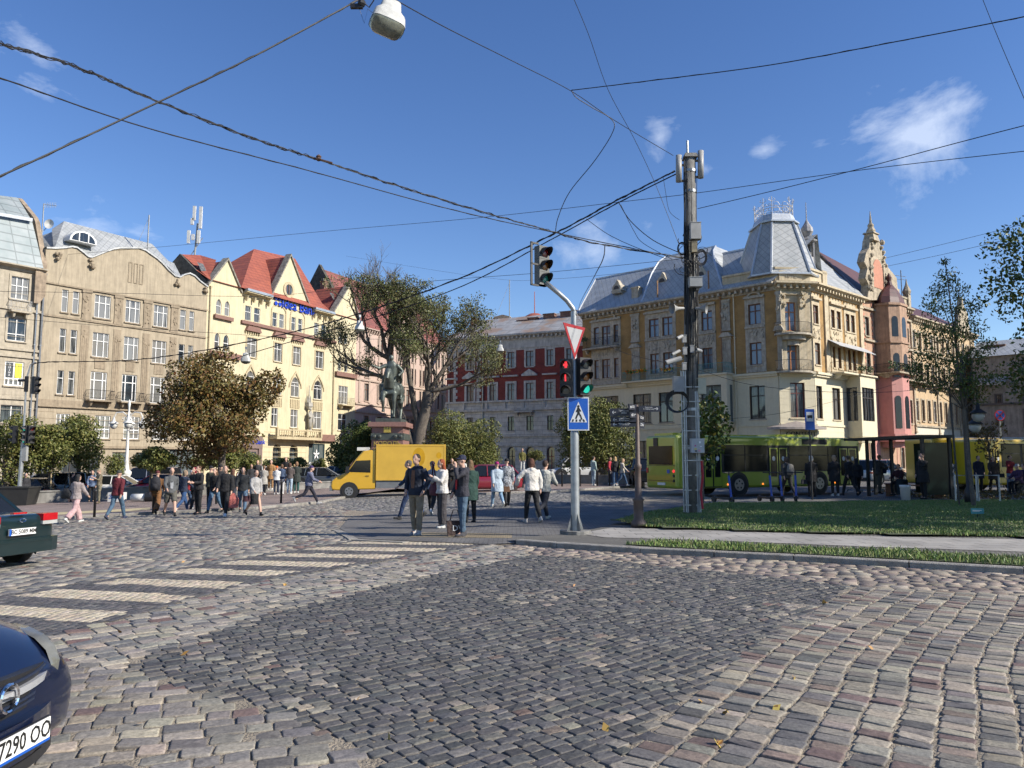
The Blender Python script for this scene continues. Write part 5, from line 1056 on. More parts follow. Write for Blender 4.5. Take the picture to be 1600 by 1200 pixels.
# right slope of the roof behind the attic, and the little onion lantern
m=MB();m.X=MI(FR);ap=FR.q3(1262,388,5);ap2=FR.q3(1275,393,5);m.poly([(ue-.2,-.2,vtF+.02),(FR.L,-.5,vtF+.02),(ap2[0]+1.2,5,ap2[2]),(1.0,5,ap2[2]+.3)]);m.poly([(0,.3,va),(ue,.3,va),(ue,2.5,va+2.2),(0,2.5,va+2)]);m.poly([(FR.L,-.5,vtF+.02),(FR.L,10,vtF),(ap2[0]+1.2,5,ap2[2])]);m.poly([(1.0,5,ap2[2]+.3),(ap2[0]+1.2,5,ap2[2]),(FR.L,10,vtF),(1.0,10,vtF)]);m.build('roof',SLATE,FL.root)
ln=P(1262,395,PF2.y+3.2);rl=11.5*ln.y/1200;m=MB();m.X=TM;hz=50*ln.y/1200
for k in range(4):t=math.pi/4+k*math.pi/2;m.tube([(ln.x+rl*.8*math.cos(t),ln.y+rl*.8*math.sin(t),ln.z-1.5),(ln.x+rl*.8*math.cos(t),ln.y+rl*.8*math.sin(t),ln.z+1.0)],.14,6)
m.lathe([(rl*.95,ln.z-1.9),(rl*.95,ln.z-.6),(rl*.9,ln.z-.55)],ln.x,ln.y,8);m.lathe([(rl*.8,ln.z+.9),(rl*1.3,ln.z+1.05),(rl*1.35,ln.z+1.2),(rl*.7,ln.z+1.45),(rl*.5,ln.z+1.6),(rl*.85,ln.z+2.1),(rl*.8,ln.z+2.5),(rl*.35,ln.z+3.0),(.06,ln.z+3.4),(.03,ln.z+5.2)],ln.x,ln.y,10)
m.build('onion_lantern',mat('grey_lantern',(.34,.33,.33),.5,metal=.2,vary=.2),FL.root)
FC.adopt();FR.adopt()
# ---- G: the ornate cream and salmon house next door
PG1=towards(PF3,2150,1432)
SAND=mat('sunny_sandstone',(.58,.45,.29),.85,vary=.12,scale=2.2,streak=.25,bump=.3);SALM=mat('salmon_brick',(.50,.22,.14),.8,vary=.1);PINKL=mat('pink_painted_base',(.52,.24,.21),.7,vary=.06,streak=.1);SANDT=mat('carved_sandstone',(.55,.46,.33),.85,vary=.25,scale=3,streak=.3,bump=.5)
GF=Fac(PF3,PG1,'ornate_house','ornate sandstone town house with pink base, corner bay and scrolled gable')
g4=GF.row(1365,490,525);g3=GF.row(1390,560,592);
zz=lambda y:GF.hit(1360,y)[1]
for(a,b)in[(1351,1357),(1398,1402.5),(1406,1411),(1414,1418.5),(1424,1429)]:
    u0,u1=GF.col(a,b,510)
    for R_,gl in((f4,GLASSC),(f3,GLASS),((f2[0]+.2,f2[1]-.3),GLASS),((GF.z0+1,GF.z0+3.8),SHOPG)):GF.window(max(u0,.1),u1,R_[0],R_[1],cols=1,tr=(.68,),frame=mat('grey_frame',(.3,.3,.28),.5)if a>1390 else DARKF,glass=gl,sur=.12)
# the projecting bay with copper bonnet
b0,b1=GF.col(1366,1392,510);bm_=MB();n=5;prof=[(b0,-.05),(b0+.15,-1.5),((b0+b1)/2-.9,-2.2),((b0+b1)/2+.9,-2.2),(b1-.15,-1.5),(b1,-.05)]
bm_.prismz(prof,led+1.0,vtF-.4);bm_.prismz([(a+(a-(b0+b1)/2)*.08,b-.12)for a,b in prof],vtF-.4,vtF-.15);bm_.prismz([(a+(a-(b0+b1)/2)*.08,b-.12)for a,b in prof],f4[0]-.7,f4[0]-.5);bay=bm_.build('corner_bay',mat('dusky_sandstone',(.47,.30,.20),.85,vary=.15,scale=2.2,streak=.3,bump=.3),GF.root)
bm_=MB();bm_.mi=0
def facewin(m,a,b,v0,v1,arch=True):
    a,b=Vector(a),Vector(b);d=(b-a).normalized();nn=Vector((d.y,-d.x));mid=(a+b)/2;w=(b-a).length*.56;o=mid+nn*.02;pts=[(-w/2,v0),(w/2,v0),(w/2,v1-w/2)]+[(w/2*math.cos(t),v1-w/2+w/2*math.sin(t))for t in[math.pi*i/6 for i in range(1,6)]]+[(-w/2,v1-w/2)];m.poly([(o.x+d.x*x,o.y+d.y*x,z)for x,z in pts])
for i in range(1,4):
    for a_,c_ in((f4[0],f4[1]+.2),(f3[0]-.4,f3[1])):bm_=MB();facewin(bm_,prof[i],prof[i+1],a_,c_);bm_.build('bay_window',mat('bay_pane',(.03,.035,.04),.12,spec=.35),bay)
bm_=MB();mc=(b0+b1)/2;zb=vtF-.14;
bm_.rings([(mc,-.9,zb,(b1-b0)*.56,1.35),(mc,-.9,zb+.7,(b1-b0)*.50,1.2),(mc,-.9,zb+1.6,(b1-b0)*.30,.75),(mc,-.9,zb+2.2,.35,.35),(mc,-.9,zb+2.7,.2,.2),(mc,-.9,zb+3.1,.28,.28),(mc,-.9,zb+3.6,.04,.04)],10);bm_.build('bonnet_roof',MAROON,bay)
bm_=MB();[bm_.prismz([(mc+(a-mc)*k,b*k)for a,b in prof],z,z2)for k,z,z2 in((.96,f2[0]-1.2,led+.999),(1.02,led+.6,led+.8),(1.1,f2[0]-2.0,f2[0]-1.2),(.8,f2[0]-2.6,f2[0]-2.001))];pb=bm_.build('pink_bay',PINKL,bay);
for i in range(1,4):bm_=MB();facewin(bm_,(mc+(prof[i][0]-mc)*.97,prof[i][1]*.97),(mc+(prof[i+1][0]-mc)*.97,prof[i+1][1]*.97),f2[0]-.6,f2[1]-.3);bm_.build('bay_window',MATS['bay_pane'],pb)
GB=GF.balcony(b0-.5,b1+.6,led+.9,2.6,.9,SANDT,IRON);planter(GF,1352,1392,led+1.0,-2.4,120,.8,GB,12,MATS['dark_foliage_pot'])
GF.balcony(*GF.col(1397,1432,590),led+.6,1.1,.9,SANDT,IRON)
gb_,ge_=GF.hit(1347,470)[0],GF.hit(1398,470)[0]
GF.wall.mi=2
for k in range(12):z=led+1.2+k*.62;GF.wall.box(.1,.5,-.06,-.002,z,z+.34);GF.wall.box(2.2,2.5,-.061,-.002,z,z+.34)
GF.wall.mi=1
for z in(f4[0]-.6,f4[1]+.8,led+.2):GF.wall.box(0,GF.L,-.25,-.002,z,z+.22)
for k in range(16):x=GF.hit(1398,500)[0]+k*.35;GF.wall.box(x,x+.08,-.1,-.001,f4[1]+1.1,vtF-.8)if x<GF.L-.2 else None
GF.wall.mi=3;GF.wall.add([(0,-.06,GF.z0),(gb_+5.2,-.06,GF.z0),(gb_+5.2,-.06,led-.6),(0,-.06,led-.6)],[(0,1,2,3)])if False else None;GF.wall.mi=0
GF.finish(vtF+.3,[mat('rosy_sandstone',(.52,.33,.22),.85,vary=.12,scale=2.2,streak=.25,bump=.3),SANDT,SALM,PINKL]);GF.cornice(vtF+.5,.7,.7,True,u0=GF.hit(1396,470)[0],material=SANDT)
m=MB();us_=[0]+sorted([c for k in GF.cuts if k[3]<led for c in k[:2]])+[GF.hit(1397,600)[0]]
m.box(0,.1,-.06,-.002,GF.z0,led);lim=GF.hit(1397,600)[0];m.box(.1,lim,-.07,-.062,f2[1]-.1,led);m.box(.1,lim,-.07,-.062,f2[0]-1.5,f2[0]-.1);m.box(.1,lim,-.07,-.062,GF.z0,GF.z0+.9);m.box(1.1,b0,-.068,-.061,GF.z0,led);m.box(b1,lim,-.068,-.061,GF.z0,led);m.build('pink_render',PINKL,GF.root)
# scrolled gable with spire
m=MB();G0=[(1349,472),(1351,440),(1356,436),(1357,418),(1352,412),(1353,402),(1358,396),(1361,382),(1367,380),(1372,396),(1378,400),(1381,410),(1384,424),(1388,430),(1393,436),(1396,446),(1398,472)]
sh=6;pts=[GF.hit(a,b+0,0)for a,b in[(1348,470),(1350,446),(1345,436),(1348,420),(1343,410),(1346,396),(1351,388),(1352,376),(1358,374),(1366,378),(1371,392),(1374,402),(1377,412),(1381,420),(1388,428),(1394,436),(1397,470)]]
m.prism([(a,b)for a,b in pts],-.5,.3);gbl=m.build('scroll_gable',SANDT,GF.root);gm_=GF.hit(1364,425);m=MB()
m.prism([(gm_[0]-1.2,gm_[1]-1.9),(gm_[0]+1.2,gm_[1]-1.9)]+[(gm_[0]+1.2*math.cos(t),gm_[1]+1.3*math.sin(t))for t in[math.pi*i/8 for i in range(9)]],-.54,-.51);m.build('arched_niche',SALM,gbl)
m=MB();sp=GF.hit(1357,376);m.taper(sp[0],-.3,sp[1]-.2,sp[1]+.6,.75,.6,.55,.45);m.taper(sp[0],-.3,sp[1]+.6,sp[1]+.75,.75,.6,.7,.55);m.lathe([(.42,sp[1]+.75),(.5,sp[1]+1.0),(.3,sp[1]+1.4),(.35,sp[1]+1.6),(.15,sp[1]+1.9),(.03,sp[1]+3.2)],sp[0],-.3,8);r_=random.Random(4)
m.box(gm_[0]-1.9,gm_[0]-1.3,-.6,-.5,gm_[1]-2.4,gm_[1]+.9);m.box(gm_[0]+1.3,gm_[0]+1.8,-.6,-.5,gm_[1]-2.4,gm_[1]+.9)
for k in range(40):
    f=r_.random();x=gm_[0]+r_.choice((-1,1))*(1.3+1.2*(1-f))*r_.uniform(.7,1.1);z=gm_[1]-2.6+6.2*f
    if abs(x-gm_[0])>1.2 or z>gm_[1]+1.4:m.ball((x,-.55,z),r_.uniform(.14,.32),n=6,m=4)
m.build('gable_carving',SANDT,gbl)
m=MB();pa=GF.hit(1398,470)[0];zc=vtF+.5;m.box(pa,GF.L,-.1,.2,zc,zc+1.1);m.box(pa-.1,GF.L+.05,-.2,.3,zc+1.1,zc+1.3);m.box(pa,pa+.7,-.3,.3,zc,zc+1.9);m.box(GF.L-.7,GF.L,-.3,.3,zc,zc+1.7);m.lathe([(.4,zc+1.7),(.5,zc+2.1),(.15,zc+2.9),(.03,zc+3.6)],GF.L-.35,0,8);m.build('attic_parapet',SANDT,GF.root)
m=MB();rz_=GF.q3(1283,393,5)[2];m.poly([(-.2,-.2,vtF+.3),(GF.L,-.2,vtF+.3),(GF.L,5,rz_-1.0),(0,5,rz_)]);m.poly([(0,5,rz_),(GF.L,5,rz_-1),(GF.L,11,vtF+.3),(-.2,11,vtF+.3)]);m.build('roof',MAROON,GF.root);m=MB();m.add([(-.25,-.2,vtF),(-.25,5,rz_+.3),(-.25,11,vtF),(.1,-.2,vtF),(.1,5,rz_+.3),(.1,11,vtF)],[(0,1,2),(3,5,4),(0,3,4,1),(1,4,5,2)]);m.build('fire_wall',brickmat('sooty_brick',(.13,.085,.06),(.09,.06,.045),(.12,.1,.08),1,.3,.1,.015,axes='yz'),GF.root)
# ---- H: the long cream house behind the saplings
PH1=towards(PG1,2150,1533)
PEACH=mat('peach_render',(.55,.40,.24),.85,vary=.08,streak=.2);CRW=mat('cream_stone_base',(.62,.58,.48),.85,vary=.06,streak=.1)
H_=Fac(PG1,PH1,'peach_house','long peach and cream town house partly behind the saplings')
hr2=H_.row(1475,621,649)
n=12
for k in range(n):
    u=H_.L*(k+.28)/n;w=H_.L/n*.42
    for R_,gl in(((f4[0],f4[1]-.1),GLASSC),(f3,GLASS),((f2[0]+.6,f2[1]-.1),GLASS),((H_.z0+1.5,H_.z0+4.2),GLASS)):H_.window(u,u+w,R_[0],R_[1],cols=1,tr=(.68,),frame=BROWN if k%3 else WHITE,glass=gl,sur=.16)
for z in(f4[0]-.6,f3[0]-.7,f2[0]-.1):H_.band(z,z+.2,.22)
for k in(0,4,8,11):u=H_.L*k/n;H_.pil(u,u+.35,H_.z0+5,vtF-.6,.15)
H_.cornice(vtF-.2,.7,.7,True,material=SANDT);H_.finish(vtF-.22,[PEACH,SANDT])
m=MB();lim=hr2[0]-.6;hs=[c[:4]for c in H_.cuts if c[3]<f2[0]];us=sorted(set([0,H_.L]+[q for h in hs for q in h[:2]]));vs=sorted(set([H_.z0,f2[0]-.1]+[q for h in hs for q in h[2:]]))
for i in range(len(us)-1):
    for j in range(len(vs)-1):
        um,vm=(us[i]+us[i+1])/2,(vs[j]+vs[j+1])/2
        if not any(h[0]<um<h[1]and h[2]<vm<h[3]for h in hs):m.add([(us[i],-.03,vs[j]),(us[i+1],-.03,vs[j]),(us[i+1],-.03,vs[j+1]),(us[i],-.03,vs[j+1])],[(0,1,2,3)])
m.build('stone_base',CRW,H_.root)
for k in(1,3,6):u=H_.L*k/n;H_.balcony(u,u+2.6,f3[0]-.3,1.0,.9,SANDT,IRON)
m=MB();m.poly([(0,-.3,vtF-.1),(H_.L,-.3,vtF-.1),(H_.L,6,vtF+4),(0,6,vtF+4)]);m.poly([(0,6,vtF+4),(H_.L,6,vtF+4),(H_.L,11,vtF),(0,11,vtF)]);m.build('roof',MAROON,H_.root)
m=MB();u,v=H_.hit(1500,470);m.prism([(u-2.2,vtF-.1),(u+2.2,vtF-.1),(u+1.6,vtF+2.4),(u+.5,vtF+3.2),(u,vtF+4.4),(u-.5,vtF+3.2),(u-1.6,vtF+2.4)],-.3,.2);m.build('gable',SANDT,H_.root)
# ---- I: the grey house in shade at the right edge
PI0=at(1528,97);PI1=towards(PI0,-500,1760)
GRYH=mat('grey_render',(.33,.31,.28),.9,vary=.18,scale=1.5,streak=.3,bump=.2)
I_=Fac(PI0,PI1,'grey_house','plain grey stone house in shade beyond the yellow bus');V=lambda y:I_.hit(1560,y)[1]
for(a,b,t,bt)in[(1556,1565,617,630),(1558,1567,653,664),(1600,1612,612,628),(1640,1655,605,625),(1601,1615,640,668),(1640,1655,640,668)]:
    u0,u1=I_.col(a,b,(t+bt)/2);v0,v1=I_.row((a+b)/2,t,bt);I_.window(u0,u1,v0,v1,cols=2,tr=(.6,),frame=DARKF,glass=GLASS,sur=.15)
vI=I_.hit(1575,555)[1];I_.band(V(633),V(630),.25);I_.finish(vI,[GRYH,mat('dark_band',(.12,.11,.11),.9)])
m=MB();m.poly([(-.3,-.5,vI),(I_.L,-.5,vI),(I_.L,5,vI+2.6),(-.3,5,vI+2.6)]);m.poly([(-.3,5,vI+2.6),(I_.L,5,vI+2.6),(I_.L,11,vI),(-.3,11,vI)]);m.build('roof',BLUESL,I_.root)
m=MB();a,b=I_.hit(1531,608),I_.hit(1574,590);m.add([(a[0],-.02,b[1]+.2),(b[0],-.02,b[1]+.2),(b[0],-1.8,a[1]+.6),(a[0],-1.8,a[1]+.6),(a[0],-1.8,a[1]+.3),(b[0],-1.8,a[1]+.3)],[(3,2,1,0),(4,5,2,3),(0,4,3),(1,2,5)]);m.build('lean_to_roof',BLUESL,I_.root)
chimney(I_,1555,541,3,2.2,3)
# ---------------------------------------------------------------- posts, signs, lamps, wires
CONC=mat('weathered_concrete',(.25,.245,.23),.9,vary=.22,scale=3,streak=.3,bump=.4,bscale=30);CAB=mat('cable_black',(.012,.012,.013),.6,vary=.05)
BOXG=mat('grey_cabinet_paint',(.30,.31,.31),.6,vary=.1,scale=4);BOXL=mat('pale_cabinet_paint',(.36,.36,.35),.6,vary=.15,scale=4);POLEG=mat('zinc_pole',(.40,.42,.43),.42,metal=.55,vary=.15,scale=4)
BLKP=mat('black_plastic',(.018,.018,.02),.5,vary=.1);CAST=mat('brown_cast_iron',(.12,.085,.07),.6,vary=.2);SIGNW=mat('sign_white',(.62,.63,.64),.45,vary=.03);SIGNR=mat('sign_red',(.42,.015,.02),.4,vary=.03);SIGNB=mat('sign_blue',(.01,.09,.42),.35,vary=.04);SIGNK=mat('sign_black',(.012,.012,.012),.5,vary=.02)
def lampmat(n,c,e):return mat(n,c,.3,vary=.02,emis=(c,e))
RED_ON=lampmat('red_signal_lit',(.9,.04,.05),.8);GRN_ON=lampmat('green_signal_lit',(.02,.50,.36),.8);LENS_R=mat('red_lens',(.22,.02,.02),.25,spec=.8);LENS_A=mat('amber_lens',(.28,.10,.02),.25,spec=.8);LENS_G=mat('green_lens',(.03,.30,.24),.25,spec=.8);LENS_D=mat('dark_lens',(.12,.12,.11),.3,spec=.8)
def signal_head(parent,loc,rz,lenses,s=1.0,body=None,plate=False,name='signal_head',glyph=None):
    """three lamps with hoods; faces local -y"""
    h=empty(name,loc,rz);h.parent=parent;R=.105*s;m=MB();m.box(-.15*s,.15*s,-.02,.16*s,-.45*s,.45*s);
    for k in range(3):m.box(-.152*s,.152*s,-.025,.15*s,(.3-.3*k-.005-.145)*s,(.3-.3*k-.135)*s)
    m.build('housing',body or BLKP,h)
    if plate:p=MB();p.box(-.38*s,-.33*s,.0,.03,-.5*s,.5*s);p.box(-.38*s,-.15*s,0,.03,.46*s,.5*s);p.box(-.38*s,-.15*s,0,.03,-.5*s,-.46*s);p.box(-.38*s,-.15*s,0,.03,-.02,.02);p.build('side_frame',BLKP,h)
    for k,lm in enumerate(lenses):
        z=(.3-.3*k)*s;m=MB();n=14;m.add([(0,-.065*s,z)]+[(R*math.cos(2*math.pi*i/n),-.03,z+R*math.sin(2*math.pi*i/n))for i in range(n)],[(0,1+i,1+(i+1)%n)for i in range(n)]);m.build('lens',lm,h,True)
        m=MB();ns=10;t0=[math.radians(-25+230*i/ns)for i in range(ns+1)];Ro=R*1.12
        vs=[(Ro*math.cos(t),-.02,z+Ro*math.sin(t))for t in t0]+[(Ro*math.cos(t),-.02-(.24*s if math.sin(t)>-.1 else .10*s)*(.45+.55*max(0,math.sin(t))),z+Ro*math.sin(t)-.03*s)for t in t0]
        m.add(vs,[(i,i+1,ns+2+i,ns+1+i)for i in range(ns)]);vs2=[(x*.93,y,z+(w-z)*.93)for x,y,w in vs];m.add(vs2,[(ns+1+i,ns+2+i,i+1,i)for i in range(ns)]);m.build('hood',BLKP,h)
    if glyph:
        for k,z in((0,.28),(1,-.02)):m=MB();Y_=-.075;[m.box(a-.012,a+.012+(.03 if k==0 else .008),Y_,Y_+.004,z+b,z+b+.05)for a,b in([(-.01,.02),(-.04,-.03),(.0,-.03),(-.01,-.07)]if k==0 else[(-.012,.03),(-.012,-.02),(-.008,-.07)])];m.build('lit_symbol',RED_ON,h)
    return h
# --- the near signal post
b=G(899,832,LZ);TL=empty('traffic_light',(b.x,b.y,b.z),0,'grey steel signal post with yield sign and blue crossing sign near the kerb','traffic light')
dT=b.y;zt=P(898,470,dT).z-b.z;m=MB();arm=[(0,0,.05),(0,0,zt*.5),(0,0,zt-.3)]
m.tube([(0,0,.04),(0,0,2.2)],.095,14,False);m.tube([(0,0,2.2),(0,0,2.25),(0,0,zt-.25)],[.095,.07,.065],12,False)
top=[(0,0,zt-.25)]+[tuple(P(px,py,dT+o)-b)for px,py,o in[(899,493,0),(895,482,0),(886,470,0),(874,459,0),(852,441,-.1)]]
m.tube(top,.055,10);m.build('pole',POLEG,TL,True)
m=MB()
for a in range(4):
    c,s=math.cos(a*math.pi/2+.5),math.sin(a*math.pi/2+.5);m.add([(c*.09,s*.09,.04),(c*.22,s*.22,.04),(c*.09,s*.09,.42)],[(0,1,2),(2,1,0)])
m.build('base_fin',POLEG,TL);m=MB();m.prismz([(.34*math.cos(t)*(1+.1*math.sin(3*t)),.34*math.sin(t))for t in[2*math.pi*i/12 for i in range(12)]],-.06,.045);m.build('base_plate',CONC,TL)
hd=P(850,415,dT-.1)-b;signal_head(TL,hd,rad(38),[LENS_R,LENS_A,LENS_G],1.0,POLEG if False else mat('grey_signal_body',(.11,.115,.11),.6),True)
h1=P(886,590,dT-.12)-b;signal_head(TL,(h1[0]-.02,-.14,h1[2]),rad(-14),[LENS_D,LENS_D,LENS_D],.93,glyph=1)
h2=P(913,588,dT-.12)-b;signal_head(TL,(h2[0]+.02,-.12,h2[2]),rad(28),[LENS_D,LENS_A,GRN_ON],.93)
yz=P(900,527,dT).z-b.z;m=MB();R_=.50
def tri(r,y,dz=0):return[(-r*.866,y,yz+r*.5+dz),(0,y,yz-r+dz),(r*.866,y,yz+r*.5+dz)]
sg=empty('yield_sign',(.0,-.10,0),rad(52));sg.parent=TL;m.add(tri(.52,0)+tri(.52,-.012),[(0,2,1),(3,4,5),(0,1,4,3),(1,2,5,4),(2,0,3,5)]);m.build('border',mat('shaded_sign_red',(.28,.015,.02),.5,vary=.05),sg);m=MB();m.add(tri(.375,-.015),[(0,1,2)]);m.build('field',mat('shaded_sign_face',(.34,.35,.36),.5,vary=.05),sg)  # red and white of the sign darkened, shade put into the colour
cz=P(902,647,dT).z-b.z;cs=empty('crossing_sign',(.08,-.11,cz),rad(4));cs.parent=TL;m=MB();m.box(-.24,.24,0,.012,-.37,.37);m.build('border',SIGNW,cs);m=MB();m.box(-.215,.215,-.004,-.001,-.345,.345);m.build('panel',SIGNB,cs)
m=MB();m.add([(-.19,-.008,-.19),(.19,-.008,-.19),(0,-.008,.27)],[(0,1,2)]);m.build('white_triangle',SIGNW,cs)
m=MB();Y=-.012
def bar(x0,z0,x1,z1,w):
    d=Vector((x1-x0,z1-z0)).normalized();q=Vector((-d.y,d.x))*w/2;m.add([(x0+q.x,Y,z0+q.y),(x0-q.x,Y,z0-q.y),(x1-q.x,Y,z1-q.y),(x1+q.x,Y,z1+q.y)],[(0,1,2,3)])
m.add([(.0+.028*math.cos(t),Y,.165+.03*math.sin(t))for t in[2*math.pi*i/10 for i in range(10)]],[tuple(range(10))]);bar(0,.135,.0,.02,.055);bar(.0,.03,-.06,-.11,.035);bar(.0,.03,.05,-.05,.035);bar(.05,-.05,.075,-.13,.032);bar(.01,.12,.055,.05,.024);bar(-.01,.12,-.05,.04,.024)
for k in range(4):bar(-.135+k*.09,-.175,-.115+k*.072,-.125,.034)
m.build('walking_figure',SIGNK,cs)
m=MB();m.box(.075,.1,.02,.06,.4,2.2);m.build('cable_duct',BLKP,TL)
# --- the far signal post at the left
b=at(33,44);LT=empty('traffic_light',(b.x,b.y,b.z),0,'signal post with three heads and a tall thin mast beside the dark skip','traffic light');m=MB();z1=P(36,690,b.y).z-b.z
pts=[(0,0,0)]+[tuple(P(x,y,b.y)-b)for x,y in[(36,690),(40,620),(42,590),(48,570),(56,566)]]
m.tube(pts[:2],.11,10);m.tube(pts[1:],[.07,.05,.05,.045,.04],8);m.build('pole',POLEG,LT)
for px,rz,ls,g in[(23,rad(-75),[LENS_D]*3,0),(40,rad(-32),[GRN_ON,LENS_D,GRN_ON],1),(51,rad(60),[LENS_R,LENS_D,LENS_D],0)]:
    h=P(px,679,b.y)-b;signal_head(LT,(h[0],-.1,h[2]),rz,ls,1.12)
h=P(57,602,b.y)-b;signal_head(LT,h,rad(75),[LENS_D]*3,1.12);m=MB();h=P(37,708,b.y)-b;m.box(h[0]-.06,h[0]+.2,-.1,.1,h[2]-.45,h[2]+.45);m.build('control_box',BOXG,LT)
h=P(42,600,b.y)-b;m=MB();m.box(h[0]-.12,h[0]+.06,-.05,.05,h[2]-.45,h[2]+.45);m.box(h[0]-.5,h[0]-.1,-.05,.1,h[2]+.15,h[2]+.28);m.build('camera_bracket',BLKP,LT)
# --- the utility pole
b=G(1081,806,LZ);UP=empty('utility_pole',(b.x,b.y,b.z-.05),0,'weathered concrete utility pole carrying antennas, cameras and cables on the lawn','utility pole');dU=b.y
def up(px,py,o=0):return Vector(P(px,py,dU+o))-Vector((b.x,b.y,b.z-.05))
H_u=up(1078,248).z;m=MB();tx=up(1078,248).x
m.tube([(0,0,0),(tx*.5,0,H_u*.5),(tx,0,H_u)],[.24,.20,.165],14);m.build('shaft',CONC,UP,True)
def pboxm(name,px,py,w,h,d,o,mt,label=None):
    c=up(px,py,o);m=MB();m.box(c.x-w/2,c.x+w/2,c.y-d/2,c.y+d/2,c.z-h/2,c.z+h/2);m.box(c.x-w/2-.01,c.x+w/2+.01,c.y-d/2-.01,c.y+d/2+.01,c.z+h/2,c.z+h/2+.02);x=m.build(name,mt,UP)
    if label:x['label']=label
    return x
for px,py0,py1 in[(1059.5,245,286),(1093.5,238,280)]:
    a,c=up(px,py0),up(px,py1);m=MB();m.tube([(a.x,-.1,a.z),(c.x,-.1,c.z)],.09,12);m.box(min(c.x,tx),max(c.x,tx),-.05,0,c.z+.02,c.z+.09);m.box(min(a.x,tx),max(a.x,tx),-.05,0,a.z-.3,a.z-.24);m.build('antenna',mat('antenna_grey',(.34,.34,.33),.5),UP,True)
a=up(1074,220);m=MB();m.tube([(a.x,0,H_u-.5),(a.x,0,a.z)],.035,8);m.build('rod',POLEG,UP);m=MB();m.taper(tx,0,H_u,H_u+.12,.2,.2,.17,.17);m.build('cap',CONC,UP)
pboxm('equipment_box',1086,362,.30,.48,.25,-.3,BOXL,'pale box high on the pole');pboxm('equipment_box',1084,387,.16,.3,.2,-.3,mat('rusty_box',(.35,.30,.2),.8,vary=.3));pboxm('equipment_box',1086,442,.36,.26,.3,-.32,BOXG,'grey box under the cable bundle')
pboxm('meter_box',1060,601,.30,.42,.24,-.25,BOXG,'louvred grey box on the left of the pole');pboxm('meter_box',1095,604,.26,.44,.2,-.1,mat('cream_box',(.48,.46,.34),.6,vary=.1),'cream box on the right of the pole');sb=pboxm('sticker_box',1089,697,.36,.38,.26,-.3,mat('pale_grey_box',(.46,.47,.48),.5,vary=.08),'pale grey box covered with stickers')
c=up(1089,697,-.3);r_=random.Random(3)
for k,colr in enumerate([(.5,.1,.25),(.02,.02,.02),(.6,.5,.1),(.75,.75,.75),(.1,.3,.2),(.7,.3,.35),(.05,.05,.05),(.8,.8,.78)]):
    m=MB();x,z=r_.uniform(-.14,.12),r_.uniform(-.15,.14);w,h=r_.uniform(.03,.07),r_.uniform(.02,.06);m.box(c.x+x-w/2,c.x+x+w/2,c.y-.136-.0007*k,c.y-.1355+-.0007*k+.002,c.z+z-h/2,c.z+z+h/2);m.build('sticker',mat('sticker_%s'%'abcdefgh'[k],colr,.5,vary=.02),sb)
for px,py in[(1069,530),(1070,549),(1081,546),(1069,573)]:pboxm('junction_box',px,py,.11,.2,.12,-.25,BOXL)
for(x0,y0,x1,y1,r,nm)in[(1058,529,1066,525,.05,'camera'),(1050,554,1062,548,.045,'camera'),(1040,567,1064,560,.075,'camera'),(1088,546,1096,549,.05,'camera')]:
    a,c=up(x0,y0,-.4),up(x1,y1,-.3);m=MB();m.tube([a,a+(c-a)*.04,c],[r*.9,r,r],10);m.tube([c,(c.x+(.08 if x0<1075 else-.08),c.y+.15,c.z)],.02,6);cm=m.build(nm,BOXL,UP,False);m=MB();d=(a-c).normalized();m.tube([a+d*.001,a+d*.012],r*.7,10);m.build('camera_lens',SIGNK,cm)
for px,s,e in[(1056,1,'left'),(1098,-1,'right')]:
    a=up(px-6*s,482,-.35);c=up(px+12*s,482,-.2);m=MB();n=16;m.tube([a,a+(c-a)*.3,a+(c-a)*.55,c],[.155,.085,.05,.045],n,cap=False);m.build('loudspeaker',mat('speaker_grey',(.30,.30,.29),.5),UP,True)['label']=f'grey horn loudspeaker on the {e} of the pole'
m=MB();c=up(1058,627,-.35)
for k in range(5):rx,rz=.33-.012*k,.32-.016*k;m.tube([(c.x+rx*math.cos(t)+.01*k,c.y+.012*k,c.z+rz*math.sin(t)-.008*k)for t in[2*math.pi*i/28 for i in range(29)]],.014,5,cap=False)
m.build('cable_coil',CAB,UP);m=MB();c=up(1096,402,-.3);[m.tube([(c.x+(.16-.02*k)*math.cos(t),c.y,c.z+(.24-.03*k)*math.sin(t))for t in[2*math.pi*i/20 for i in range(21)]],.013,5,cap=False)for k in range(3)];c=up(1066,388,-.2);[m.tube([(c.x+.12*math.cos(t),c.y+.03*k,c.z+.18*math.sin(t))for t in[2*math.pi*i/16 for i in range(17)]],.02,5,cap=False)for k in range(3)];m.build('cable_coil',CAB,UP)
r_=random.Random(11);m=MB()
for k in range(26):
    z0,z1=sorted((r_.uniform(3.2,H_u),r_.uniform(3.2,H_u)));x=r_.uniform(-.26,.26);pts=[];n=7
    for i in range(n):z=z0+(z1-z0)*i/(n-1);rad_=.24-.007*z;pts.append((tx*z/H_u+x*(.8+.2*r_.random()),-math.sqrt(max(.001,(rad_+.03)**2-min(abs(x),rad_)**2))-r_.uniform(0,.05),z))
    m.tube(pts,r_.uniform(.008,.02),4,cap=False)
for k in range(14): # loops and loose ends around the bundle
    c=up(r_.uniform(1062,1100),r_.uniform(370,425),-.3);R_=r_.uniform(.08,.3);t0=r_.uniform(0,6);m.tube([(c.x+R_*math.cos(t0+i*.5),c.y+r_.uniform(-.03,.03),c.z+R_*.9*math.sin(t0+i*.5))for i in range(r_.randint(5,11))],r_.uniform(.007,.014),4,cap=False)
m.build('cable_tangle',CAB,UP);m=MB()
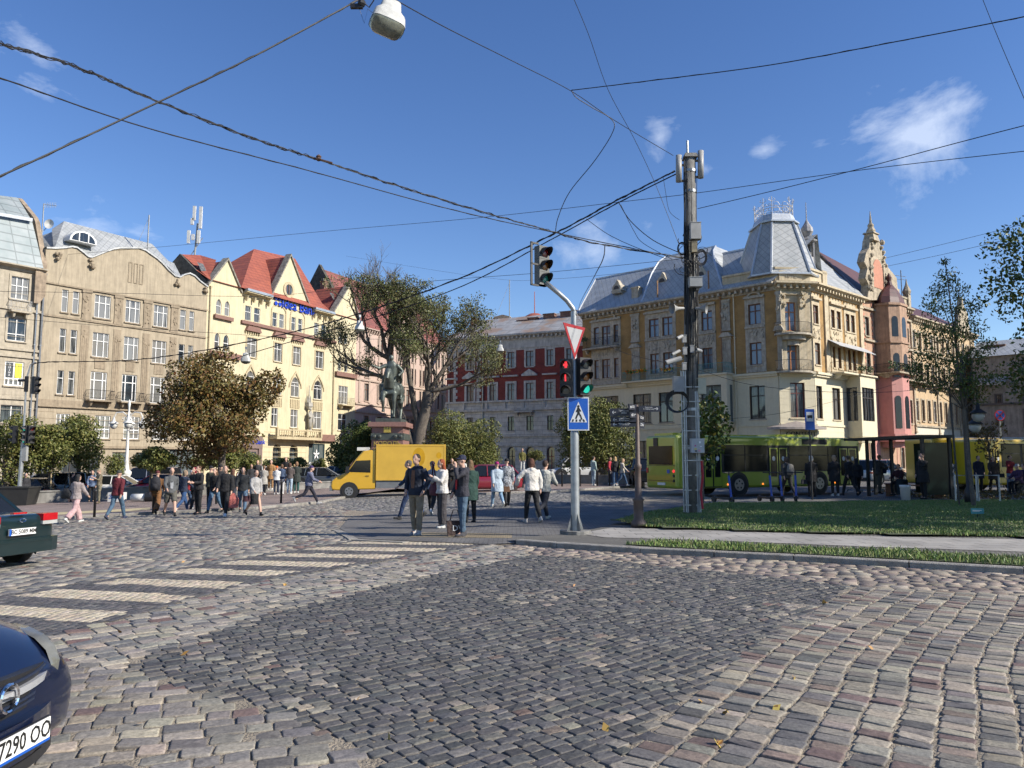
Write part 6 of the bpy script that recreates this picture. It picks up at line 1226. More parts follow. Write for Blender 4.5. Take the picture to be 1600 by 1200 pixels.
for x in(-.235,-.19,-.145,.13,.18,.235):
    z1=4.2 if x<0 else 3.6;m.tube([(x,-.19 if abs(x)<.2 else-.1,.05),(x,-.19 if abs(x)<.2 else-.1,z1)],.026,6)
for z in np.arange(.35,4.1,.42):m.box(-.27,.27,-.225,-.2,z,z+.03)
m.build('cable_conduit',POLEG,UP)
m=MB();m.tube([up(1096,720,-.3),up(1098,745,-.35),up(1095,770,-.3),up(1098,795,-.4)],.035,5);m.build('red_ribbon',mat('red_cloth',(.45,.03,.04),.8),UP)
for py in(268,300,437,640,700):z=up(1078,py).z;m=MB();rr_=.245-.007*z;m.tube([(tx*z/H_u,0,z-.04),(tx*z/H_u,0,z+.04)],rr_+.012,14);m.build('steel_band',POLEG,UP)
# --- fingerpost
b=G(998,822,LZ);FP=empty('fingerpost',(b.x,b.y,b.z-.03),0,'brown cast iron direction post with black arrow boards at the tip of the lawn','signpost');dF=b.y;zt=P(997,634,dF).z-b.z
m=MB();m.lathe([(.19,0),(.19,.12),(.12,.2),(.12,.62),(.15,.66),(.085,.72),(.07,1.4),(.09,1.43),(.09,1.5),(.06,1.54),(.05,zt),(.02,zt+.06)],0,0,12);m.build('post',CAST,FP,True)
NAVY=mat('sign_navy',(.018,.02,.032),.4,vary=.05)
for(px0,px1,py0,py1,rz,arrow,lines)in[(955,992,636,649,0,'L',['Галицький','замок']),(956,990,648.5,660,0,'L',['площа Ринок','Rynok Square']),(956,994,657.5,665.5,0,'L',['Вірменський собор','Armenian Cathedral']),(997,1034,632,642,0,'R',['Пам\'ятник','К. Левицькому']),(980,996,630,640,50,'L',['Ринок','Market']),(982,996,643,652,50,'L',['Латинський','Latin']),(997,1011,646,655,-55,'R',['Ратуша','City Hall']),(997,1011,656,667,-55,'R',['Опера','Opera'])]:
    s_=dF/1200;w=max((px1-px0)*s_/max(.3,math.cos(rad(rz))),.3);h=(py1-py0)*s_*.92;cz_=P(997,(py0+py1)/2,dF).z-b.z;side=-1 if arrow=='L' else 1
    e=empty('arrow_board',(0,-.06 if rz==0 else 0,cz_),rad(rz)*side*-1);e.parent=FP;x0,x1=(-(998-px0)*s_ if rz==0 else-w,-.03)if side<0 else(.03,(px1-998)*s_ if rz==0 else w);m=MB();m.box(x0,x1,-.015,.015,-h/2,h/2);m.build('board',NAVY,e)
    m=MB();ax=x0+.06 if side<0 else x1-.06;Y=-.018;bar(ax,0,ax-side*.09,0,.012);bar(ax,0,ax-side*.035,.035,.012);bar(ax,0,ax-side*.035,-.035,.012);m.build('arrow',SIGNW,e)
    text('lettering','\n'.join(lines),h*.30,SIGNW,e,((x0+x1)/2+side*-.02,-.02,.01),(rad(90),0,0),.001,sx=.85,line=.9)
# --- bus stop sign, no stopping sign, teal plant sign
def post_sign(name,label,cat,px,dep,pytop,r=.035,material=None):
    b=at(px,dep,LZ);e=empty(name,b,0,label,cat);z=P(px,pytop,dep).z-b.z;m=MB();m.tube([(0,0,0),(0,0,z)],r,8);m.build('post',material or BLKP,e);return e,z,b
e,z,b=post_sign('bus_stop_sign','blue bus stop sign with a white bus panel above the green bus','bus stop sign',1267,31,672)
zc=P(1266,655.5,31).z-b.z;m=MB();m.box(-.19,.19,-.06,-.03,-.42+zc,.42+zc);m.build('panel',SIGNB,e);m=MB();m.box(-.14,.14,-.066,-.061,zc-.08,zc+.3);m.build('white_field',SIGNW,e)
m=MB();m.box(-.10,.10,-.07,-.067,zc+.06,zc+.17);[m.prism([(x+.02*math.cos(t),zc+.055+.02*math.sin(t))for t in[2*math.pi*i/8 for i in range(8)]],-.071,-.067)for x in(-.06,.06)];m.build('bus_symbol',SIGNK,e)
e,z,b=post_sign('no_stopping_sign','round blue no stopping sign with red cross at the right edge','road sign',1566,44,656,material=POLEG)
zc=P(1566,649,44).z-b.z;R_=.30
def disc(m,r,y,n=24):m.add([(r*math.cos(2*math.pi*i/n),y,zc+r*math.sin(2*math.pi*i/n))for i in range(n)],[tuple(range(n))])
m=MB();disc(m,.31,-.05);disc(m,.31,-.03);m.build('rim',SIGNR,e);m=MB();disc(m,.26,-.053);m.build('field',SIGNB,e);m=MB();Y=-.056;bar(-.18,zc-.18,.18,zc+.18,.06);bar(-.18,zc+.18,.18,zc-.18,.059);m.build('cross',SIGNR,e)
b=G(1528,815,LZ);e=empty('plant_sign',(b.x,b.y,b.z),rad(-8),'small teal plate on a thin stake in the lawn','sign');m=MB();m.tube([(0,0,0),(0,0,.22)],.01,5);m.build('stake',BLKP,e);m=MB();m.box(-.155,.155,-.012,.012,.2,.34);pl_=m.build('plate',mat('teal_sign',(.012,.16,.20),.45,vary=.05),e);m=MB();m.box(-.12,.10,-.0155,-.0125,.285,.296);m.box(-.12,.05,-.0155,-.0125,.262,.27);m.build('lettering',SIGNW,pl_)
# --- lamps
GLOBE=mat('frosted_lamp_glass',(.50,.50,.47),.35,vary=.05);IVORY=mat('ivory_paint',(.66,.65,.61),.45,vary=.06)
def bell(parent,x,y,z,s,mt):
    m=MB();m.lathe([(.03*s,z+.42*s),(.07*s,z+.3*s),(.08*s,z+.16*s),(.30*s,z),(.30*s,z-.03*s),(.27*s,z-.03*s)],x,y,12);sh=m.build('lamp_shade',mt,parent,True);m=MB();m.lathe([(.21*s,z-.035*s),(.22*s,z-.16*s),(.15*s,z-.30*s),(.05*s,z-.36*s)],x,y,12);m.build('lamp_glass',GLOBE,sh,True)
b=at(198,55);LP=empty('street_lamp',b,0,'ornate ivory lamp post with bell lamps in front of the tan house','street lamp');zt=P(200,632,55).z-b.z;s=55/1200
m=MB();m.lathe([(.5,0),(.5,.5),(.34,.7),(.26,1.4),(.36,1.6),(.36,1.75),(.2,1.9),(.13,2.4),(.15,2.5),(.11,2.6),(.08,zt-1.0),(.12,zt-.9),(.07,zt-.7),(.06,zt-.2),(.1,zt),(.03,zt+.35)],0,0,14);m.build('column',IVORY,LP,True)
for dx,dy in((-1.05,0),(1.0,0),(.45,-.95),(-.3,.95)):
    m=MB();m.tube([(0,0,zt-.9),(dx*.4,dy*.4,zt-.55),(dx*.85,dy*.85,zt-.6),(dx,dy,zt-.95)],.045,6);m.tube([(dx*.3+.13*math.cos(t),dy*.3,zt-1.0+.13*math.sin(t))for t in[2*math.pi*i/10 for i in range(11)]],.022,4);m.build('arm',IVORY,LP);bell(LP,dx,dy,zt-1.35,1.15,IVORY)
b=at(1512,27,LZ);RL=empty('street_lamp',b,0,'black lamp post with two bell lamps behind the leaning sapling','street lamp');m=MB();zt=P(1515,560,27).z-b.z;m.lathe([(.17,0),(.17,.5),(.10,.65),(.08,zt-.8),(.10,zt-.7),(.07,zt),(.02,zt+.2)],0,0,10);m.build('column',BLKP,RL,True)
for px,py,dy in[(1528,645,0),(1523,662,1.0)]:
    q=P(px,py,27+dy)-b;m=MB();m.tube([(0,0,q.z+.75),(q.x*.5,dy*.5,q.z+1.0),(q.x,dy,q.z+.8),(q.x,dy,q.z+.35)],.03,6);m.build('arm',BLKP,RL);bell(RL,q.x,dy,q.z,.92,BLKP)
# --- overhead wires
def wire(pts,r,label,name='overhead_wire',wob=0.0,strands=1,seed=0,group='overhead cables',n=6):
    """pts: (px, py, metres ahead)"""
    r_=random.Random(seed);P3=[P(*q)for q in pts];k=len(P3)
    def cr(t): # smooth curve through the points
        i=min(int(t),k-2);f=t-i;a,b,c,d=P3[max(i-1,0)],P3[i],P3[i+1],P3[min(i+2,k-1)]
        return .5*((2*b)+(c-a)*f+(2*a-5*b+4*c-d)*f*f+(3*b-a-3*c+d)*f**3)
    m=MB()
    for s_ in range(strands):
        ph,fr=r_.uniform(0,6),r_.uniform(2.5,6);am=wob*(0 if s_==0 else 1)*r_.uniform(.5,1.2);N_=(k-1)*(n if strands==1 else n*4)
        m.tube([cr((k-1)*i/N_)+Vector((0,0,am*math.sin(ph+fr*i*.21)))+Vector((0,am*math.cos(ph+fr*i*.17),0))for i in range(N_+1)],r*(1 if s_==0 else .55),5,cap=False)
    return tag(m.build(name,CAB,None),label,'cable',group)
wire([(-60,292,9),(0,275,9.3),(242,162,10.5),(400,86,11.2),(545,8,12),(640,-45,12.6)],.014,'thick black cable rising steeply from the left edge to the hanging lamp',strands=2,wob=.015)
wire([(-60,50,9),(0,68,9.5),(120,105,10.7),(245,158,12),(400,218,14),(500,250,15.3),(620,290,17),(750,330,19),(850,358,21),(930,380,22),(1070,403,23.3)],.012,'loose bundle of many cables running from upper left down to the pole',strands=5,wob=.03,seed=4)
wire([(-60,108,11),(0,122,11.5),(230,200,14),(480,266,17),(700,326,20),(860,362,22),(1068,404,23.4)],.013,'single cable just below the loose bundle',strands=2,wob=.012)
wire([(1055,267,23.3),(960,315,24),(860,368,26),(700,442,30),(500,508,35),(320,547,40),(200,563,43),(70,566,44),(50,572,44)],.022,'upper of two heavy cables from the pole top down to the left signal post',strands=3,wob=.03,seed=2)
wire([(1056,272,23.3),(960,320,24.5),(860,375,27),(720,448,31),(560,504,34),(380,556,42),(290,590,60)],.02,'lower of two heavy cables from the pole top towards the tan house',strands=2,wob=.03,seed=3)
wire([(618,0,12),(700,45,14),(800,95,17),(892,142,19.5),(960,188,21.5),(1052,243,23.3)],.010,'thin cable from the hanging lamp down to the pole top')
wire([(893,141,19.5),(1000,128,18.5),(1200,102,17),(1400,65,15.5),(1600,26,14),(1700,2,13.5)],.012,'twisted cable rising to the upper right corner',strands=2,wob=.012)
wire([(893,141,19.5),(900,152,19.6),(925,168,20),(955,186,20.5),(958,205,20.6),(930,250,21),(890,300,21.5),(872,340,21.8),(868,362,22)],.012,'slack cable hanging in an S bend above the signal head')
wire([(893,-10,18),(920,55,19),(950,140,20.5),(990,215,22),(1025,290,23),(1062,385,23.4)],.008,'thin steep wire from the top edge down to the pole')
wire([(100,398,74),(260,385,66),(500,362,55),(750,340,44),(1000,312,36),(1100,300,33),(1350,265,28),(1620,234,24)],.014,'long thin wire across the whole sky behind the pole')
wire([(1090,326,23.2),(1200,300,21.5),(1350,262,19),(1500,222,17),(1640,186,15.5)],.011,'cable from the pole out to the right edge')
wire([(1532,-10,17),(1560,60,16.5),(1605,165,16)],.007,'short thin wire in the upper right corner')
wire([(1372,406,80),(1480,380,70),(1620,345,60)],.018,'upper thin wire running right from the scrolled gable');wire([(1376,418,80),(1480,396,70),(1620,363,60)],.018,'lower thin wire running right from the scrolled gable')
wire([(966,315,24),(985,345,23.8),(1020,375,23.6),(1062,395,23.4)],.014,'short drop cable from the heavy pair to the pole');wire([(916,342,24.6),(950,366,24.2),(990,385,23.8),(1040,404,23.5)],.010,'slack link between heavy cable and pole');wire([(970,320,24),(990,360,23.8),(1005,380,23.7),(1050,405,23.5)],.009,'second slack drop cable beside the pole')
wire([(945,384,22.2),(942,405,22.5),(928,433,30),(905,478,60),(903,500,86)],.016,'cable dropping from the bundle to the corner house');wire([(1036,275,23.4),(1040,300,23.4),(1046,330,23.4),(1062,344,23.4)],.007,'small wire loop left of the pole top')
wire([(-20,455,60),(180,458,62),(400,463,64),(530,452,66),(700,437,62),(860,425,60),(1060,405,58)],.018,'tram span wire across the old facades');wire([(-20,494,48),(150,508,50),(330,520,52),(480,528,54),(700,530,58),(905,525,70)],.014,'lower span wire passing the tan and yellow houses')
wire([(905,500,60),(960,545,45),(1080,575,36),(1200,605,34),(1400,612,38),(1560,590,50)],.012,'contact wire above the green bus');wire([(860,600,60),(1000,660,50),(1130,655,45),(1250,640,42),(1400,600,46)],.010,'second contact wire above the green bus')
wire([(540,400,150),(760,434,120),(860,436,90),(1040,420,60)],.016,'distant wire over the brick house roof')
ins=[(498,247,15.2)]
for px,py,d in ins:
    c=P(px,py,d);m=MB();m.lathe([(.03,-.06),(.07,-.03),(.04,0),(.06,.03),(.02,.07)],0,0,8);m.tube([(-.22,0,.04),(.28,0,-.1)],.02,5);o=m.build('insulator',mat('rusty_fitting',(.12,.07,.05),.8),None);o.location=c;tag(o,'rusty clamp hanging in the loose cable bundle','insulator')
# --- lamps hung from the wires
def hung(px,py,d,s,label,rz=0.0,full=False):
    c=P(px,py,d);o=empty('hanging_lamp',c,rz,label,'street lamp','lamps hung from the wires');m=MB();
    rs=[(-.16,.24,.16),(-.0,.22,.15),(.10,.15,.11),(.12,.15,.11),(.26,.13,.10),(.30,.07,.06)];n=16;vs=[]
    sg=lambda a:math.copysign(abs(a)**.5,a)
    for z,a,b_ in rs:vs+=[(a*s*sg(math.cos(2*math.pi*i/n)),b_*s*sg(math.sin(2*math.pi*i/n)),z*s)for i in range(n)]
    k=len(rs);m.add(vs,[(i*n+j,i*n+(j+1)%n,(i+1)*n+(j+1)%n,(i+1)*n+j)for i in range(k-1)for j in range(n)]+[tuple(range((k-1)*n,k*n))]);m.build('housing',mat('lamp_white_paint',(.52,.52,.49),.5,vary=.12,scale=9),o,True)
    m=MB();rs=[(-.162,.235,.155),(-.24,.19,.12),(-.29,.06,.04)];vs=[]
    for z,a,b_ in rs:vs+=[(a*s*sg(math.cos(2*math.pi*i/n)),b_*s*sg(math.sin(2*math.pi*i/n)),z*s)for i in range(n)]
    m.add(vs,[(i*n+j,(i+1)*n+j,(i+1)*n+(j+1)%n,i*n+(j+1)%n)for i in range(2)for j in range(n)]+[tuple(range(3*n-1,2*n-1,-1))]);m.build('diffuser',mat('ribbed_diffuser',(.20,.21,.17),.2,vary=.2,scale=14,spec=.8),o,True)
    m=MB();m.tube([(0,0,.28*s),(0,0,.5*s)],.02*s,6);m.box(-.05*s,.05*s,-.03*s,.03*s,.48*s,.6*s);m.build('hanger',POLEG,o);return o
hl=hung(607,28,11.5,1.15,'large white street lamp hanging at the top edge of the view',rad(25));hl.rotation_euler=(rad(-14),rad(12),rad(25))
hung(384,560,47,1.2,'small hanging lamp in front of the yellow bank house');hung(562,510,33,.85,'dark hanging lamp in front of the bare tree',rad(40));hung(782,545,60,1.1,'small hanging lamp in front of the brick house')
m=MB();q=P(565,5,11.9);m.ball((0,0,0),.07,n=8,m=5);m.box(-.18,.02,-.03,.03,-.09,-.02);m.tube([(.05,0,0),(.12,.02,-.06),(.2,0,.05),(.12,0,.14)],.012,4);m.tube([(-.05,0,-.05),(.05,0,-.35),(.1,0,-.1),(.35,0,-.3)],.005,3);o=m.build('insulator',BLKP,None);o.location=q;tag(o,'black cable joint beside the large hanging lamp','insulator')
# --- roof aerials
e=at(304,92);AN=empty('phone_mast',(P(304,404,92).x,92,P(304,404,92).z-.6),0,'cluster of white mobile phone antennas above the bank house roof','antenna mast');o_=AN.location;m=MB();m.tube([(0,0,-1.5),(0,0,1),(.2,0,5)],.12,6);m.tube([(-.6,0,.8),(.9,0,3.2)],.05,5);m.build('mast',BOXG,AN)
for px0,py0,py1 in[(305.5,323,345),(315.5,324,358),(296.5,361,381),(312,361,381),(302,342,352),(303,367,376)]:
    a,c=P(px0,py0,92)-o_,P(px0,py1,92)-o_;m=MB();m.box(a.x-.18,a.x+.18,-.35,-.15,c.z,a.z);m.build('antenna_panel',mat('white_antenna',(.66,.66,.64),.5),AN)
for(px,y0,y1,d,lb)in[(231,336,380,82,'thin roof mast behind the tan house'),(796,437,492,112,'tall thin mast behind the brick house')]:
    c=P(px,y1,d);e=MB();h=P(px,y0,d).z-c.z;e.tube([(0,0,-1),(0,0,h)],.07,5);e.tube([(0,0,h*.9),(-h*.35,0,0)],.02,4);o=e.build('roof_mast',BOXG,None);o.location=c;tag(o,lb,'mast')
c=P(66.5,352,80);AE=empty('tv_aerial',c,0,'tv aerial with satellite dish left of the slate roof','tv aerial');h=P(66.5,318,80).z-c.z;m=MB();m.tube([(0,0,-2.5),(0,0,h)],.06,5);m.tube([(0,0,h-.1),(1.4,0,h-.25)],.03,4);[m.tube([(x,0,h-.45),(x,0,h+.1)],.02,3)for x in np.arange(.2,1.4,.18)];m.build('aerial',BOXG,AE);m=MB();q=P(77,350,80)-c;m.rings([(q.x,0,q.z-.02,.02,.02)]*2,4);m=MB();n=16;m.add([(q.x,.12,q.z)]+[(q.x+.52*math.cos(2*math.pi*i/n),-.05,q.z+.52*math.sin(2*math.pi*i/n))for i in range(n)],[(0,1+i,1+(i+1)%n)for i in range(n)]);m.tube([(q.x,.1,q.z),(0,.1,q.z-.8)],.04,4);m.build('satellite_dish',IVORY,AE)
c=P(1409,455,92);m=MB();m.tube([(0,0,-2),(0,0,2.6)],.06,5);m.tube([(-.8,0,2.0),(.6,0,1.8)],.03,4);m.tube([(-.5,0,1.5),(.5,0,1.4)],.03,4);o=m.build('tv_aerial',BOXG,None);o.location=c;tag(o,'small tv aerial on the far right roofs','tv aerial')
# ---------------------------------------------------------------- trees
BARK=mat('grey_brown_bark',(.15,.125,.10),.9,vary=.25,scale=5,bump=.8,bscale=18,col2=(.07,.06,.05))
def leafmat(n,cols):return mat(n,cols[0],.55,island=cols,spec=.3)
LDK=leafmat('dark_green_leaves',[(.045,.07,.018),(.07,.10,.022),(.10,.13,.03),(.035,.055,.015),(.15,.155,.04)])
LGL=leafmat('clipped_olive_leaves',[(.09,.11,.03),(.13,.145,.035),(.06,.08,.022),(.17,.17,.05),(.11,.12,.03),(.20,.17,.05)])
LMP=leafmat('turning_maple_leaves',[(.13,.065,.022),(.17,.10,.03),(.08,.075,.02),(.11,.10,.03),(.20,.14,.04),(.06,.055,.018),(.14,.055,.02)])
LASH=leafmat('ash_leaves',[(.045,.08,.018),(.075,.115,.025),(.11,.15,.035),(.04,.065,.015),(.18,.15,.04)])
LSP=leafmat('sparse_olive_leaves',[(.10,.12,.035),(.14,.15,.05),(.07,.085,.03),(.17,.14,.06)])
def leaves(name,blobs,n,size,material,parent,shell=.55,flat=.0,aspect=.6,seed=1,droop=0):
    """leaf faces spread through uneven clumps (x, y, z, rx, ry, rz)"""
    R=np.random.default_rng(seed);B=np.array(blobs,float);w=(B[:,3]*B[:,4]*B[:,5])**.72;w/=w.sum();i=R.choice(len(B),n,p=w);d=R.normal(0,1,(n,3));d/=np.linalg.norm(d,axis=1)[:,None]
    r=shell+(1-shell)*R.random(n)**.6;r*=1+.18*np.sin(d[:,0]*5+i)*np.cos(d[:,2]*6+i*2);c=B[i,:3]+d*B[i,3:6]*r[:,None]
    a=R.normal(0,1,(n,3));a[:,2]-=droop;a/=np.linalg.norm(a,axis=1)[:,None];b=np.cross(a,d+R.normal(0,.7,(n,3)));b/=np.linalg.norm(b,axis=1)[:,None]+1e-9;s=size*R.uniform(.55,1.3,n)[:,None]
    V=np.stack([c-a*s*.5,c+b*s*.5*aspect,c+a*s*.5,c-b*s*.5*aspect],1).reshape(-1,3);Q=np.arange(n*4).reshape(n,4)
    return colmesh(name,V,(Q,np.zeros((0,3),int)),None,material,parent,smooth=False)
def blobs_ball(cx,cy,cz,rx,ry,rz,k,sub=.45,seed=0):
    r=random.Random(seed);out=[]
    for _ in range(k):
        t,p,q=r.uniform(0,6.283),math.acos(r.uniform(-1,1)),r.uniform(.45,.85 if sub>.32 else 1.0);s=sub*r.uniform(.7,1.25);out.append((cx+rx*q*math.cos(t)*math.sin(p),cy+ry*q*math.sin(t)*math.sin(p),cz+rz*q*math.cos(p),rx*s,ry*s,rz*s))
    return out
def limb(m,a,b,r0,r1,bend=.15,n=4,rnd=random,sides=6):
    a,b=Vector(a),Vector(b);L=(b-a).length;pts=[];o=Vector((rnd.uniform(-1,1),rnd.uniform(-1,1),rnd.uniform(0,.6)))*L*bend
    for i in range(n+1):f=i/n;pts.append(a+(b-a)*f+o*math.sin(math.pi*f))
    m.tube(pts,[r0+(r1-r0)*i/n for i in range(n+1)],sides,cap=False);return pts[-1]
def crown_tree(name,label,px,dep,pys,rpx,tr,nl,size,material,lift=0.0,group=None,sq=1.0,k=16,stake=False,seed=1,sub=.45,cat='tree',loc=None,trunk_mat=None,droop=0):
    """pys = (crown top, crown bottom) rows; rpx = crown half width in px"""
    b=loc or at(px,dep,lift);e=empty(name,b,0,label,cat,group);zt,zb=P(px,pys[0],dep).z-b.z,P(px,pys[1],dep).z-b.z;rx=rpx*dep/1200;rz=(zt-zb)/2;cz=(zt+zb)/2;r=random.Random(seed)
    bl=blobs_ball(0,0,cz,rx,rx*sq,rz,k,sub,seed);m=MB();limb(m,(0,0,-.1),(0,0,cz-rz*.2),tr,tr*.7,.02,4,r,8)
    for q in bl[:10]:limb(m,(0,0,max(zb*.9,cz-rz*.8)),q[:3],tr*.5,tr*.12,.1,3,r,5)
    m.build('trunk',trunk_mat or BARK,e,True);leaves('crown',bl,nl,size,material,e,seed=seed,droop=droop)
    if stake:m=MB();m.tube([(.12,-.1,0),(.1,-.08,zb+.3)],.045,6);m.build('stake',mat('pale_wood',(.50,.38,.22),.8),e)
    return e
GT='clipped round trees along the square'
for(lb,px,dep,pys,r_,tr,nl,stake,sd)in[
    ('clipped round tree at the far left behind the signal post',12,46,(645,752),50,.28,9000,0,1),('broad clipped tree over the silver people carrier',122,50,(648,738),40,.16,9000,0,2),('low clipped crown between signal post and silver car',80,47,(668,737),35,.12,6000,1,3),
    ('young round tree right of the ivory lamp post',237,44,(694,738),29,.07,5000,1,4),('tiny round tree just left of the ivory lamp post',180,52,(710,745),16,.06,2000,0,5),('small ball shaped tree under the turning maple',314,56,(712,738),17,.08,3000,0,6),
    ('clipped tree below the maple in front of the bank portal',350,50,(688,736),27,.10,5000,1,7),('yellowish clipped tree beside the bank portal',384,54,(704,742),20,.09,3500,0,8),('small flat ball tree before the left bank arch',424,62,(716,733),14,.07,2000,0,9),('flat ball tree between the two bank arches',443,64,(714,733),12,.07,1800,0,10),('dark ball tree before the coffee shop window',466,64,(716,734),14,.07,2000,0,11),
    ('low dark tree before the coffee shop',498,66,(714,742),12,.08,2000,0,12),('small dark ball tree before the brick house arches',836,74,(703,722),13,.06,2000,0,13),('small clipped tree right of the big round tree',768,72,(700,730),14,.08,2000,0,14)]:
    crown_tree('clipped_tree',lb,px,dep,pys,r_,tr,nl,.17 if r_>20 else .13,LGL,group=GT,stake=bool(stake),seed=sd)
crown_tree('round_tree','large dark tree left of the monument',556,62,(652,752),42,.25,17000,.18,LDK,seed=21);crown_tree('round_tree','large round green tree behind the yellow van',722,64,(648,752),58,.3,26000,.165,LGL,seed=22,k=20)
crown_tree('round_tree','round tree behind the signal post and the direction post',930,52,(630,742),62,.35,28000,.15,LGL,seed=23,sq=.8,k=26);crown_tree('turning_maple','maple with reddish brown leaves before the tan and yellow houses',345,46,(556,730),92,.26,25000,.20,LMP,seed=24,k=34,sub=.30)
crown_tree('shrub','green shrub behind the yellow buses at the right edge',1580,56,(692,740),50,.15,6000,.22,leafmat('light_leaves',[(.13,.20,.03),(.18,.24,.05),(.09,.14,.02)]),seed=25,cat='shrub')
crown_tree('sapling','thin young tree with yellowing leaves behind the utility pole',1096,26.5,(590,730),40,.05,1500,.17,leafmat('yellowing_leaves',[(.06,.10,.02),(.09,.13,.03),(.04,.07,.015),(.26,.20,.03)]),LZ,seed=26,k=12,sub=.4)
crown_tree('sapling','small copper leaved sapling beside the black lamps',1546,40,(655,712),26,.05,500,.16,LMP,LZ,seed=27,k=10)
# leaning ash sapling in the lawn
b=G(1522,795,LZ);e=empty('ash_sapling',b,0,'leaning ash sapling with a loose leafy crown on the lawn','tree');d=b.y;q=lambda px,py,o=0:Vector(P(px,py,d+o))-Vector(b);m=MB();ln=[q(1522,797),q(1516,740),q(1510,690),q(1506,640),q(1498,590),q(1494,540),q(1486,480),q(1476,400)]
m.tube(ln,[.075,.065,.06,.055,.045,.035,.02,.008],8,cap=False);r=random.Random(5);bl=[]
for(px,py,rr_)in[(1476,410,10),(1480,435,22),(1468,455,20),(1500,455,18),(1460,480,22),(1495,485,26),(1520,480,18),(1450,520,24),(1485,525,28),(1520,515,22),(1540,540,20),(1445,560,26),(1480,565,28),(1520,560,26),(1440,590,24),(1475,600,26),(1512,600,28),(1545,590,22),(1430,575,14),(1530,620,16)]:
    o=r.uniform(-.9,.9);c=q(px,py,o);s=rr_*d/1200;bl.append((c.x,c.y,c.z,s,s,s*.9));j=min(6,max(3,int((660-py)/40)));limb(m,ln[j],c,.022,.006,.08,3,r,4)
m.build('trunk',BARK,e,True);leaves('crown',bl,6200,.115,LASH,e,shell=.15,aspect=.40,seed=31,droop=.8)
m=MB();s0=q(1508,745);m.tube([(s0.x-.12,s0.y+.2,0),(s0.x-.25,s0.y+.2,4.0)],.035,6);m.build('stake',BLKP,e)
def big_tree(label,x,y,H,R,n,size,material,seed,tr=.4,low=.3,lean=0,name='street_tree'):
    e=empty(name,(x,y,gz(x,y)),0,label,'tree','tall trees along the street on the right');r=random.Random(seed);m=MB();top=Vector((lean,0,H*.72));limb(m,(0,0,-.2),top,tr,tr*.25,.03,6,r,8);bl=[]
    for k in range(26):t=r.uniform(0,6.283);f=r.uniform(low,1);rr_=R*math.sin(math.pi*(.12+.8*(f-low)/(1-low)))*r.uniform(.35,.95);c=(lean*f+rr_*math.cos(t),rr_*math.sin(t),H*f-1);s=R*r.uniform(.22,.4);bl.append((*c,s,s,s*.75));limb(m,top*(max(.3,f-.25)),c,tr*.22,.03,.12,3,r,5)
    m.build('trunk',BARK,e,True);leaves('crown',bl,n,size,material,e,shell=.25,seed=seed);return e
big_tree('tall dark tree filling the upper right edge',28.6,37,16.5,5.3,17000,.22,LASH,41)
big_tree('tall tree beyond the right edge beside the footpath',25.5,21,17,5.6,5500,.42,LDK,42,.5,.30);big_tree('tall tree further along the right side',33,29.5,21,7.5,13000,.50,LDK,43,.5,.25);big_tree('broad tree behind the yellow buses',46,38,22,8,13000,.55,LDK,44,.5,.2);big_tree('tall tree of the far right row',37,21,19,6.5,9000,.55,LDK,45,.5,.3);big_tree('tree beyond the right edge nearest to the camera',31,14,22,5.5,6500,.5,LDK,47,.5,.6);big_tree('far tree of the right hand row',60,46,23,8,11000,.6,LDK,46,.5,.2)
# the wide half bare tree behind the monument
b=at(655,70);e=empty('bare_tree',b,0,'wide spreading half bare tree behind the monument','tree');d=b.y;r=random.Random(9);m=MB();tips=[]
def grow(a,dirv,L,rd,dep_):
    n=3;p=Vector(a);v=dirv.normalized();pts=[p.copy()]
    for i in range(n):v=(v+Vector((r.uniform(-.22,.22),r.uniform(-.22,.22),r.uniform(-.06,.2)))).normalized();p=p+v*L/n;pts.append(p.copy())
    m.tube(pts,[rd*(1-.32*i/n)for i in range(n+1)],7 if dep_<2 else 4 if dep_<4 else 3,cap=False)
    if dep_>=3:tips.append((p.x,p.y,p.z,.55,.55,.45))
    if dep_>=6:return
    for j in range(3 if dep_ in(1,2,4,5)else 2):
        t=r.uniform(0,6.283);s=r.uniform(.45,.85);w=Vector((math.cos(t),math.sin(t),r.uniform(-.15,.35)));grow(pts[-1]if j<2 else pts[-2],v+w*s,L*r.uniform(.66,.84),rd*r.uniform(.5,.66),dep_+1)
q=lambda px,py,o=0:Vector(P(px,py,d+o))-Vector(b)
f1=[Vector((0,0,-.2)),q(652,705),q(656,672),q(664,645),q(668,612)];m.tube(f1,[.75,.62,.55,.48,.42],10,cap=False);f2_=[q(652,705),q(637,680),q(622,640),q(618,600),q(608,560)];m.tube(f2_,[.5,.45,.4,.34,.28],9,cap=False)
m.tube([f1[2],q(648,640),q(640,592)],[.34,.28,.22],8,cap=False)
for a,v in[(f1[-1],(-.15,.2,1)),(f1[-1],(.25,-.5,.9)),(f2_[-1],(.45,-.2,.9)),(f1[-1],(.75,-.2,.75)),(f1[-1],(.95,.35,.28)),(f1[3],(.3,.9,.8)),(f2_[-1],(-.5,0,.85)),(f2_[-1],(-1,-.2,.32)),(f2_[-1],(.15,.3,1)),(f2_[3],(-.8,.5,.4)),(q(640,592),(.05,.1,1)),(q(640,592),(-.25,-.3,.9)),(f2_[2],(.1,-.8,.7))]:grow(a,Vector(v),2.9,.22,1)
m.build('trunk',BARK,e,True);leaves('crown',[t for t in tips if t[2]<18],42000,.17,LSP,e,shell=.1,seed=51)
